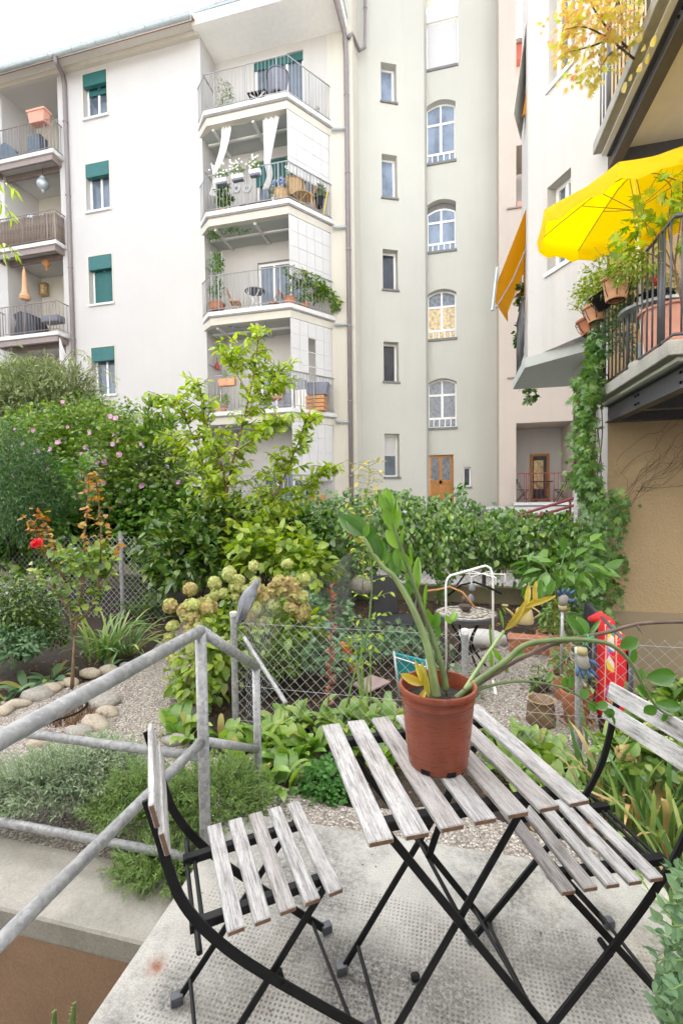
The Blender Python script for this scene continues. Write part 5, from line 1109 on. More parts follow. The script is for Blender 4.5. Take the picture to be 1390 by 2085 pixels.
leafy_branches(yl, ls, T_OVAL, L['zzy'], .07, .07, 60, .8, .1, 'stemgreen', 'stem')
clump_of_blades('gladiolus', 'few tall thin blades standing in front of the wire fence', 'plant', tuple(P(745, 1450, Z=GZ)), blades(L['lily'], .6, .016, 4, (.0, .35)), 9, .16, None, .12, .7, 1.1)
# small potted tree behind the fence
av = thing('leafy_sapling', 'sapling with large bright leaves in front of the ivy hedge', 'sapling', P(1150, 1350, Z=GZ)); ls = []
for pxs in ([(1148,1350),(1145,1250),(1140,1160)], [(1145,1230),(1110,1160),(1085,1135)], [(1142,1200),(1180,1150),(1215,1135)], [(1140,1160),(1150,1120)]): q = catmull([PD(x, y, 4.0) for x, y in pxs], 4); ls.append((q, [.008 * (1 - .7 * i / len(q)) for i in range(len(q))]))
stems(av, 'trunk', ls, M['stemgreen']); foliage(av, *bush_cloud(c_(1145, 1165, 4.0), (.32, .2, .2), 16, 5, .12, .17, droop=.45), T_OVAL, L['creeper'], 90)
# shrub reaching in from the right
rs = thing('overhanging_shrub', 'grey green shrub reaching in at the lower right frame edge', 'shrub', (.66, 1.05, 0)); ls = []
for k in range(46):
    py = random.choice([random.uniform(1850, 2090), random.uniform(1700, 2090), random.uniform(1930, 2090)]); reach = (random.uniform(6, 34) if py < 1850 else random.uniform(10, 60)); y0 = random.uniform(.95, 1.2); a = P(1415, py + random.uniform(-10, 25), Y=y0); e = P(1390 - reach, py, Y=y0 - random.uniform(0, .06)); q = [a.lerp(e, t_) + Vector((0, 0, random.gauss(0, .004))) for t_ in (0, .3, .6, .8, 1)]
    ls.append((q, [.0022, .002, .0016, .0012, .001]))
MB().tube([(.66, 1.08, 0), (.64, 1.08, .35), (.62, 1.07, .7)], [.014, .011, .006], 6).build('trunk', M['bark'], rs, smooth='all')
leafy_branches(rs, ls, T_OVAL, L['colum'], .026, .006, 240, .9, .0, 'stemgreen', 'twig')

lb_ = thing('overhanging_branch', 'leafy branch ends hanging in at the left frame edge before the balconies', 'branch', PD(-60, 430, 4.5)); ls = []
for pxs in ([(-70, 350), (-25, 362), (12, 372), (30, 384)], [(-70, 370), (-20, 395), (10, 418), (24, 445)], [(-70, 480), (-20, 488), (14, 498), (34, 516)], [(-60, 500), (-20, 505), (5, 515), (14, 522)]): q = catmull([PD(x, y, 4.5) for x, y in pxs], 5); ls.append((q, [.006 * (1 - .7 * i / len(q)) for i in range(len(q))]))
leafy_branches(lb_, ls, T_NARROW, L['tree'], .13, .035, 60, .7, .5, 'bark', 'twig')
# ------------------------------------------------------------------ galvanised guard rail
gr = thing('guard_rail', 'galvanised tube guard rail around the pit at the left of the terrace', 'railing', (-.97, 1.64, 0))
X1, Y1 = -.97, 1.62; R_ = .0225
def gtube(name, pts, r=R_): return MB().tube(pts, r, 14).build(name, M['galv'], gr, smooth='all')
ztop = P(413, 1277, X=X1).z if False else .90
gtube('post', [(X1, Y1, -.3), (X1, Y1, ztop)])
gtube('top_rail', [(X1, Y1, ztop), (X1, -.9, ztop)]); gtube('mid_rail', [(X1, Y1 - .01, .455), (X1, -.9, .455)], .0185)
gtube('cross_rail', [(X1 - .01, Y1, .385), (-6.5, Y1, .385)], .0185); gtube('cross_rail', [(X1 - .01, Y1, -.045), (-6.5, Y1, -.045)], .0185)
p2 = P(527, 1650, X=X1); P2y = p2.y; z2 = P(527, 1352, X=X1).z
gtube('post', [(X1, P2y, GZ - .1), (X1, P2y, z2)], .02); gtube('stair_rail', [(X1, Y1, ztop), (X1, P2y, z2)]); gtube('stair_mid_rail', [(X1, Y1, .45), (X1, P2y, P(530, 1518, X=X1).z)], .0185)
MB().lathe([(0, R_ * 1.02), (R_ * .7, R_ * .75), (R_ * 1.02, 0), (R_ * .7, -R_ * .75), (0, -R_ * 1.02)], 14, (X1, Y1, ztop)).build('elbow', M['galv'], gr, smooth='all')
MB().lathe([(0, .0205), (.015, .015), (.0205, 0), (.015, -.015)], 14, (X1, P2y, z2)).build('elbow', M['galv'], gr, smooth='all')

# ------------------------------------------------------------------ folding chairs and table
def slat_set(root, n, W, Ls, z, width, ti, mats, flip=1):
    for i in range(n):
        x = -W / 2 + width / 2 + i * (W - width) / (n - 1)
        me = MB().cbox((0, 0, 0), (width, Ls, ti)).mesh('slat', False, .0022); o = put('slat', me, mats[i % len(mats)], root, False)
        o.location = (x, random.uniform(-.002, .002), z - ti / 2 + random.uniform(-.0008, .0008)); o.rotation_euler = (random.uniform(-.004, .004), random.uniform(-.012, .012), random.uniform(-.004, .004))
        for s_ in (-1, 1):
            e = MB().box((-width / 2 + .0022, s_ * (Ls / 2 + .0002), -ti / 2 + .002), (width / 2 - .0022, s_ * (Ls / 2 + .0008), ti / 2 - .002)).build('end_grain', M['wood_end'], o, world=False)
def cap_foot(root, p, d=(1, 0, 0)):
    MB().cbox((p[0], p[1], .014), (.034, .026, .028)).build('foot_cap', M['footcap'], root, True, .006, 2, False)
M['footcap'] = plain('grey_foot_cap', (.07, .075, .085), .5)
def folding_table(loc, rz):
    t = thing('folding_table', 'square folding table with seven weathered grey slats and black steel legs', 'table', loc, rz)
    H, W, Ls = .70, .55, .512
    slat_set(t, 7, W, Ls, H, .056, .013, [M['wood'], M['wood'], M['wood_w'], M['wood'], M['wood_w'], M['wood_w'], M['wood']])
    def part(name, b, bevel=.002): b.build(name, M['black'], t, False, bevel, 1, False)
    yy = Ls / 2 - .075
    for s_ in (-1, 1):
        part('rail', MB().box((-W/2 + .02, s_ * yy - .0125, H - .038), (W/2 - .02, s_ * yy + .0125, H - .0135)))
        y = s_ * (yy - .02); y2 = s_ * (yy - .05)
        part('leg', MB().bar((-.225, y, H - .03), (.245, y, .012), .008, .020, (1, 0, 0)))
        part('leg', MB().bar((.225, y2, H - .03), (-.245, y2, .012), .008, .020, (1, 0, 0)))
        cap_foot(t, (.25, y)); cap_foot(t, (-.25, y2))
        bo = MB().tube([(0, y2 - .012 * s_, .36), (0, y + .012 * s_, .36)], .008, 8).build('pivot_bolt', M['black'], t, True, world=False)
    for sx, k in ((-1, .05), (1, .02)):
        x = sx * .20; z = .012 + (.245 - .20) / .47 * .66
        MB().tube([(x, -(yy - k), z), (x, (yy - k), z)], .006, 8).build('stretcher', M['black'], t, True, world=False)
    part('locking_bar', MB().bar((.0, .06, .36), (.12, .06, H - .03), .006, .022, (1, 0, 0)))
    MB().tube([(0, -(yy - .03), .36), (0, yy - .03, .36)], .006, 8).build('stretcher', M['black'], t, True, world=False)
    return t
TBL = folding_table((-.040, 1.272, 0), rad(26.7))
def folding_chair(loc, rz, label, mats, mb):
    """+x is where the sitter faces"""
    t = thing('folding_chair', label, 'chair', loc, rz, 'folding chairs with weathered slats'); H, Ls, D = .45, .362, .285
    slat_set(t, 5, D, Ls, H, .040, .013, mats)
    yo = Ls / 2 - .045
    def part(name, b, bevel=.0015): b.build(name, M['black'], t, False, bevel, 1, False)
    for s_ in (-1, 1):
        y = s_ * (yo - .03); part('seat_rail', MB().box((-D/2 - .075, y - .011, H - .036), (D/2 - .015, y + .011, H - .0135)))
        y2 = s_ * (yo + .02)
        pts = catmull([(-.300, y2, .785), (-.276, y2, .690), (-.262, y2, .625), (-.232, y2, .530), (-.165, y2, .420), (-.05, y2, .285), (.215, y2, .012)], 5)
        b = MB().ribbon(pts, .007, .021, (0, 1, 0)); part('back_leg_bar', b, 0)
        y3 = s_ * (yo - .006); part('leg', MB().bar((.115, y3, H - .025), (-.235, y3, .012), .007, .019, (1, 0, 0)))
        cap_foot(t, (.222, y2)); cap_foot(t, (-.242, y3))
        MB().tube([(-.010, y3 - s_ * .008, .245), (-.010, y2 + s_ * .008, .245)], .008, 8).build('pivot_bolt', M['black'], t, True, world=False)
        MB().tube([(-D/2 - .06, y - s_ * .01, H - .026), (-D/2 - .06, y2 + s_ * .022, H - .026)], .007, 8).build('hinge_bolt', M['black'], t, True, world=False)
    for x, z, k in ((-.205, .055, -.006), (.17, .06, .02), (-D/2 - .045, H - .03, -.03), (-D/2 - .065, H - .03, -.03)):
        MB().tube([(x, -(yo + k), z), (x, yo + k, z)], .0055, 8).build('stretcher', M['black'], t, True, world=False)
    for i, (x, z) in enumerate(((-.280, .698), (-.298, .764))):
        me = MB().cbox((0, 0, 0), (.013, Ls + .012, .056)).mesh('back_slat', False, .0025); o = put('back_slat', me, mb, t, False); o.location = (x + .012, 0, z); o.rotation_euler = (0, -.22, 0)
        for s_ in (-1, 1): MB().box((-.0042, s_ * (Ls / 2 + .0062), -.025), (.0042, s_ * (Ls / 2 + .0068), .025)).build('end_grain', M['wood_end'], o, world=False)
    return t
CH1 = folding_chair((-.486, 1.134, 0), rad(36.5), 'folding slat chair at the left of the table, backrest towards the guard rail', [M['wood'], M['wood'], M['wood_w'], M['wood'], M['wood']], M['wood_l'])
CH2 = folding_chair((.325, 1.40, 0), rad(22 + 180), 'folding slat chair at the right of the table, pushed under its edge', [M['wood'], M['wood'], M['wood'], M['wood_w'], M['wood_w']], M['wood_l'])
# ------------------------------------------------------------------ red pot with the arching plant
T_BIG = leaf_tmpl(1.0, .06, .10, (.1, .25, .42, .6, .78, .92), [.42, .78, .98, 1.0, .76, .36])
def leaf_at(parent, a, b, w, mat, v, up=(0, -1, .4), name='leaf'):
    a, b = Vector(a), Vector(b); d = b - a; x = d.normalized(); z = Vector(up); z = (z - x * z.dot(x)).normalized(); y = z.cross(x); l = d.length
    m = Matrix(((x.x*l, y.x*w, z.x*l, a.x), (x.y*l, y.y*w, z.y*l, a.y), (x.z*l, y.z*w, z.z*l, a.z), (0, 0, 0, 1)))
    return put(name, leaf_data(T_BIG, v, mat), None, parent, True, m)
pc_ = P(891, 1549, Z=.70); PH = .215; RB, RT = .079, .106
def potmat():
    t = NT('red_brown_plastic'); c = t.ramp(t.noise(9, 5), [(.3, (.17, .038, .017)), (.7, (.235, .056, .026))]); du = t.noise(1, 6, .7, t.coord((14, 14, 5))); c = t.mix(t.math('MULTIPLY', t.ramp(du, [(.52, (0, 0, 0)), (.72, (1, 1, 1))]), .28), c, (.36, .20, .14))
    sc = t.noise(1, 3, .6, t.coord((30, 30, 220))); t.col(c); t.l(t.ramp(sc, [(.4, (.26, .26, .26)), (.7, (.5, .5, .5))]), t.b.inputs['Roughness']); return t.m
M['potred'] = potmat()
pot = thing('flower_pot', 'red brown plastic pot standing on the slatted table', 'pot', (pc_.x, pc_.y, .70)); b = MB()
def pr(z): return RB + (RT - .006 - RB) * (z / PH) ** .85
b.lathe([(RB * .3, .012), (RB - .006, .012), (RB - .004, .001), (RB, .002)] + [(pr(z), z) for z in (.01, .03, .06, .09, .12, .15, .172)] + [(pr(.172) + .0015, .174), (pr(.176) + .0015, .180), (pr(.18), .182), (pr(.2), PH - .018), (RT - .001, PH - .014), (RT, PH - .006), (RT - .002, PH), (RT - .009, PH), (RT - .011, PH - .01), (pr(.18) - .004, .16)], 48, (pc_.x, pc_.y, .70)); b.build('body', M['potred'], pot, smooth=True)
for a_ in (-1.95, -1.1, .4, 2.2):
    MB().cbox((pc_.x + RB * math.cos(a_) * 1.0, pc_.y + RB * math.sin(a_), .7085), (.006, .024, .012), a_).build('drain_notch', M['black'], pot)
b = MB(); b.lathe([(0, .006), (.05, .002), (pr(.18) - .003, -.004)], 24, (pc_.x, pc_.y, .70 + .175)); b.build('soil', M['soil'], pot, smooth='all')
zz = thing('zz_plant', 'leggy glossy leaved house plant growing from the red pot, stems arching right', 'plant', (pc_.x, pc_.y, .875))
M['zzstem'] = plain('pale_green_stem', (.22, .30, .12), .45, var=.22, scale=18); M['zzstem2'] = plain('dark_green_stem', (.12, .17, .06), .45, var=.3, scale=18); M['brownstem'] = plain('brown_thorny_stem', (.13, .085, .065), .6, var=.35, scale=25, bump=.3)
D0 = (pc_ - CAM_POS).dot(CAM_ROT @ Vector((0, 0, -1)))
def S(pxs, r0, r1, mat, dj=0, name='stem', parent=zz):
    n = len(pxs); pts = [PD(x, y, D0 + dj * i / (n - 1)) for i, (x, y) in enumerate(pxs)]; pts = catmull(pts, 6); m_ = len(pts); MB().tube(pts, [r0 + (r1 - r0) * i / (m_ - 1) for i in range(m_)], 10).build(name, mat, parent, smooth='all'); return pts
S([(890,1428),(882,1380),(868,1310),(838,1235),(803,1175),(778,1152),(738,1092)], .0135, .0045, M['zzstem'], .02)
S([(908,1405),(902,1370),(888,1320),(868,1262),(848,1205),(825,1140),(806,1085),(793,1045)], .0095, .0035, M['zzstem2'], .02)
S([(918,1432),(965,1392),(1030,1345),(1068,1314),(1130,1303),(1190,1303),(1240,1312),(1275,1340),(1300,1380),(1325,1425),(1352,1452),(1395,1466)], .0098, .0028, M['zzstem2'], .05)
S([(945,1405),(972,1362),(1000,1320),(1025,1285)], .006, .0045, M['zzstem'], .12)
S([(938,1418),(985,1400),(1040,1388),(1090,1389),(1150,1402),(1195,1428),(1240,1452)], .005, .002, M['zzstem2'], .06)
S([(908,1425),(912,1330),(918,1268)], .0025, .002, M['bark2'], .03)
def lf(x0, y0, x1, y1, w, v=.5, mat=None, d=0.02, up=(0, -1, .35)): leaf_at(zz, PD(x0, y0, D0 + d), PD(x1, y1, D0 + d + random.uniform(-.02, .02)), w * D0 / FPX * (.84 if mat is None else 1), mat or L['zz'], v, Vector(up) + Vector((random.uniform(-.4, .4), 0, random.uniform(-.2, .3))))
for a in [(740,1092,688,1048,38,.05),(742,1092,708,1046,44,.1),(742,1094,750,1068,20,.6),(775,1143,752,1072,36,.15),(778,1143,768,1092,34,.25),(783,1150,790,1122,14,.6),(803,1182,804,1118,32,.2),(828,1222,832,1180,22,.3),
          (795,1045,772,1006,24,.7),(795,1040,786,992,22,.85),(797,1045,797,1006,20,.8),(803,1065,806,1016,18,.75),(806,1082,812,1030,16,.9),(803,1082,780,1030,26,.7),(812,1118,786,1078,30,.75),(816,1125,822,1068,10,.8),(828,1165,803,1118,34,.6),(834,1168,820,1125,24,.8),(840,1150,833,1104,8,.7),(846,1203,824,1168,22,.55),(850,1205,850,1132,22,.85),(866,1240,868,1184,10,.8),(880,1270,868,1240,20,.7),(884,1280,892,1246,26,.5),(893,1300,890,1270,16,.5),
          (918,1270,905,1252,14,.8),(918,1268,930,1248,16,.7),(918,1268,926,1240,10,.9)]: lf(*a)
for a in [(1190,1300,1152,1250,24,.3),(1188,1298,1176,1254,40,.35),(1195,1300,1222,1262,12,.3),(1262,1320,1298,1300,34,.25),(1285,1350,1292,1320,16,.4),(1312,1380,1378,1376,44,.1),(1305,1385,1306,1360,18,.3),(1318,1415,1296,1398,30,.3),(1330,1432,1388,1440,30,.15),(1335,1438,1310,1452,30,.3),(1350,1452,1352,1470,20,.25),(1390,1466,1420,1450,30,.2)]: lf(*a, d=.05)
for a in [(1032,1370,1022,1345,12,.6),(1020,1350,1002,1320,14,.7),(1035,1340,1070,1328,14,.6),(1000,1360,998,1325,10,.8),(1030,1352,1050,1348,12,.4)]: lf(*a, d=.04)
for a in [(1090,1389,1076,1412,8,.3),(1110,1390,1126,1366,14,.4),(1145,1402,1152,1378,18,.3),(1160,1406,1160,1372,16,.35),(1180,1420,1196,1405,24,.2),(1195,1428,1215,1448,24,.2),(1210,1440,1238,1434,24,.25),(1225,1446,1252,1456,24,.15),(1240,1452,1252,1478,10,.2)]: lf(*a, d=.05)
for a in [(1025,1285,1072,1222,16,.4),(1030,1280,1098,1212,14,.6),(1060,1240,1133,1212,12,.3),(1028,1282,1062,1252,14,.2)]: lf(*a, mat=L['zzy'], d=.12, up=(.3, -1, .1))
for a in [(1070,1240,1076,1188,12,.5),(1088,1228,1090,1182,12,.3)]: lf(*a, mat=L['zzy'], d=.12)
for a in [(1098,1222,1100,1180,16,.4),(1115,1215,1124,1182,20,.4),(1024,1280,1016,1240,8,.6),(1000,1320,996,1270,6,.7),(1020,1235,1030,1252,5,.6)]: lf(*a, d=.12)
for a in [(862,1395,815,1372,18,.2),(862,1395,845,1345,12,.7),(866,1390,858,1350,12,.8),(868,1400,850,1440,12,.2),(872,1420,866,1370,12,.8)]: lf(*a, mat=L['zzy'], d=-.03)
br = thing('woody_branch', 'thorny brown branch tied to the plant stem and reaching out at the right', 'branch', (pc_.x + .03, pc_.y, .87))
S([(915,1432),(960,1400),(1010,1370),(1060,1340),(1130,1310),(1185,1297),(1240,1286),(1290,1272),(1340,1267),(1400,1266)], .0062, .0050, M['brownstem'], .07, 'stem', br)
MB().tube([PD(1296, 1273, D0 + .05), PD(1300, 1282, D0 + .05), PD(1308, 1292, D0 + .05)], [.004, .0025, .0004], 6).build('thorn', M['brownstem'], br, smooth='all')
tie = MB(); c = PD(1191, 1301, D0 + .045)
for k in range(2): tie.tube([c + Vector((.004 * (k - .5) * 2, .013 * math.sin(t), .015 * math.cos(t))) for t in np.linspace(0, 6.28, 14)], .0018, 6)
tie.tube([c + Vector((0, -.014, .004)), c + Vector((.016, -.02, .016)), c + Vector((.02, -.018, .002)), c + Vector((.004, -.016, -.004))], .0018, 6); tag(tie.build('plant_tie', plain('green_tie', (.03, .45, .17), .4), smooth='all'), 'bright green plastic tie knotted round stem and branch', 'plant tie')
# bits of bark and leaf stalks on the pot soil
# ------------------------------------------------------------------ bird figure on the fence post
bp = thing('bird_figure', 'grey stone pigeon figure perched on the fence post cap', 'figurine', P(476, 1250, Y=FY + .02)); M['pigeon'] = plain('grey_cast_stone', (.22, .23, .26), .75, var=.2, scale=20, bump=.2)
axis = [((483,1270), .010), ((489,1257), .026), ((496,1240), .042), ((503,1222), .050), ((510,1207), .043), ((517,1196), .027), ((522,1187), .025), ((525,1180), .012)]
MB().tube(catmull([PD(x, y, 3.02) for (x, y), _ in axis], 3), [np.interp(i / 3, range(8), [r for _, r in axis]) for i in range(22)], 14).build('body', M['pigeon'], bp, smooth='all')
for k in range(5): a, c = PD(500 + k * 4, 1216, 2.975), PD(487 + k * 3, 1262, 2.99); MB().tube([a, (a + c) / 2 + Vector((0, -.008, 0)), c], [.003, .007, .002], 6).build('wing_feather', M['pigeon'], bp, smooth='all')
MB().tube([PD(523, 1188, 3.0), PD(529, 1193, 2.98)], [.006, .001], 6).build('beak', M['sill'], bp); MB().tube([PD(490, 1245, 3.02), P(480, 1256, Y=FY + .02)], .006, 6).build('leg', M['steelbrown'], bp)
# ------------------------------------------------------------------ parasol
par = thing('parasol', 'big yellow garden parasol tilted over the lower steel balcony', 'parasol', (P(1287, 640, Y=5.35).x, 5.35, zl)); M['yellowcloth'] = leafmat('yellow_parasol_cloth', (.74, .50, .0), (.78, .55, .004), (.80, .60, .015), .7, .6)
hub = P(1290, 340, Y=5.35); Rm = .98; ax = Vector((-.07, -.08, .98)).normalized(); x_, y_ = basis(ax); NR = 8
def rim(k, rr=Rm, dz=-.36): a = 2 * math.pi * k / NR + .32; return hub + (x_ * math.cos(a) + y_ * math.sin(a)) * rr + ax * dz
for k in range(NR):
    b = MB(); n = 8; m_ = 5; rows = []
    for i in range(n + 1):
        t = i / n; row = []
        for j in range(m_ + 1):
            s_ = j / m_; p0, p1 = rim(k, Rm * t, -.36 * t ** 1.25), rim(k + 1, Rm * t, -.36 * t ** 1.25); row.append(p0.lerp(p1, s_) - ax * (.035 * math.sin(math.pi * s_) * t) )
        rows.append(row)
    val = []
    for j in range(m_ + 1): s_ = j / m_; p = rows[-1][j]; val.append(p - ax * (.13 + .03 * math.sin(math.pi * 2 * s_ * 1.5)) - (p - hub).normalized() * .02)
    rows.append(val); b.v = [tuple(p) for r in rows for p in r]
    for i in range(n + 1):
        for j in range(m_): q = i * (m_ + 1) + j; b.f.append((q, q + 1, q + m_ + 2, q + m_ + 1))
    o = b.build('canopy_panel', M['yellowcloth'], par, smooth='all'); at = o.data.attributes.new('v', 'FLOAT', 'FACE'); at.data.foreach_set('value', [.5] * len(o.data.polygons))
    MB().tube([hub - ax * .05] + [rim(k, Rm * t, -.36 * t ** 1.25 - .012) for t in (.25, .5, .75, 1)], .005, 5).build('rib', M['steelbrown'], par); MB().tube([hub - ax * .42, rim(k, Rm * .5, -.17)], .004, 5).build('strut', M['steelbrown'], par)
MB().tube([hub, hub - ax * .45], .016, 8).build('pole_top', M['white'], par, smooth=True); MB().tube([hub - ax * .44, Vector((hub.x + .10, 5.32, zl))], .019, 8).build('pole', M['white'], par, smooth=True)
MB().lathe([(.022, -.04), (.03, 0), (.022, .04)], 8, tuple(hub - ax * .45)).build('tilt_joint', M['zinc'], par, smooth=True); MB().lathe([(.0, .0), (.14, 0), (.14, .05), (.03, .09)], 16, (hub.x + .10, 5.32, zl + .002)).build('base', M['concrete_g'], par)
# ------------------------------------------------------------------ pots and plants on the steel balcony
def potmesh(r, h, lip=.012): return [(r * .55, .012), (r * .70, .0), (r * .74, .004), (r * .95, h - lip * 2.2), (r * 1.04, h - lip * 2.1), (r * 1.05, h - .003), (r * 1.0, h), (r * .93, h - .004), (r * .88, h * .8), (0, h * .82)]
def plant_pot(name, label, base, r, h, mat, group=None, tilt=(0, 0), cat='pot', saucer=False):
    o = thing(name, label, cat, base, 0, group); o.rotation_euler = (tilt[0], tilt[1], 0)
    b = MB().lathe(potmesh(r, h)[:-2], 20).build('body', mat, o, smooth=True, world=False); MB().lathe([(r * .9, h * .8), (0, h * .82)], 16).build('soil', M['soil'], o, world=False)
    if saucer: MB().lathe([(r * .6, -.012), (r * 1.0, -.012), (r * 1.08, .012), (r * 1.0, .012)], 20).build('saucer', mat, o, smooth=True, world=False)
    return o
def cage(o, r, h):
    b = MB()
    for k in range(7): a = 2 * math.pi * k / 7; b.tube([(math.cos(a) * r * 1.1, math.sin(a) * r * 1.1, h * .78), (math.cos(a) * r * .95, math.sin(a) * r * .95, h * .35), (math.cos(a) * r * .6, math.sin(a) * r * .6, -.01)], .0035, 4)
    for z, k in ((h * .78, 1.1), (-.008, .6)): b.tube([(math.cos(a) * r * k, math.sin(a) * r * k, z) for a in np.linspace(0, 6.29, 17)], .004, 4)
    b.build('wire_cage', M['black'], o, world=False)
BX = XB + .06 - .19
def bal_pot(label, px, py, hpx, wpx, mat, tilt=(0, 0), cg=True, x=BX):
    p = P(px, py, X=x); d = (p - CAM_POS).dot(CAM_ROT @ Vector((0, 0, -1))); r = wpx / 2 * d / FPX / 1.05; h = hpx * d / FPX; o = plant_pot('balcony_pot', label, (p.x, p.y, p.z), r, h, mat, 'pots hung outside the steel balcony rail', tilt)
    if cg: cage(o, r, h)
    return p, r, h
pots = [bal_pot('terracotta bowl in a wire cage, largest pot on the balcony rail', 1253, 612, 46, 54, M['terracotta_l']), bal_pot('black plastic pot hanging tilted between the terracotta pots', 1231, 628, 34, 36, M['black'], (.15, -.5)), bal_pot('terracotta pot in wire below the black plastic pot', 1213, 655, 34, 42, M['terracotta_l'], (.0, -.15)), bal_pot('lowest and smallest terracotta pot hanging on the balcony rail', 1201, 680, 32, 44, M['terracotta'], (0, -.2))]
bp_ = thing('trailing_balcony_plant', 'bushy yellow green plant growing out of the hanging pots', 'plant', pots[0][0] + Vector((0, 0, .2))); A = [bush_cloud(tuple(P(px, py, X=BX)), rr, nc, 14, .10, .042) for px, py, rr, nc in ((1255, 555, (.3, .35, .16), 60), (1215, 590, (.22, .3, .16), 46), (1195, 610, (.16, .2, .14), 26), (1285, 545, (.2, .25, .16), 30))]
foliage(bp_, *[np.concatenate([a[i] for a in A]) for i in range(5)], T_OVAL, L['hydl'], 60); ls = []
for k in range(24): a = random.choice(pots)[0] + Vector((0, 0, .16)); e = a + Vector((random.uniform(-.3, .2), random.uniform(-.3, .3), random.uniform(.1, .35))); ls.append(([a, (a + e) / 2 + Vector((0, 0, .05)), e], [.004, .003, .002]))
stems(bp_, 'stem', ls, M['bark'], 4)
gv = thing('grape_vine', 'vine with large bright leaves reaching in front of the parasol', 'vine', P(1385, 640, Y=4.9)); ls = []
for pxs in ([(1392,640),(1372,560),(1350,500),(1300,440)], [(1385,600),(1360,470),(1365,380),(1330,360)], [(1380,560),(1330,520),(1270,510)], [(1372,540),(1385,440),(1390,350)]): q = catmull([P(x, y, Y=4.75) for x, y in pxs], 5); ls.append((q, [.008 * (1 - .7 * i / len(q)) for i in range(len(q))]))
stems(gv, 'stem', ls, M['bark']); A = [bush_cloud(tuple(P(px, py, Y=4.7)), rr, nc, 4, .10, .115, droop=.5) for px, py, rr, nc in ((1345, 430, (.2, .2, .28), 12), (1375, 370, (.15, .2, .2), 9), (1300, 470, (.12, .15, .1), 5), (1268, 520, (.1, .1, .06), 4), (1380, 480, (.15, .15, .2), 8))]
foliage(gv, *[np.concatenate([a[i] for a in A]) for i in range(5)], T_STAR, L['tree'], 200)
shrub('balcony_foliage', 'trailing ivy and succulents behind the bars of the lower steel balcony', 'plant', P(1290, 690, Y=5.6), [(tuple(P(1240, 700, Y=6.0)), (.25, .3, .35), 40, 14, .1, .06), (tuple(P(1290, 640, Y=5.7)), (.25, .3, .25), 34, 14, .1, .055), (tuple(P(1330, 610, Y=5.5)), (.12, .2, .3), 24, 12, .1, .05)], T_OVAL, L['colum'], 40, False)
p = P(1362, 665, Y=5.2); tu = plant_pot('tall_planter', 'tall pink planter behind the balcony bars', (p.x, p.y, zl + .002), .26, .52, M['pink_terr'], None, (0, 0), 'planter')
p = P(1335, 575, Y=5.5); o = thing('balcony_table', 'grey metal table with a black dish behind the balcony bars', 'table', (p.x, p.y, zl)); MB().lathe([(0, .62), (.34, .62), (.34, .65), (0, .65)], 20, (p.x, p.y, zl)).build('top', M['zinc'], o); MB().tube([(p.x, p.y, zl), (p.x, p.y, zl + .62)], .02, 8).build('leg', M['zinc'], o); MB().lathe([(0, .0), (.16, .0), (.16, .3), (0, .3)], 14, (p.x, p.y, zl + .001)).build('foot', M['zinc'], o)
plant_pot('bowl_planter', 'black bowl of red and white flowers on the balcony table', (p.x - .05, p.y - .1, zl + .652), .17, .10, M['black'], None, (0, 0), 'pot'); fo = thing('bowl_flowers', 'red flowers with green leaves in the black balcony bowl', 'flowers', (p.x - .05, p.y - .1, zl + .74)); foliage(fo, *bush_cloud((p.x - .05, p.y - .1, zl + .84), (.18, .18, .16), 26, 8, .06, .05), T_OVAL, L['creeper'], 30)
for k in range(9): flower(fo, (p.x - .05 + random.gauss(0, .08), p.y - .24 + random.uniform(0, .06), zl + .80 + random.gauss(0, .05)), (0, -1, .3), .03, L['red'], petal)
# maple on the upper balcony
mp = thing('maple', 'small maple in autumn colours leaning over the upper balcony rail', 'maple', P(1290, 110, Y=5.2)); ls = []
for pxs in ([(1290,120),(1240,80),(1190,55),(1150,60)], [(1280,100),(1230,50),(1200,0),(1190,-60)], [(1270,95),(1240,110),(1215,150)], [(1240,80),(1200,95),(1160,105)], [(1270,60),(1260,10),(1250,-60)]): q = catmull([P(x, y, Y=5.2 - .2 * i) for i, (x, y) in enumerate(pxs)], 5); ls.append((q, [.012 * (1 - .8 * i / len(q)) for i in range(len(q))]))
stems(mp, 'trunk', ls, M['bark2']); A = [bush_cloud(tuple(P(px, py, Y=4.9)), rr, nc, 9, .15, .078, droop=.6) for px, py, rr, nc in ((1225, 75, (.32, .3, .32), 26), (1180, 50, (.26, .3, .3), 16), (1215, 0, (.34, .3, .36), 22), (1208, 140, (.16, .2, .12), 9), (1158, 95, (.10, .2, .14), 5), (1255, 50, (.22, .3, .32), 14))]
A = [np.concatenate([a[i] for a in A]) for i in range(5)]; A[4] = np.clip(.62 - (A[0][:, 2] - 5.7) * .40 + RNG.normal(0, .28, len(A[0])), 0, 1); foliage(mp, *A, T_MAPLE, L['maple'], 260)
yv = thing('yellow_vine', 'few yellow leaves trailing along the underside of the upper balcony', 'vine', P(1300, 120, X=XB)); 
for px, py in [(1300,30),(1292,82),(1303,76),(1285,84),(1310,98),(1330,84),(1318,120),(1302,138),(1283,158),(1271,178),(1306,20)]: a = P(px, py, X=XB - .05); sz = random.uniform(.03, .055); dr_ = random.uniform(-.04, .04); leaf_at(yv, a + Vector((0, dr_, sz)), a - Vector((0, dr_, sz)), sz * 1.5, L['zzy'], random.uniform(.2, .5), (-1, -.5, .1))
MB().tube(catmull([P(x, y, X=XB - .02) for x, y in ((1310, 0), (1300, 60), (1310, 100), (1295, 150), (1271, 175))], 4), .003, 4).build('stem', M['stemgreen'], yv)
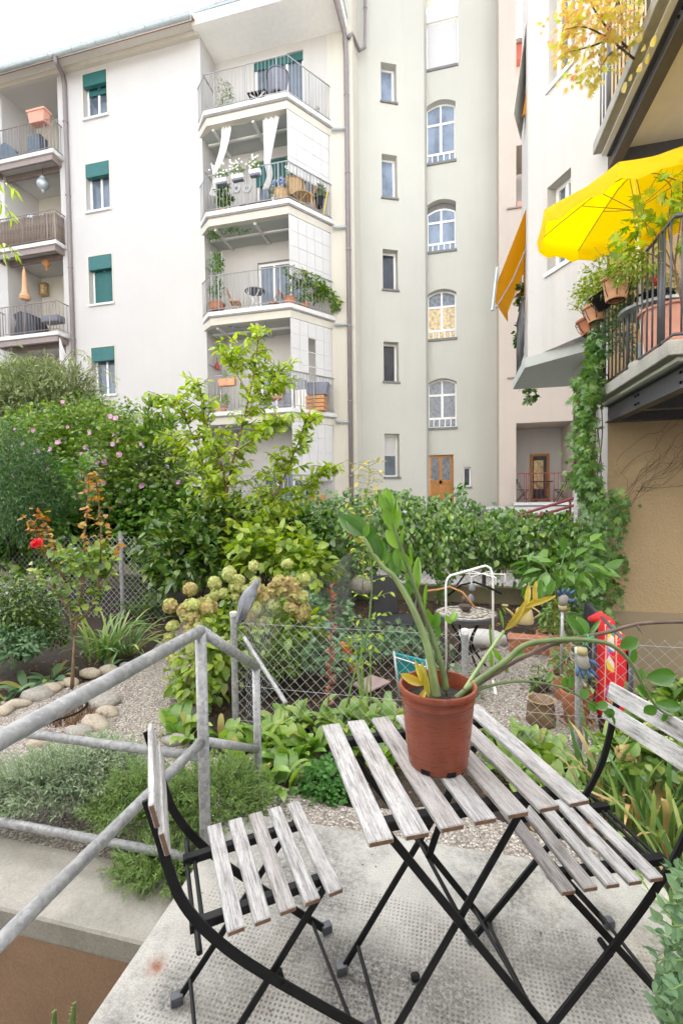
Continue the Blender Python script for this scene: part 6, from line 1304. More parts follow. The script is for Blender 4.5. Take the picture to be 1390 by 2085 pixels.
hv = shrub('hanging_ivy', 'dark ivy on the railing of the hidden balcony beside the awning', 'ivy', PD(1064, 700, 8.6), [(c_(1065, 620, 8.6), (.1, .15, .3), 16, 9, .1, .11), (c_(1063, 690, 8.6), (.09, .15, .35), 14, 9, .1, .11), (c_(1072, 808, 9.0), (.12, .12, .22), 10, 9, .09, .10)], T_HEART, L['dark'], 60, False)
rr_ = thing('ramp_handrail', 'red painted double handrail sloping over the ivy bank', 'handrail', P(1100, 1040, Y=9.2)); M['redrail'] = plain('red_oxide', (.24, .045, .04), .5)
for a, c in (((1012,1062),(1205,1003)), ((1035,1068),(1205,1018))): MB().tube([P(*a, Y=9.2), P(*c, Y=8.9)], .025, 8).build('rail', M['redrail'], rr_, smooth=True)
for x, y in ((1073, 1043), (1103, 1044), (1160, 1022)): MB().tube([P(x, y, Y=9.1), P(x, y + 26, Y=9.1)], .02, 8).build('post', M['redrail'], rr_)
# bistro set in the far loggia
def mini_chair(label, x, y, z, rz, mat, group, s=1.0, sm=None):
    o = thing('bistro_chair', label, 'chair', (x, y, z), rz, group); sm = sm or mat
    for sy in (-.2, .2): MB().bar((-.22*s, sy*s, .86*s), (.2*s, sy*s, .0), .02*s, .02*s, (0, 1, 0)).build('leg', mat, o, world=False); MB().bar((.2*s, sy*s*.9, .45*s), (-.22*s, sy*s*.9, .0), .02*s, .02*s, (0, 1, 0)).build('leg', mat, o, world=False)
    for k in range(4): MB().cbox((-.1*s + k * .09*s, 0, .455*s), (.075*s, .42*s, .02*s)).build('slat', sm, o, world=False)
    for zz_ in (.72, .82): MB().cbox((-.2*s, 0, zz_*s), (.02*s, .42*s, .07*s)).build('back_slat', sm, o, world=False)
def mini_table(label, x, y, z, mat, r=.3, h=.72, group=None, round_=True, lm=None):
    o = thing('bistro_table', label, 'table', (x, y, z), 0, group)
    if round_: MB().lathe([(0, h - .02), (r, h - .02), (r, h), (0, h)], 20).build('top', mat, o, world=False)
    else: MB().cbox((0, 0, h - .01), (r * 2, r * 1.6, .025)).build('top', mat, o, world=False)
    for s_ in (-1, 1):
        for y_ in (-.6, .6): MB().bar((-s_ * r * .7, y_ * r * .8, h - .02), (s_ * r * .7, y_ * r * .8, 0), .016, .016, (0, 1, 0)).build('leg', lm or mat, o, world=False)
G_ = 'bistro set in the far loggia'; zlog = 1.135
a = P(1062, 1019, Y=17.1).x; mini_chair('dark folding chair at the left in the far loggia', a, 17.1, zlog, 0, M['black'], G_, .95); mini_chair('dark folding chair at the right in the far loggia', P(1142, 1019, Y=17.1).x, 17.1, zlog, math.pi, M['black'], G_, .95); mini_table('dark square table between the chairs in the far loggia', P(1103, 1019, Y=17.1).x, 17.1, zlog, M['black'], .34, .72, G_, False)
# ------------------------------------------------------------------ things on the apartment balconies
def small_plant(name, label, px, py, Y, r, h, pm, lm, tm=T_OVAL, size=.07, n=30, fr=(.25, .2, .35), z=None, cat='plant', flowers=None, nind=0, dz=.0):
    p = P(px, py, Y=Y); z = p.z if z is None else z; which = next((w for w in ('top', 'second', 'third', 'fourth', 'lowest') if w in label), 'top'); pt = plant_pot('plant_pot', 'pot holding the ' + name.replace('_', ' ') + ' on the ' + which + ' balcony', (p.x, Y, z + .001), r, h, pm)
    o = thing(name, label, cat, (p.x, Y, z + h * .8)); foliage(o, *bush_cloud((p.x, Y, z + h + fr[2] * .8 + dz), fr, n, 10, .10, size), tm, lm, nind)
    stems(o, 'stem', [([Vector((p.x, Y, z + h * .8)), Vector((p.x + random.uniform(-.05, .05), Y, z + h + fr[2] * .6)), Vector((p.x + random.uniform(-.1, .1), Y, z + h + fr[2] * 1.3 + dz))], [.012, .009, .004])], M['bark'])
    if flowers:
        for k in range(flowers[1]): d = ball(1)[0]; flower(o, (p.x + d[0] * fr[0], Y - abs(d[1]) * fr[1] - .05, z + h + fr[2] * .8 + d[2] * fr[2]), (0, -1, .2), .05, flowers[0], petal)
    return o
z1, z2_, z3, z4, z5 = balz
M['greytub'] = plain('grey_tub', (.16, .17, .21), .6); M['basket'] = plain('woven_basket', (.42, .28, .13), .85, var=.4, scale=40, bump=.6, bscale=80); M['maroon'] = plain('maroon_wood', (.10, .035, .035), .6); M['warmwood'] = plain('orange_wood', (.46, .22, .08), .55, var=.25, scale=14)
small_plant('olive_shrub', 'wispy olive plant at the left of the top balcony', 457, 215, 14.4, .2, .18, M['greytub'], L['silver'], T_NARROW, .10, 60, (.26, .25, .72), z1)
p = P(566, 180, Y=14.1); tb = plant_pot('round_tub', 'large grey round tub at the corner of the top balcony', (p.x, 14.1, z1 + .3), .36, .62, M['greytub'], None, (0, 0), 'tub'); o = MB().box((p.x - .4, 13.95, z1), (p.x + .3, 14.5, z1 + .29)).build('tub_stand', M['blind']); tag(o, 'white block under the grey tub on the top balcony', 'stand')
p = P(525, 195, Y=14.0); st = thing('slatted_stool', 'dark slatted folding stool on the top balcony', 'stool', (p.x, 14.1, z1))
for k in range(6): MB().cbox((p.x - .28 + k * .11, 14.1, z1 + .42), (.085, .4, .03)).build('slat', M['black'], st)
for s_ in (-1, 1): MB().bar((p.x - s_ * .25, 13.95, z1 + .4), (p.x + s_ * .25, 13.95, z1), .03, .03, (0, 1, 0)).build('leg', M['blind'], st)
small_plant('low_plant', 'tiny plant at the right corner of the top balcony', 640, 222, 14.75, .07, .06, M['greytub'], L['dark'], T_OVAL, .05, 8, (.1, .1, .04), z1)
# curtains
M['curtain'] = leafmat('white_curtain', (.74, .73, .72), (.78, .77, .76), (.8, .8, .79), .8, .35)
def curtain(label, tops, bots, ztop_px, Y):
    (xa, ya), (xb_, yb_) = tops; (xc, yc), (xd_, yd_) = bots; b = MB(); n, m_ = 24, 14; o = thing('curtain', label, 'curtain', P(xa, ya, Y=Y))
    for i in range(m_ + 1):
        t = i / m_; k = t ** 1.8
        for j in range(n + 1):
            s_ = j / n; q = P(xa + (xb_ - xa) * s_, ya + (yb_ - ya) * s_, Y=Y).lerp(P(xc + (xd_ - xc) * s_, yc + (yd_ - yc) * s_, Y=Y), t); mid = P((xc + xd_) / 2, (yc + yd_) / 2, Y=Y); q.x += (mid.x - q.x) * (.0) ; b.v.append((q.x - (1 - t) * 0 + math.sin(t * math.pi) * (.10 if xc < xa else 0), q.y + .05 * math.sin(s_ * 22 + t * 2) * (.6 + .4 * t), q.z))
    for i in range(m_):
        for j in range(n): q = i * (n + 1) + j; b.f.append((q, q + 1, q + n + 2, q + n + 1))
    c = b.build('cloth', M['curtain'], o, smooth='all'); at = c.data.attributes.new('v', 'FLOAT', 'FACE'); at.data.foreach_set('value', [.5] * len(c.data.polygons)); return o
curtain('white curtain swept to the left on the second balcony', ((450, 243), (474, 240)), ((434, 350), (444, 352)), 0, 14.0); curtain('white curtain drawn to the post on the second balcony', ((534, 224), (573, 218)), ((537, 335), (551, 332)), 0, 14.0)
curtain('tail of the white curtain hanging inside the second balcony rail', ((538, 335), (551, 332)), ((534, 385), (548, 382)), 0, 14.0); curtain('closed white parasol cloth at the left of the second balcony', ((429, 333), (431, 332)), ((426, 396), (442, 400)), 0, 13.95)
cr = MB().tube([P(421, 266, Y=14.15), P(427, 252, Y=13.98), P(575, 217, Y=13.98)], .018, 6).build('curtain_rod', M['white']); tag(cr, 'white curtain rod under the ceiling of the second balcony', 'curtain rod')
# flower boxes on the second balcony rail
for px, py, w, lb in ((452, 364, 30, 'left white flower box on the second balcony rail'), (485, 356, 30, 'middle white flower box on the second balcony rail'), (520, 346, 28, 'right white flower box on the second balcony rail')):
    p = P(px, py, Y=13.72); wd = w * 15 / FPX * .42; o = thing('flower_box', lb, 'flower box', (p.x, 13.68, p.z - .1), 0, 'white flower boxes'); MB().prism([Vector((p.x - wd, 13.60, p.z - .04)), Vector((p.x + wd, 13.60, p.z - .04)), Vector((p.x + wd * .9, 13.62, p.z - .15)), Vector((p.x - wd * .9, 13.62, p.z - .15))], (0, .15, 0)).build('box', M['white'], o); MB().cbox((p.x, 13.70, p.z - .185), (wd * 1.7, .14, .05)).build('tray', M['greytub'], o)
    f = thing('white_geranium', 'white flowers growing in the ' + lb.split(' on ')[0], 'flowers', (p.x, 13.68, p.z), 0, 'white balcony flowers'); foliage(f, *bush_cloud((p.x, 13.66, p.z + .06), (wd, .12, .2), 26, 8, .07, .06), T_OVAL, L['hib'], 0)
    for k in range(16): flower(f, (p.x + random.gauss(0, wd * .6), 13.56, p.z + random.uniform(-.1, .38)), (0, -1, .2), .045, L['white'], petal)
small_plant('leafy_plant', 'tall leafy plant in an orange pot at the left of the second balcony', 455, 415, 14.1, .17, .2, M['terracotta_l'], L['ivy'], T_HEART, .1, 40, (.24, .2, .5), z2_)
for px, lb in ((482, 'pale plate with blue rim hung on the second balcony wall, left one'), (503, 'pale plate with blue rim hung on the second balcony wall, right one')): p = P(px, 384, Y=YB - .03); o = thing('wall_plate', lb, 'plate', p); pl_ = MB(); pl_.tube([(p.x, YB - .05, p.z), (p.x, YB - .02, p.z)], .15, 16); pl_.build('dish', M['blind'], o); MB().tube([(p.x, YB - .06, p.z), (p.x, YB - .05, p.z)], .06, 12).build('pattern', M['glass_b'], o)
be_ = thing('garden_bench', 'maroon slatted bench on the second balcony', 'bench', P(512, 410, Y=14.5)); p = P(512, 410, Y=14.5)
for k in range(4): MB().cbox((p.x, 14.75, z2_ + .38 + k * .11), (1.1, .03, .08)).build('back_slat', M['maroon'], be_)
for k in range(4): MB().cbox((p.x, 14.35 + k * .1, z2_ + .3), (1.1, .08, .03)).build('seat_slat', M['maroon'], be_)
for s_ in (-.5, .5): MB().box((p.x + s_ - .03, 14.3, z2_), (p.x + s_ + .03, 14.75, z2_ + .29)).build('leg', M['maroon'], be_)
small_plant('blue_flowers', 'blue flowering plant in a woven basket on the second balcony', 572, 405, 13.98, .24, .42, M['basket'], L['colum'], T_OVAL, .06, 24, (.24, .2, .2), z2_, 'flowers', (L['bluepet'], 26))
small_plant('shrubby_plant', 'shrubby plant behind the blue flowers on the second balcony', 562, 400, 14.5, .2, .4, M['basket'], L['rosemary'], T_OVAL, .07, 40, (.3, .2, .45), z2_)
small_plant('jasmine', 'white flowering jasmine plant in a big basket at the corner of the second balcony', 598, 395, 14.4, .34, .5, M['basket'], L['hib'], T_OVAL, .06, 30, (.3, .2, .4), z2_ + .42, 'plant', (L['white'], 22), 0, .1)
cc = thing('cane_chair', 'bentwood cane chair on the right of the second balcony', 'chair', P(628, 420, Y=14.6)); p = P(628, 420, Y=14.6)
MB().tube([(p.x + .22 * math.cos(a), 14.7, z2_ + .85 + .32 * math.sin(a)) for a in np.linspace(-.6, 3.74, 14)], .025, 6).build('back_hoop', M['warmwood'], cc, smooth='all'); MB().lathe([(0, .44), (.22, .44), (.23, .47), (0, .48)], 14, (p.x, 14.5, z2_)).build('seat', M['basket'], cc)
for sx in (-.17, .17):
    for sy in (-.15, .17): MB().tube([(p.x + sx, 14.5 + sy, z2_ + .44), (p.x + sx * 1.25, 14.5 + sy * 1.2, z2_)], .018, 6).build('leg', M['warmwood'], cc)
mini_table('round straw topped table on the second balcony', P(615, 428, Y=14.35).x, 14.35, z2_, M['basket'], .32, .42); small_plant('dark_pot_plant', 'dark leaved plant by the right end of the second balcony', 650, 420, 14.85, .14, .3, M['black'], L['dark'], T_OVAL, .08, 20, (.2, .15, .22), z2_ + .3)
yp = MB().tube([P(658, 438, Y=14.75), P(667, 386, Y=14.9)], .02, 6).build('bamboo_pole', plain('yellow_bamboo', (.6, .45, .1), .5)); tag(yp, 'yellow bamboo pole leaning at the right end of the second balcony', 'pole')
# third balcony
mini_chair('orange wooden chair with brown cushion on the third balcony', P(478, 625, Y=14.3).x, 14.3, z3, .3, M['warmwood'], 'wooden chairs of the third balcony', 1.0); mini_chair('wooden chair behind the table near the third balcony door', P(560, 610, Y=14.7).x, 14.7, z3, math.pi, M['warmwood'], 'wooden chairs of the third balcony', 1.0); mini_table('round grey bistro table with white crossed legs on the third balcony', P(520, 620, Y=14.25).x, 14.25, z3, M['greytub'], .34, .75, None, True, M['white'])
vp_ = thing('climbing_plant', 'climber on canes along the left edge of the third balcony', 'climber', P(440, 630, Y=14.2)); A = [bush_cloud(tuple(P(px, py, Y=14.15)), rr, nc, 9, .12, .09) for px, py, rr, nc in ((440, 540, (.22, .15, .4), 34), (440, 590, (.2, .15, .4), 26), (432, 480, (.16, .12, .25), 16), (455, 467, (.5, .12, .10), 26), (490, 462, (.3, .1, .06), 12))]; foliage(vp_, *[np.concatenate([a[i] for a in A]) for i in range(5)], T_OVAL, L['creeper'], 0)
for px in (430, 452): MB().tube([P(px + 2, 640, Y=14.2), P(px, 512, Y=14.2)], .012, 5).build('cane', M['blind'], vp_)
plant_pot('long_planter', 'terracotta planter of the climber on the third balcony', tuple(P(442, 632, Y=14.1)), .28, .2, M['terracotta'], None, (0, 0), 'planter'); small_plant('box_cone', 'small clipped cone plant in a terracotta pot at the corner of the third balcony', 590, 612, 14.0, .2, .28, M['terracotta'], L['dark'], T_TINY, .05, 40, (.14, .14, .32), z3); small_plant('bushy_plant', 'bushy plant in a small pot on the right of the third balcony', 620, 625, 14.4, .16, .2, M['terracotta'], L['hib'], T_OVAL, .07, 30, (.22, .18, .22), z3)
hv2 = thing('hanging_creeper', 'thick creeper over the right end of the third balcony rail', 'creeper', P(650, 600, Y=14.8)); A = [bush_cloud(tuple(P(px, py, Y=yy_)), rr, nc, 9, .13, .10) for px, py, yy_, rr, nc in ((655, 600, 14.75, (.3, .2, .3), 46), (625, 575, 14.35, (.4, .3, .22), 30), (600, 560, 14.1, (.3, .2, .12), 16), (683, 622, 15.0, (.12, .1, .25), 14))]; foliage(hv2, *[np.concatenate([a[i] for a in A]) for i in range(5)], T_HEART, L['hib'], 40)
# fourth balcony
p = P(463, 772, Y=13.75); o = thing('planter_box', 'orange terracotta box on the fourth balcony rail', 'planter', p); MB().prism([p + Vector((-.3, -.1, 0)), p + Vector((.3, -.1, 0)), p + Vector((.27, -.08, -.22)), p + Vector((-.27, -.08, -.22))], (0, .18, 0)).build('box', M['terracotta_l'], o); f = thing('box_grass', 'fine green herb in the terracotta box on the fourth balcony', 'plant', p); foliage(f, *bush_cloud(tuple(p + Vector((.1, 0, .12))), (.2, .1, .18), 20, 14, .06, .09, droop=-.7), T_NEEDLE, L['creeper'])
p = P(560, 800, Y=14.2); dc = thing('deck_chair', 'folding chair with orange cushion on the fourth balcony', 'chair', p); MB().cbox((p.x, 14.2, z4 + .42), (.5, .45, .06), .2).build('seat', M['warmwood'], dc); MB().cbox((p.x + .22, 14.25, z4 + .72), (.08, .45, .6), 0, Matrix.Rotation(.35, 3, 'Y')).build('backrest', M['warmwood'], dc)
for s_ in (-1, 1): MB().bar((p.x - s_ * .25, 14.05, z4 + .45), (p.x + s_ * .25, 14.05, z4), .02, .02, (0, 1, 0)).build('leg', M['white'], dc)
p = P(645, 825, Y=14.75); o = thing('wooden_crate', 'stacked wooden crate at the right of the fourth balcony', 'crate', (p.x, 14.75, z4))
for k in range(4): MB().cbox((p.x, 14.7, z4 + .07 + k * .13), (.62, .4, .11)).build('board', M['warmwood'], o)
o = MB().prism([Vector((p.x - .3, 14.6, z4 + .56)), Vector((p.x + .34, 14.6, z4 + .56)), Vector((p.x + .42, 14.6, z4 + .95)), Vector((p.x - .35, 14.6, z4 + .98))], (0, .3, 0)).build('dark_bag', M['greytub']); tag(o, 'dark blue bag on the wooden crate of the fourth balcony', 'bag')
p = P(612, 800, Y=14.6); o = thing('storage_cabinet', 'white cabinet behind the rail of the fourth balcony', 'cabinet', (p.x, 14.7, z4)); MB().box((p.x - .2, 14.6, z4), (p.x + .25, 15.0, z4 + .75)).build('body', M['white'], o, bevel=.01); MB().box((p.x - .01, 14.585, z4 + .05), (p.x + .01, 14.6, z4 + .7)).build('door_gap', M['greytub'], o)
lt = thing('bulb_string', 'string of coloured bulbs under the fourth balcony ceiling', 'string lights', P(470, 660, Y=14.0)); q = [P(x, y, Y=14.0) for x, y in ((437, 665), (455, 663), (475, 666), (508, 664), (540, 652), (583, 647))]; MB().tube(catmull(q, 4), .006, 4).build('cable', M['black'], lt)
for i, c in ((2, (.1, .2, .5)), (3, (.6, .1, .06)), (4, (.05, .4, .15))): MB().lathe([(0, -.1), (.04, -.07), (.04, -.04), (.02, 0)], 8, tuple(q[i])).build('bulb', plain('bulb_%d' % i, c, .3), lt)
p = P(450, 745, Y=14.7); o = thing('wall_lantern', 'red lantern on the side wall of the fourth balcony', 'lantern', p); MB().lathe([(0, -.12), (.06, -.1), (.07, 0), (.05, .1), (0, .14)], 8, (uR + .1, 14.7, p.z)).build('glass', plain('red_lacquer', (.4, .02, .02), .35), o); MB().tube([(uR + .1, 14.7, p.z + .14), (uR + .1, 14.7, p.z + .3)], .01, 5).build('hook', M['black'], o)
small_plant('balcony_shrub', 'green plant behind the rail at the left of the fourth balcony', 450, 815, 14.1, .2, .25, M['terracotta_l'], L['tree'], T_OVAL, .08, 26, (.25, .2, .25), z4)
small_plant('corner_plant', 'pink flowering plant on the lowest balcony behind the tree', 530, 1020, 14.0, .2, .3, M['greytub'], L['hib'], T_OVAL, .08, 26, (.3, .2, .4), z5, 'plant', (L['red'], 6))
p = P(645, 1030, Y=14.5); o = thing('orange_crate', 'orange box behind the rail of the lowest balcony', 'box', (p.x, 14.5, z5)); MB().box((p.x - .25, 14.3, z5), (p.x + .25, 14.7, z5 + .5)).build('box', M['warmwood'], o); MB().box((p.x - .27, 14.28, z5 + .45), (p.x + .27, 14.72, z5 + .53)).build('lid', M['warmwood'], o); o = MB().box((p.x - .75, 14.5, z5), (p.x - .35, 14.8, z5 + .9)).build('blue_cover', plain('navy_cloth', (.03, .045, .12), .8), bevel=.04, seg=2); tag(o, 'navy covered object beside the orange box on the lowest balcony', 'cover')
# far left loggia balconies
x0, x1, fy, z = LB[0]; p = P(78, 236, Y=fy + .06); o = thing('rail_planter', 'pink planter box on the rail of the top left balcony', 'planter', p); MB().prism([p + Vector((-.36, -.1, .12)), p + Vector((.36, -.1, .12)), p + Vector((.30, -.08, -.26)), p + Vector((-.30, -.08, -.26))], (0, .26, 0)).build('box', M['pink_terr'], o); MB().box((p.x - .39, p.y - .13, p.z + .10), (p.x + .39, p.y + .19, p.z + .17)).build('rim', M['pink_terr'], o)
M['tarp'] = plain('blue_grey_tarp', (.10, .15, .20), .6, var=.2); M['bluecloth'] = plain('blue_cloth', (.02, .12, .42), .7)
p = P(28, 300, Y=fy + .6); o = thing('covered_furniture', 'blue grey covered furniture on the top left balcony', 'cover', (p.x, fy + .6, z)); b = MB(); b.prism([Vector((p.x - .75, fy + .35, z)), Vector((p.x + .6, fy + .35, z)), Vector((p.x + .35, fy + .35, z + .55)), Vector((p.x - .15, fy + .35, z + .95)), Vector((p.x - .75, fy + .35, z + .7))], (0, .6, 0)); b.build('cover', M['tarp'], o, bevel=.05, seg=2); MB().box((p.x + .75, fy + .5, z), (p.x + 1.3, fy + .9, z + 1.1)).build('second_cover', M['tarp'], o, bevel=.05, seg=2)
p = P(73, 270, Y=fy + .8); o = MB().prism([Vector((p.x - .2, fy + .8, z + .7)), Vector((p.x + .35, fy + .8, z + .6)), Vector((p.x + .35, fy + .8, z + 1.2)), Vector((p.x - .25, fy + .8, z + 1.25))], (0, .05, 0)).build('blue_towel', M['bluecloth']); tag(o, 'bright blue towel hanging inside the top left balcony', 'towel')
p = P(88, 376, Y=fy + .5); o = thing('hanging_lantern', 'round grey metal lantern hanging below the top left balcony', 'lantern', p); MB().lathe([(.02, .33), (.06, .3), (.10, .26), (.10, .20), (.14, .16), (.21, .05), (.20, -.05), (.12, -.16), (.05, -.2), (.06, -.25), (0, -.32)], 14, tuple(p)).build('body', M['zinc'], o, smooth=True); MB().tube([p + Vector((0, 0, .32)), p + Vector((0, 0, .62))], .008, 4).build('chain', M['black'], o)
x0, x1, fy, z = LB[1]; sc = thing('reed_screen', 'brown reed screen tied inside the middle left balcony rail', 'screen', (x0 + .5, fy, z)); rm_ = MB().tube([(0, 0, .06), (0, 0, 1.0)], .016, 4).mesh('reed', 'all'); M['reed'] = plain('reed', (.22, .17, .13), .9, var=.5, scale=12)
nrd = int((x1 - x0 - .2) / .034)
for k in range(nrd): put('reed', rm_, M['reed'], sc, True, T(x0 + .1 + k * .034, fy + .1 + random.uniform(0, .01), z + random.uniform(-.02, .03)))
for k in range(20): put('reed', rm_, M['reed'], sc, True, T(x1 - .1, fy + .12 + k * .034, z + random.uniform(-.02, .03)))
o = thing('metal_pots', 'steel pots on the ledge of the middle left balcony', 'pots', (x0 + .9, YL + .3, z + 1.2)); MB().box((x0 + .5, YL + .1, z + 1.12), (x0 + 1.9, YL + .6, z + 1.16)).build('shelf', M['white'], o)
for k, (dx, r, h) in enumerate(((.75, .12, .28), (1.15, .2, .34), (1.55, .14, .2))): MB().lathe([(0, 0), (r, 0), (r, h), (0, h)], 14, (x0 + dx, YL + .35, z + 1.162)).build('pot', M['zinc'], o, smooth=True)
p = P(95, 537, Y=fy + .6); o = thing('orange_lantern', 'orange hanging ornament below the middle left balcony', 'ornament', p); MB().lathe([(0, .14), (.12, .1), (.15, 0), (.08, -.1), (.03, -.14), (.03, -.26), (0, -.26)], 10, tuple(p)).build('body', M['warmwood'], o, smooth=True); MB().tube([p + Vector((0, 0, .13)), p + Vector((0, 0, .3))], .006, 4).build('string', M['black'], o)
x0, x1, fy, z = LB[2]; p = P(50, 560, Y=fy + .5); o = thing('closed_parasol', 'closed apricot parasol standing on the lower left balcony', 'parasol', (p.x, fy + .5, z)); MB().lathe([(.02, 2.95), (.07, 2.7), (.09, 2.2), (.12, 2.0), (.20, 1.85), (.16, 1.75), (.03, 1.7)], 10, (p.x, fy + .5, z - .25)).build('cloth', plain('apricot_cloth', (.62, .36, .20), .8), o, smooth=True); MB().tube([(p.x, fy + .5, z), (p.x, fy + .5, z + 1.5)], .025, 6).build('pole', M['greytub'], o)
p = P(58, 655, Y=fy + .5); o = thing('covered_barbecue', 'black covered barbecue on the lower left balcony', 'barbecue', (p.x, fy + .5, z)); MB().prism([Vector((p.x - .5, fy + .25, z + .05)), Vector((p.x + .55, fy + .25, z + .05)), Vector((p.x + .6, fy + .25, z + .45)), Vector((p.x + .35, fy + .25, z + .85)), Vector((p.x - .1, fy + .25, z + 1.0)), Vector((p.x - .45, fy + .25, z + .9)), Vector((p.x - .3, fy + .25, z + .6))], (0, .6, 0)).build('cover', plain('charcoal_cover', (.035, .04, .055), .6), o, bevel=.05, seg=2); MB().box((p.x + .75, fy + .3, z + .5), (p.x + 1.5, fy + .7, z + .75)).build('side_bundle', M['greytub'], o, bevel=.06, seg=2)
p = P(123, 590, Y=fy + .9); o = MB().prism([Vector((x1 - .28, fy + .9, z + .4)), Vector((x1 - .02, fy + .9, z + .3)), Vector((x1 - .1, fy + .9, z + 1.95)), Vector((x1 - .3, fy + .9, z + 2.1))], (0, .12, 0)).build('blue_jacket', M['bluecloth'], bevel=.03, seg=2); tag(o, 'bright blue cloth hanging at the right of the lower left balcony', 'cloth')
o = thing('wall_lamp', 'square brass lantern on the back wall of the lower left balcony', 'lamp', (P(92, 590, Y=YL + 1.4).x, YL + 1.4, z + 1.5)); px_ = P(92, 590, Y=YL + 1.4); b = MB()
for dx in (-.13, .13):
    for dy in (-.1, .08): b.cbox((px_.x + dx, YL + 1.36 + dy, px_.z), (.025, .025, .42))
b.cbox((px_.x, YL + 1.35, px_.z + .22), (.3, .22, .03)).cbox((px_.x, YL + 1.35, px_.z - .22), (.3, .22, .03)); b.build('frame', M['basket'], o); MB().cbox((px_.x, YL + 1.35, px_.z), (.2, .12, .36)).build('glass', M['glass_w'], o)
b = MB(); pa2, pb2, pc2 = P(121, 688, Y=fy + .05), P(122, 760, Y=fy + .05), P(146, 760, Y=YL - .05); o = MB().prism([pa2, pb2, pc2], (.02, .02, 0)).build('net_bag', M['curtain']); tag(o, 'pale net cloth hanging below the lower left balcony corner', 'net')
# ------------------------------------------------------------------ neighbour's garden things behind the wire fence
GZN = GZ
rk = thing('clothes_rack', 'white tube clothes rack standing behind the wire fence', 'clothes rack', P(955, 1380, Z=GZ)); r0, r1 = P(908, 1388, Z=GZ), P(1003, 1390, Z=GZ); ht = P(1000, 1152, Y=r1.y).z; ht0 = P(912, 1165, Y=r0.y).z
c0, c1 = Vector((r0.x, r0.y, ht0)), Vector((r1.x, r1.y, ht)); MB().tube([r0, c0 - Vector((0, 0, .12))] + [c0 - Vector((0, 0, .12)) + Vector((.07 * (1 - math.cos(t)), 0, .10 * math.sin(t))) for t in (.4, .8, 1.2, 1.57)] + [c1 + Vector((-.06, 0, 0)), c1 + Vector((-.02, 0, -.02)), c1 + Vector((0, 0, -.08)), r1], .010, 10).build('frame', M['white'], rk, smooth='all')
for q in (r0, r1): MB().tube([q + Vector((0, -.28, .015)), q + Vector((0, .28, .015))], .012, 8).build('foot', M['white'], rk, smooth='all')
yR = (r0.y + r1.y) / 2
for lb, px, py, w, mat, tilt in (('wooden coat hanger at the left end of the clothes rack', 915, 1195, .42, M['warmwood'], .15), ('black coat hanger on the clothes rack', 965, 1185, .44, M['black'], -.12)):
    p = P(px, py, Y=yR); o = thing('coat_hanger', lb, 'hanger', p); MB().tube([p + Vector((-w / 2, .05, -.10 + tilt * .3)), p + Vector((-w * .25, 0, -.03)), p + Vector((0, 0, 0)), p + Vector((w * .25, 0, -.04)), p + Vector((w / 2, -.05, -.12 - tilt * .3))], .010, 6).build('arms', mat, o, smooth='all'); MB().tube([p, p + Vector((0, 0, .05)), p + Vector((.02, 0, .07)), p + Vector((0, 0, .09))], .003, 5).build('hook', M['zinc'], o)
p = P(980, 1168, Y=yR); o = thing('peg_hanger', 'pale peg dryer hanging from the clothes rack', 'peg hanger', p)
for a in range(6): MB().tube([p, p + Vector((.2 * math.cos(a * 1.05), .2 * math.sin(a * 1.05), -.0))], .004, 5).build('arm', M['white'], o)
for a in range(6): MB().cbox(p + Vector((.19 * math.cos(a * 1.05), .19 * math.sin(a * 1.05), -.03)), (.014, .014, .06)).build('peg', M['blind'], o)
# mosaic table
mt = P(948, 1248, Z=.33); t = NT('mosaic'); v = t.n('TexVoronoi'); v.inputs['Scale'].default_value = 26; t.l(t.coord(), v.inputs['Vector']); t.col(t.ramp(v.outputs['Distance'], [(.0, (.62, .58, .50)), (.42, (.56, .51, .43)), (.5, (.20, .18, .16))])).set(Roughness=.5); M['mosaic'] = t.m
o = thing('mosaic_table', 'round mosaic topped table with black rim behind the wire fence', 'table', (mt.x, mt.y, GZ)); MB().lathe([(0, .0), (.27, .0), (.27, .008), (0, .008)], 36, (mt.x, mt.y, .325)).build('top', M['mosaic'], o); MB().lathe([(.268, -.03), (.285, -.03), (.288, .005), (.272, .014), (.271, -.0)], 36, (mt.x, mt.y, .325)).build('rim', M['darksteel'], o, smooth=True)
MB().tube([(mt.x + .2 * math.cos(a) * (1 + .1 * math.sin(3 * a)), mt.y + .2 * math.sin(a), .335) for a in np.linspace(0, 6.28, 30)], .004, 4).build('inlay', M['darksteel'], o)
for a in (.5, 2.1, 3.7, 5.3): MB().tube(catmull([(mt.x + .2 * math.cos(a), mt.y + .2 * math.sin(a), .3), (mt.x + .06 * math.cos(a), mt.y + .06 * math.sin(a), .05), (mt.x + .22 * math.cos(a), mt.y + .22 * math.sin(a), GZ)], 5), .010, 6).build('leg', M['black'], o, smooth='all')
M['bronze'] = plain('brown_bronze', (.10, .075, .06), .5, var=.3); bw_ = P(947, 1245, Z=.335); o = thing('bird_bath_ornament', 'brown bowl with two small bird figures on the mosaic table', 'ornament', bw_); MB().lathe([(.02, 0), (.03, .005), (.05, .03), (.065, .06), (.06, .06), (.0, .03)], 16, tuple(bw_)).build('bowl', M['bronze'], o, smooth=True)
MB().tube([bw_ + Vector((.04, .02, .03)), bw_ + Vector((.05, .03, .16)), bw_ + Vector((.055, .03, .24))], .006, 6).build('stem', M['bronze'], o)
for dx, dz_ in ((.05, .12), (.06, .22)): MB().lathe([(0, -.035), (.025, -.02), (.03, 0), (.02, .03), (0, .045)], 10, tuple(bw_ + Vector((dx, .02, dz_)))).build('bird', M['pigeon'], o, smooth=True)
MB().lathe([(0, -.03), (.022, -.01), (.02, .02), (0, .045)], 10, tuple(bw_ + Vector((-.01, .03, .11)))).build('egg', M['bronze'], o, smooth=True)
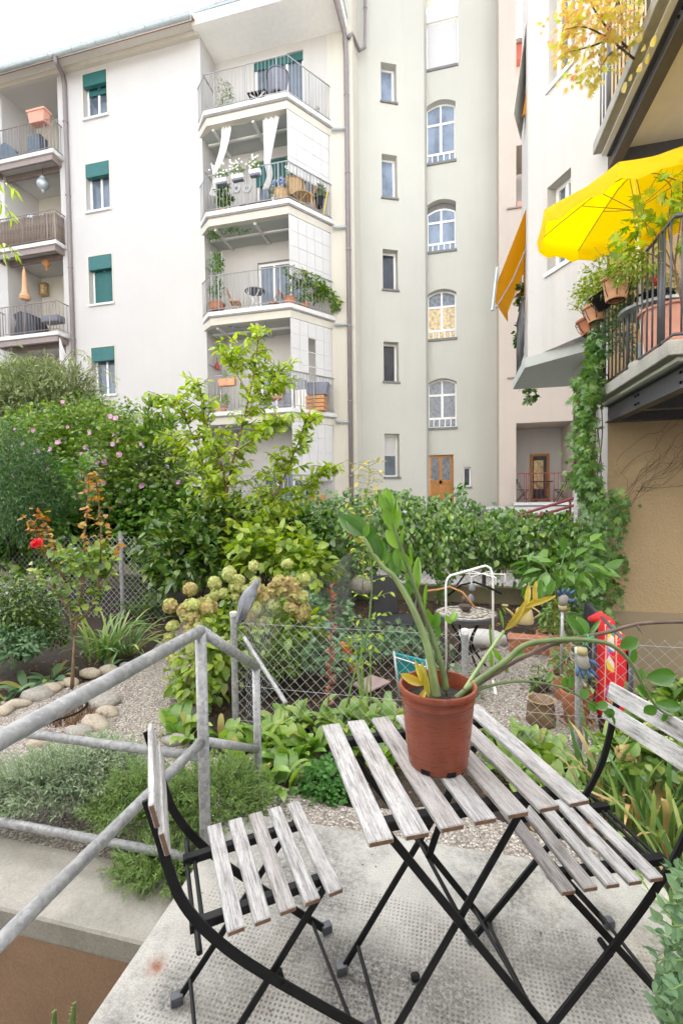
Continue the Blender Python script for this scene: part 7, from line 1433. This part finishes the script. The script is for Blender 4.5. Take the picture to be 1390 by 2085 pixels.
# black sling chair
p = P(800, 1300, Z=GZ); cy = p.y; o = thing('garden_armchair', 'black garden armchair in front of the ivy hedge', 'armchair', p); M['sling'] = plain('black_sling', (.022, .022, .026), .7, var=.2)
sl = .0; zs = P(815, 1262, Y=cy).z
MB().cbox((p.x + .02, cy, zs), (.46, .44, .03)).build('seat', M['sling'], o, bevel=.01); MB().cbox((p.x - .12, cy + .2, zs + .24), (.32, .03, .46), .25, Matrix.Rotation(.5, 3, 'Z') @ Matrix.Rotation(-.2, 3, 'X')).build('backrest', M['sling'], o, bevel=.01)
for s_ in (-1, 1): q = p.x + .02 + s_ * .25; MB().tube(catmull([(q, cy - .22, GZ), (q, cy - .2, zs + .17), (q, cy - .12, zs + .24), (q, cy + .12, zs + .24), (q - .02, cy + .22, zs + .1), (q, cy + .28, GZ)], 5), .013, 8).build('arm_frame', M['darksteel'], o, smooth='all')
# teal and pink and orange things
p = P(832, 1365, Y=3.55); M['teal'] = plain('teal_canvas', (.01, .22, .24), .7, var=.1); o = thing('teal_chair', 'teal canvas folding seat behind the red pot', 'chair', (p.x, 3.55, GZ)); a, c, d, e = [P(x, y, Y=3.55) for x, y in ((802, 1330), (868, 1346), (862, 1402), (808, 1392))]; MB().prism([a, c, d, e], (0, .03, 0)).build('canvas', M['teal'], o, bevel=.004)
for q in (a, c): MB().tube([q + Vector((0, -.01, .02)), Vector((q.x + .05, 3.5, GZ))], .010, 8).build('leg', M['zinc'], o, smooth='all')
MB().tube([P(802, 1337, Y=3.53), P(866, 1358, Y=3.53)], .004, 5).build('cord', M['white'], o)
p = P(750, 1385, Z=GZ); M['pinkplastic'] = plain('pink_plastic', (.46, .33, .32), .5, var=.08); o = thing('pink_mat', 'pink panel lying on the soil behind the wire fence', 'panel', p); MB().prism([P(x, y, Z=GZ + .03) for x, y in ((715, 1396), (755, 1376), (795, 1390), (750, 1412))], (0, 0, .015)).build('top', M['pinkplastic'], o, bevel=.004); MB().prism([P(x, y, Z=GZ) for x, y in ((727, 1398), (758, 1384), (782, 1394), (748, 1408))], (0, 0, .029)).build('base', M['blind'], o)
p = P(712, 1345, Y=3.7); M['orangep'] = plain('orange_plastic', (.58, .13, .03), .45, var=.1); o = thing('orange_slide', 'orange plastic board leaning behind the wire fence', 'board', p); MB().prism([P(x, y, Y=3.7) for x, y in ((690, 1310), (702, 1308), (733, 1360), (728, 1375), (712, 1368))], (0, .06, 0)).build('board', M['orangep'], o, bevel=.008); MB().tube([P(724, 1330, Y=3.65), P(733, 1392, Y=3.65)], .012, 8).build('post', M['zinc'], o)
o = MB().lathe([(0, .02), (.07, .02), (.09, .05), (.085, .09), (.0, .10)], 14, tuple(P(664, 1290, Z=GZ + .25))).build('blue_bowl', plain('blue_plastic', (.05, .30, .55), .4), smooth=True); tag(o, 'light blue bowl lying among the columbine leaves', 'bowl')
bm = bmesh.new(); bmesh.ops.create_icosphere(bm, subdivisions=3, radius=1); me = bpy.data.meshes.new('boulder'); bm.to_mesh(me); bm.free(); me.polygons.foreach_set('use_smooth', [True] * len(me.polygons)); q = P(700, 1262, Z=GZ + .1); o = put('boulder', me, M['stone2']); o.location = q + Vector((0, 1.2, .2)); o.scale = (.2, .18, .16); tag(o, 'dark rounded boulder left of the black armchair', 'boulder')
me2 = STONES[1].copy(); me2.materials.clear(); q = P(985, 1312, Z=GZ); o = put('white_boulder', me2, M['blind']); o.location = q + Vector((0, 0, .06)); o.scale = (.24, .16, .12); tag(o, 'white rounded stone under the clothes rack', 'boulder')
# pots
def gpot(label, px, py, wpx, hpx, mat, saucer=False, d=None, tilt=(0, 0)):
    p = P(px, py, Z=GZ); dd = (p - CAM_POS).dot(CAM_ROT @ Vector((0, 0, -1))); r = wpx / 2 * dd / FPX / 1.05; h = hpx * dd / FPX * .93; plant_pot('garden_pot', label, (p.x, p.y, GZ + .014), r, h, mat, 'pots behind the wire fence', tilt, 'pot', saucer); return p, r, h
def sprout(label, p, h, mat, fr, n, size, tm=T_OVAL, nind=30):
    o = thing('pot_plant', label, 'plant', (p.x, p.y, GZ + h)); foliage(o, *bush_cloud((p.x, p.y, GZ + h + fr[2]), fr, n, 8, .06, size), tm, mat, nind); stems(o, 'stem', [([Vector((p.x, p.y, GZ + h * .8)), Vector((p.x + random.uniform(-.03, .03), p.y, GZ + h + fr[2] * 1.4))], [.006, .003])], M['stemgreen']); return o
a = gpot('large terracotta pot beside the grey post, in a grey saucer', 1172, 1474, 62, 72, M['terracotta'], True); sprout('tomato seedlings in the large terracotta pot', a[0], a[2], L['rose'], (.10, .08, .07), 10, .05)
a = gpot('terracotta pot half hidden behind the large one', 1150, 1425, 58, 56, M['terracotta']); sprout('leafy seedlings in the half hidden terracotta pot', a[0], a[2], L['creeper'], (.10, .08, .16), 16, .055)
a = gpot('weathered terracotta pot with bamboo canes', 1138, 1352, 46, 42, M['terracotta_l'], True); sprout('bushy plant climbing the bamboo canes', a[0], a[2], L['rose'], (.10, .1, .22), 22, .06)
for k in range(3): q = a[0]; tag(MB().tube([(q.x - .05 + k * .05, q.y - .02, GZ + .1), (q.x - .04 + k * .06, q.y, GZ + .72)], .004, 5).build('bamboo_cane', M['warmwood']), ('left', 'middle', 'right')[k] + ' bamboo cane in the weathered terracotta pot', 'cane', 'bamboo canes')
a = gpot('wide red rimmed pot behind the planter box', 1116, 1320, 48, 34, M['terracotta']); sprout('young green plant in the wide red rimmed pot', a[0], a[2], L['creeper'], (.12, .1, .12), 14, .065)
a = gpot('small dark basket pot on the gravel behind the fence', 1098, 1410, 40, 22, M['bark2']); sprout('small pink flowered plant in the dark basket pot', a[0], a[2], L['rose'], (.09, .08, .07), 12, .035)
p = P(1100, 1476, Z=GZ); M['sack'] = plain('brown_glazed_clay', (.17, .11, .06), .45, var=.5, scale=9, bump=.3, bscale=12); o = thing('clay_pot', 'brown wrinkled clay pot near the wire fence, wider at the base', 'pot', p); b = MB(); pf = [(.085, 0), (.098, .02), (.092, .08), (.085, .13), (.083, .16), (.088, .17), (.08, .17), (.074, .12), (0, .06)]; b.lathe(pf, 24, (p.x, p.y, GZ + .014)); b.v = [(v[0] + .006 * math.sin(9 * math.atan2(v[1] - p.y, v[0] - p.x) + v[2] * 30) * (1 if i < 96 else 0), v[1], v[2]) for i, v in enumerate(b.v)]; b.build('body', M['sack'], o, smooth='all'); MB().tube([(p.x + .086 * math.cos(t), p.y + .086 * math.sin(t), GZ + .186) for t in np.linspace(0, 6.29, 25)], .004, 5).build('rim', M['basket'], o)
p = P(1076, 1330, Z=GZ); o = thing('planter_box', 'long terracotta planter box on the gravel behind the fence', 'planter', p); pl_ = Plane((p.x, p.y, 0), rad(-6)); b = MB(); b.prism([pl_.p(-.19, GZ + .015, .07), pl_.p(.19, GZ + .015, .07), pl_.p(.19, GZ + .015, -.07), pl_.p(-.19, GZ + .015, -.07)], (0, 0, .15)); b.build('box', M['terracotta'], o, bevel=.008); slabbox(pl_, -.205, .205, GZ + .14, GZ + .175, -.085, .085).build('rim', M['terracotta'], o, bevel=.006)
for k in range(5): q = pl_.p(-.15 + k * .075, GZ + .075, .07); MB().lathe([(0, .02), (.022, 0), (0, -.02)], 8, tuple(q)).build('relief', M['terracotta'], o, smooth='all')
p = P(1066, 1268, Y=5.6); o = thing('watering_can', 'beige watering can on the soil below the ivy', 'watering can', p); M['beigep'] = plain('beige_plastic', (.52, .42, .22), .5); MB().lathe([(0, 0), (.10, 0), (.11, .02), (.09, .15), (.07, .17), (.06, .17)], 16, tuple(p)).build('body', M['beigep'], o, smooth=True); MB().tube([p + Vector((-.08, 0, .04)), p + Vector((-.16, 0, .13)), p + Vector((-.21, 0, .17))], [.02, .014, .012], 8).build('spout', M['beigep'], o, smooth='all'); MB().lathe([(.01, -.02), (.04, .02), (0, .025)], 10, tuple(p + Vector((-.21, 0, .18)))).build('rose', M['beigep'], o, smooth=True); MB().tube(catmull([p + Vector((.08, 0, .04)), p + Vector((.17, 0, .12)), p + Vector((.06, 0, .2))], 5), .010, 6).build('handle', M['beigep'], o, smooth='all')
# glove stakes
M['glove_b'] = plain('blue_rubber', (.045, .10, .22), .6); M['glove_k'] = plain('grey_knit', (.26, .245, .22), .9, bump=.4, bscale=200); M['cuff'] = plain('yellow_cuff', (.38, .33, .17), .8)
def glove_stake(label, glab, px, ytop, ybot, Y, flip=1, up=True):
    a, c = P(px, ytop, Y=Y), P(px - 2, ybot, Y=Y); c.z = max(c.z, GZ); o = MB().tube([c, a], .012, 8).build('stake', M['galv'], smooth='all') if up else None
    if o: tag(o, label, 'stake')
    g = thing('work_glove', glab, 'glove', a); k = 1 if up else -1
    g.scale = (.52, .52, .52); b = MB(); b.tube([a + Vector((0, 0, -.01 * k)), a + Vector((0, -.004, .03 * k))], [.026, .030], 10); b.build('cuff', M['cuff'], g, smooth='all'); b = MB(); b.tube([a + Vector((0, 0, .028 * k)), a + Vector((.004, -.005, .06 * k)), a + Vector((.008, -.01, .10 * k)), a + Vector((.008, -.01, .115 * k))], [.026, .034, .034, .02], 10); b.build('palm', M['glove_k'], g, smooth='all')
    for i, (dx, l) in enumerate(((-.028, .045), (-.009, .06), (.012, .06), (.032, .048))): q = a + Vector((.006 + dx, -.012, .105 * k)); MB().tube([q, q + Vector((dx * .5 + .005, -.012, l * .55 * k)), q + Vector((dx * .9 + .012, -.02, l * k))], [.011, .0105, .007], 8).build('finger', M['glove_b'], g, smooth='all')
    q = a + Vector((.034, -.01, .06 * k)); MB().tube([q, q + Vector((.03, -.012, .01 * k)), q + Vector((.05, -.02, .028 * k))], [.012, .011, .007], 8).build('thumb', M['glove_b'], g, smooth='all')
glove_stake('grey stake carrying the upright glove', 'blue fingered work glove on a stake, fingers up', 1144, 1240, 1375, 3.75); glove_stake('', 'blue fingered work glove hanging on the fence post, fingers down', 1184, 1322, 1480, FY - .04, 1, False)
# towel rack
ty0, ty1 = 3.45, 3.15; A_, B_ = P(1226, 1242, Y=4.1), P(1283, 1330, Y=3.2); zr = A_.z; B_.z = B_.z; o = thing('towel_rack', 'black metal rail rack carrying the red towel', 'rack', (A_.x, A_.y, GZ))
Ap, Bp2 = P(1200, 1232, Y=4.0), P(1284, 1318, Y=3.22); MB().tube([Ap, Bp2], .014, 8).build('rail', M['darksteel'], o, smooth='all'); MB().tube([Bp2 + Vector((0, 0, .01)), Vector((Bp2.x, Bp2.y, GZ))], .016, 8).build('post', M['darksteel'], o, smooth='all'); MB().tube([Ap, Vector((Ap.x, Ap.y, GZ))], .016, 8).build('post', M['darksteel'], o, smooth='all'); m2 = Ap.lerp(Bp2, .38); MB().tube([Vector((m2.x - .07, m2.y - .02, m2.z - .1)), Vector((m2.x - .07, m2.y - .02, GZ))], .012, 8).build('post', M['darksteel'], o, smooth='all')
def towelmat():
    t = NT('striped_towel'); a = t.n('UVMap'); sp = t.n('SeparateXYZ'); t.l(a.outputs[0], sp.inputs[0]); U, V_ = sp.outputs[0], sp.outputs[1]
    col = t.ramp(U, [(0, (.62, .01, .02)), (.24, (.62, .01, .02)), (.25, (.75, .30, .03)), (.28, (.7, .62, .55)), (.30, (.62, .01, .02)), (.40, (.62, .012, .02)), (.62, (.62, .01, .02)), (.66, (.8, .35, .32)), (.70, (.75, .55, .1)), (.73, (.62, .01, .02)), (1, (.60, .01, .02))])
    co = t.n('CombineXYZ'); t.l(t.math('MULTIPLY', U, 5), co.inputs[0]); t.l(t.math('MULTIPLY', V_, 16), co.inputs[1]); v = t.n('TexVoronoi'); v.inputs['Scale'].default_value = 1.0; t.l(co.outputs[0], v.inputs['Vector']); s2 = t.n('SeparateColor'); t.l(v.outputs['Color'], s2.inputs[0])
    pat = t.ramp(s2.outputs[0], [(0, (.62, .01, .02)), (.3, (.70, .45, .02)), (.45, (.05, .18, .45)), (.6, (.7, .6, .5)), (.72, (.04, .25, .12)), (.85, (.62, .06, .25))], 'CONSTANT')
    band = t.math('MULTIPLY', t.math('GREATER_THAN', U, .36), t.math('LESS_THAN', U, .60)); c = t.mix(band, col, pat); t.col(c).set(Roughness=.9); return t.m
M['towel'] = towelmat()
def drape(name, mat, parent, q0, q1, lf, lb, fold=.012, n=18, m_=22):
    b = MB(); uv = []; d = (q1 - q0).normalized(); nn = Vector((d.y, -d.x, 0)).normalized(); nn = nn if nn.y < 0 else -nn
    for i in range(m_ + 1):
        s_ = -lb + (lf + lb) * i / m_
        for j in range(n + 1):
            t_ = j / n; p = q0.lerp(q1, t_); w = fold * math.sin(t_ * 17 + .4 * i / m_) * min(1, abs(s_) * 5)
            if s_ >= 0: q = p + Vector((0, 0, .016 - s_)) + nn * (.017 + w + .02 * s_)
            else: q = p + Vector((0, 0, .016 + s_)) - nn * (.017 + w)
            if abs(s_) < .02: q = p + Vector((0, 0, .018)) + nn * (s_ * .8)
            b.v.append(tuple(q)); uv.append((t_, i / m_))
    for i in range(m_):
        for j in range(n): k = i * (n + 1) + j; b.f.append((k, k + 1, k + n + 2, k + n + 1))
    me = b.mesh(name, 'all'); l = me.uv_layers.new(name='UVMap')
    for lp in me.loops: l.data[lp.index].uv = uv[lp.vertex_index]
    return put(name, me, mat, parent)
o = thing('red_towel', 'red patterned beach towel draped over the black rack', 'towel', tuple(m2)); drape('cloth', M['towel'], o, Ap.lerp(Bp2, .32), Ap.lerp(Bp2, .95), .74, .3); o2 = thing('black_shawl', 'black cloth hung over the far end of the towel rack', 'cloth', tuple(Ap)); drape('cloth', plain('black_cloth', (.02, .02, .026), .95), o2, Ap.lerp(Bp2, -.1), Ap.lerp(Bp2, .22), .34, .2)
rg = thing('red_rag', 'red rag bunched over the middle of the towel rack', 'cloth', tuple(m2)); b = MB(); c = Ap.lerp(Bp2, .26) + Vector((0, -.02, -.02)); b.tube([c + Vector((-.06, .05, -.03)), c, c + Vector((.05, -.05, -.03)), c + Vector((.06, -.07, -.14))], [.02, .05, .045, .012], 10); b.build('cloth', plain('red_cloth', (.58, .03, .03), .9), rg, smooth='all')
fr_ = MB(); q0, q1 = Ap.lerp(Bp2, .32), Ap.lerp(Bp2, .95); 
for k in range(26): p = q0.lerp(q1, (k + .5) / 26) + Vector((-.0, -.035, .016 - .74)); fr_.tube([p, p + Vector((random.uniform(-.01, .01), 0, -.06))], .003, 3)
fr_.build('fringe', M['towel'], o)
# ------------------------------------------------------------------ small things near the terrace
ck = thing('cactus', 'two green cactus tips rising at the lower left corner', 'cactus', (P(112, 2075, Y=1.1).x, 1.1, -.5)); M['cactus'] = plain('cactus_skin', (.14, .22, .05), .5, var=.3, scale=60)
for (x0, y0), (x1, y1) in (((108, 2130), (112, 2057)), ((142, 2130), (152, 2042))):
    a, c = P(x0, y0, Y=1.1), P(x1, y1, Y=1.1); b = MB(); d = (c - a); n = 10
    for i in range(9):
        t_ = i / 8; p = a + d * t_; r = .013 * (1 - .65 * t_ ** 1.5)
        for k in range(12): an = 6.283 * k / 12; rr_k = r * (1.0 if k % 2 else .68); b.v.append((p.x + rr_k * math.cos(an), p.y + rr_k * math.sin(an), p.z))
    for i in range(8):
        for k in range(12): b.f.append((i*12 + k, i*12 + (k+1) % 12, i*12 + 12 + (k+1) % 12, i*12 + 12 + k))
    b.f.append(tuple(96 + k for k in range(12))); b.build('stem', M['cactus'], ck, smooth='all')
    sp = MB()
    for k in range(40): t_ = random.random(); an = random.randint(0, 5) * 1.047 + .52; p = a + d * t_; r = .013 * (1 - .65 * t_ ** 1.5); sp.tube([p + Vector((r * math.cos(an), r * math.sin(an), 0)), p + Vector((r * 1.5 * math.cos(an), r * 1.5 * math.sin(an), .004))], .0006, 3)
    sp.build('spines', plain('spine_%d' % x0, (.6, .55, .4), .7), ck)
cs = MB().lathe([(.05, 0), (.06, .0), (.065, .5), (.05, .5)], 12, (P(128, 2120, Y=1.1).x, 1.1, -.95)); o = cs.build('cactus_pot', M['terracotta']); tag(o, 'pot of the cactus at the lower left, below the frame', 'pot')
# dry grass tuft in the stone ring, black hose
dg = P(140, 1462, Z=GZ); o = thing('dry_tuft', 'clipped dry brown grass tuft inside the stone ring', 'grass', dg); n = 900; ang = RNG.uniform(0, 6.28, n); rad_ = np.sqrt(RNG.uniform(0, 1, n)); Pn = np.stack([dg.x + rad_ * np.cos(ang) * .30, dg.y + rad_ * np.sin(ang) * .17, np.full(n, GZ)], 1); L['drybrown'] = leafmat('brown_stubble', (.10, .045, .02), (.20, .10, .045), (.30, .17, .08), .8, .1); foliage(o, Pn, unit(np.array([0, 0, 1.]) + rnd(n, .35)), unit(rnd(n) + np.array([0, -1., 0])), RNG.uniform(.035, .075, n), RNG.uniform(0, 1, n), T_NEEDLE, L['drybrown'])
o = MB().tube(catmull([P(x, y, Z=GZ + .06) for x, y in ((70, 1480), (110, 1468), (150, 1455), (172, 1442), (178, 1430), (170, 1425))], 6), .008, 8).build('garden_hose', M['black'], smooth='all'); tag(o, 'short black hose lying over the dry grass tuft', 'hose')
o = MB().tube(catmull([P(x, y, Y=1.685) for x, y in ((40, 1738), (80, 1746), (125, 1752), (160, 1758), (185, 1766))], 6), .006, 8).build('drip_hose', plain('orange_hose', (.20, .05, .025), .5), smooth='all'); tag(o, 'reddish hose under the lavender by the coping', 'hose')
# leaves and crumbs on the terrace
DL = [leaf_data(T_OVAL, v, L['dry']) for v in (.1, .4, .8)]; 
cr_ = thing('fallen_leaves', 'scattered dry leaf bits on the terrace floor', 'leaves', (.0, 1.0, .002)); cr_['kind'] = 'stuff'
n = 70; Pn = np.stack([RNG.uniform(-.9, .7, n), RNG.uniform(.7, 1.85, n), np.full(n, .003)], 1); D = rnd(n); D[:, 2] = 0; foliage(cr_, Pn, unit(D), unit(np.array([0, 0, 1.]) + rnd(n, .2)), RNG.uniform(.004, .013, n), RNG.uniform(0, .4, n), T_OVAL, L['drybrown'])
lt2 = thing('leaf_litter', 'brown leaf litter on the soil of the beds', 'leaves', (0, 4, GZ)); lt2['kind'] = 'stuff'; n = 5200; Pn = np.stack([RNG.uniform(-4, 1.4, n), RNG.uniform(2.3, 7.1, n), np.full(n, GZ + .012)], 1); pk_ = inpoly(Pn[:, 0], Pn[:, 1], path_poly) & (RNG.uniform(0, 1, n) < .97); Pn = Pn[~pk_]; n = len(Pn); D = rnd(n); D[:, 2] *= .15; foliage(lt2, Pn, unit(D), unit(np.array([0, 0, 1.]) + rnd(n, .4)), RNG.uniform(.02, .055, n), RNG.uniform(0, 1, n), T_OVAL, L['drybrown'])
o = MB().cbox((0, 0, .012), (.026, .022, .022), .4).build('coal_crumb', M['black'], bevel=.006); o.location = P(845, 1997, Z=0); tag(o, 'small black crumb on the terrace under the table', 'crumb')
plant_pot('shrub_pot', 'pot of the grey green shrub at the lower right, outside the frame', (.66, 1.08, .002), .13, .2, M['terracotta'])
# ------------------------------------------------------------------ end
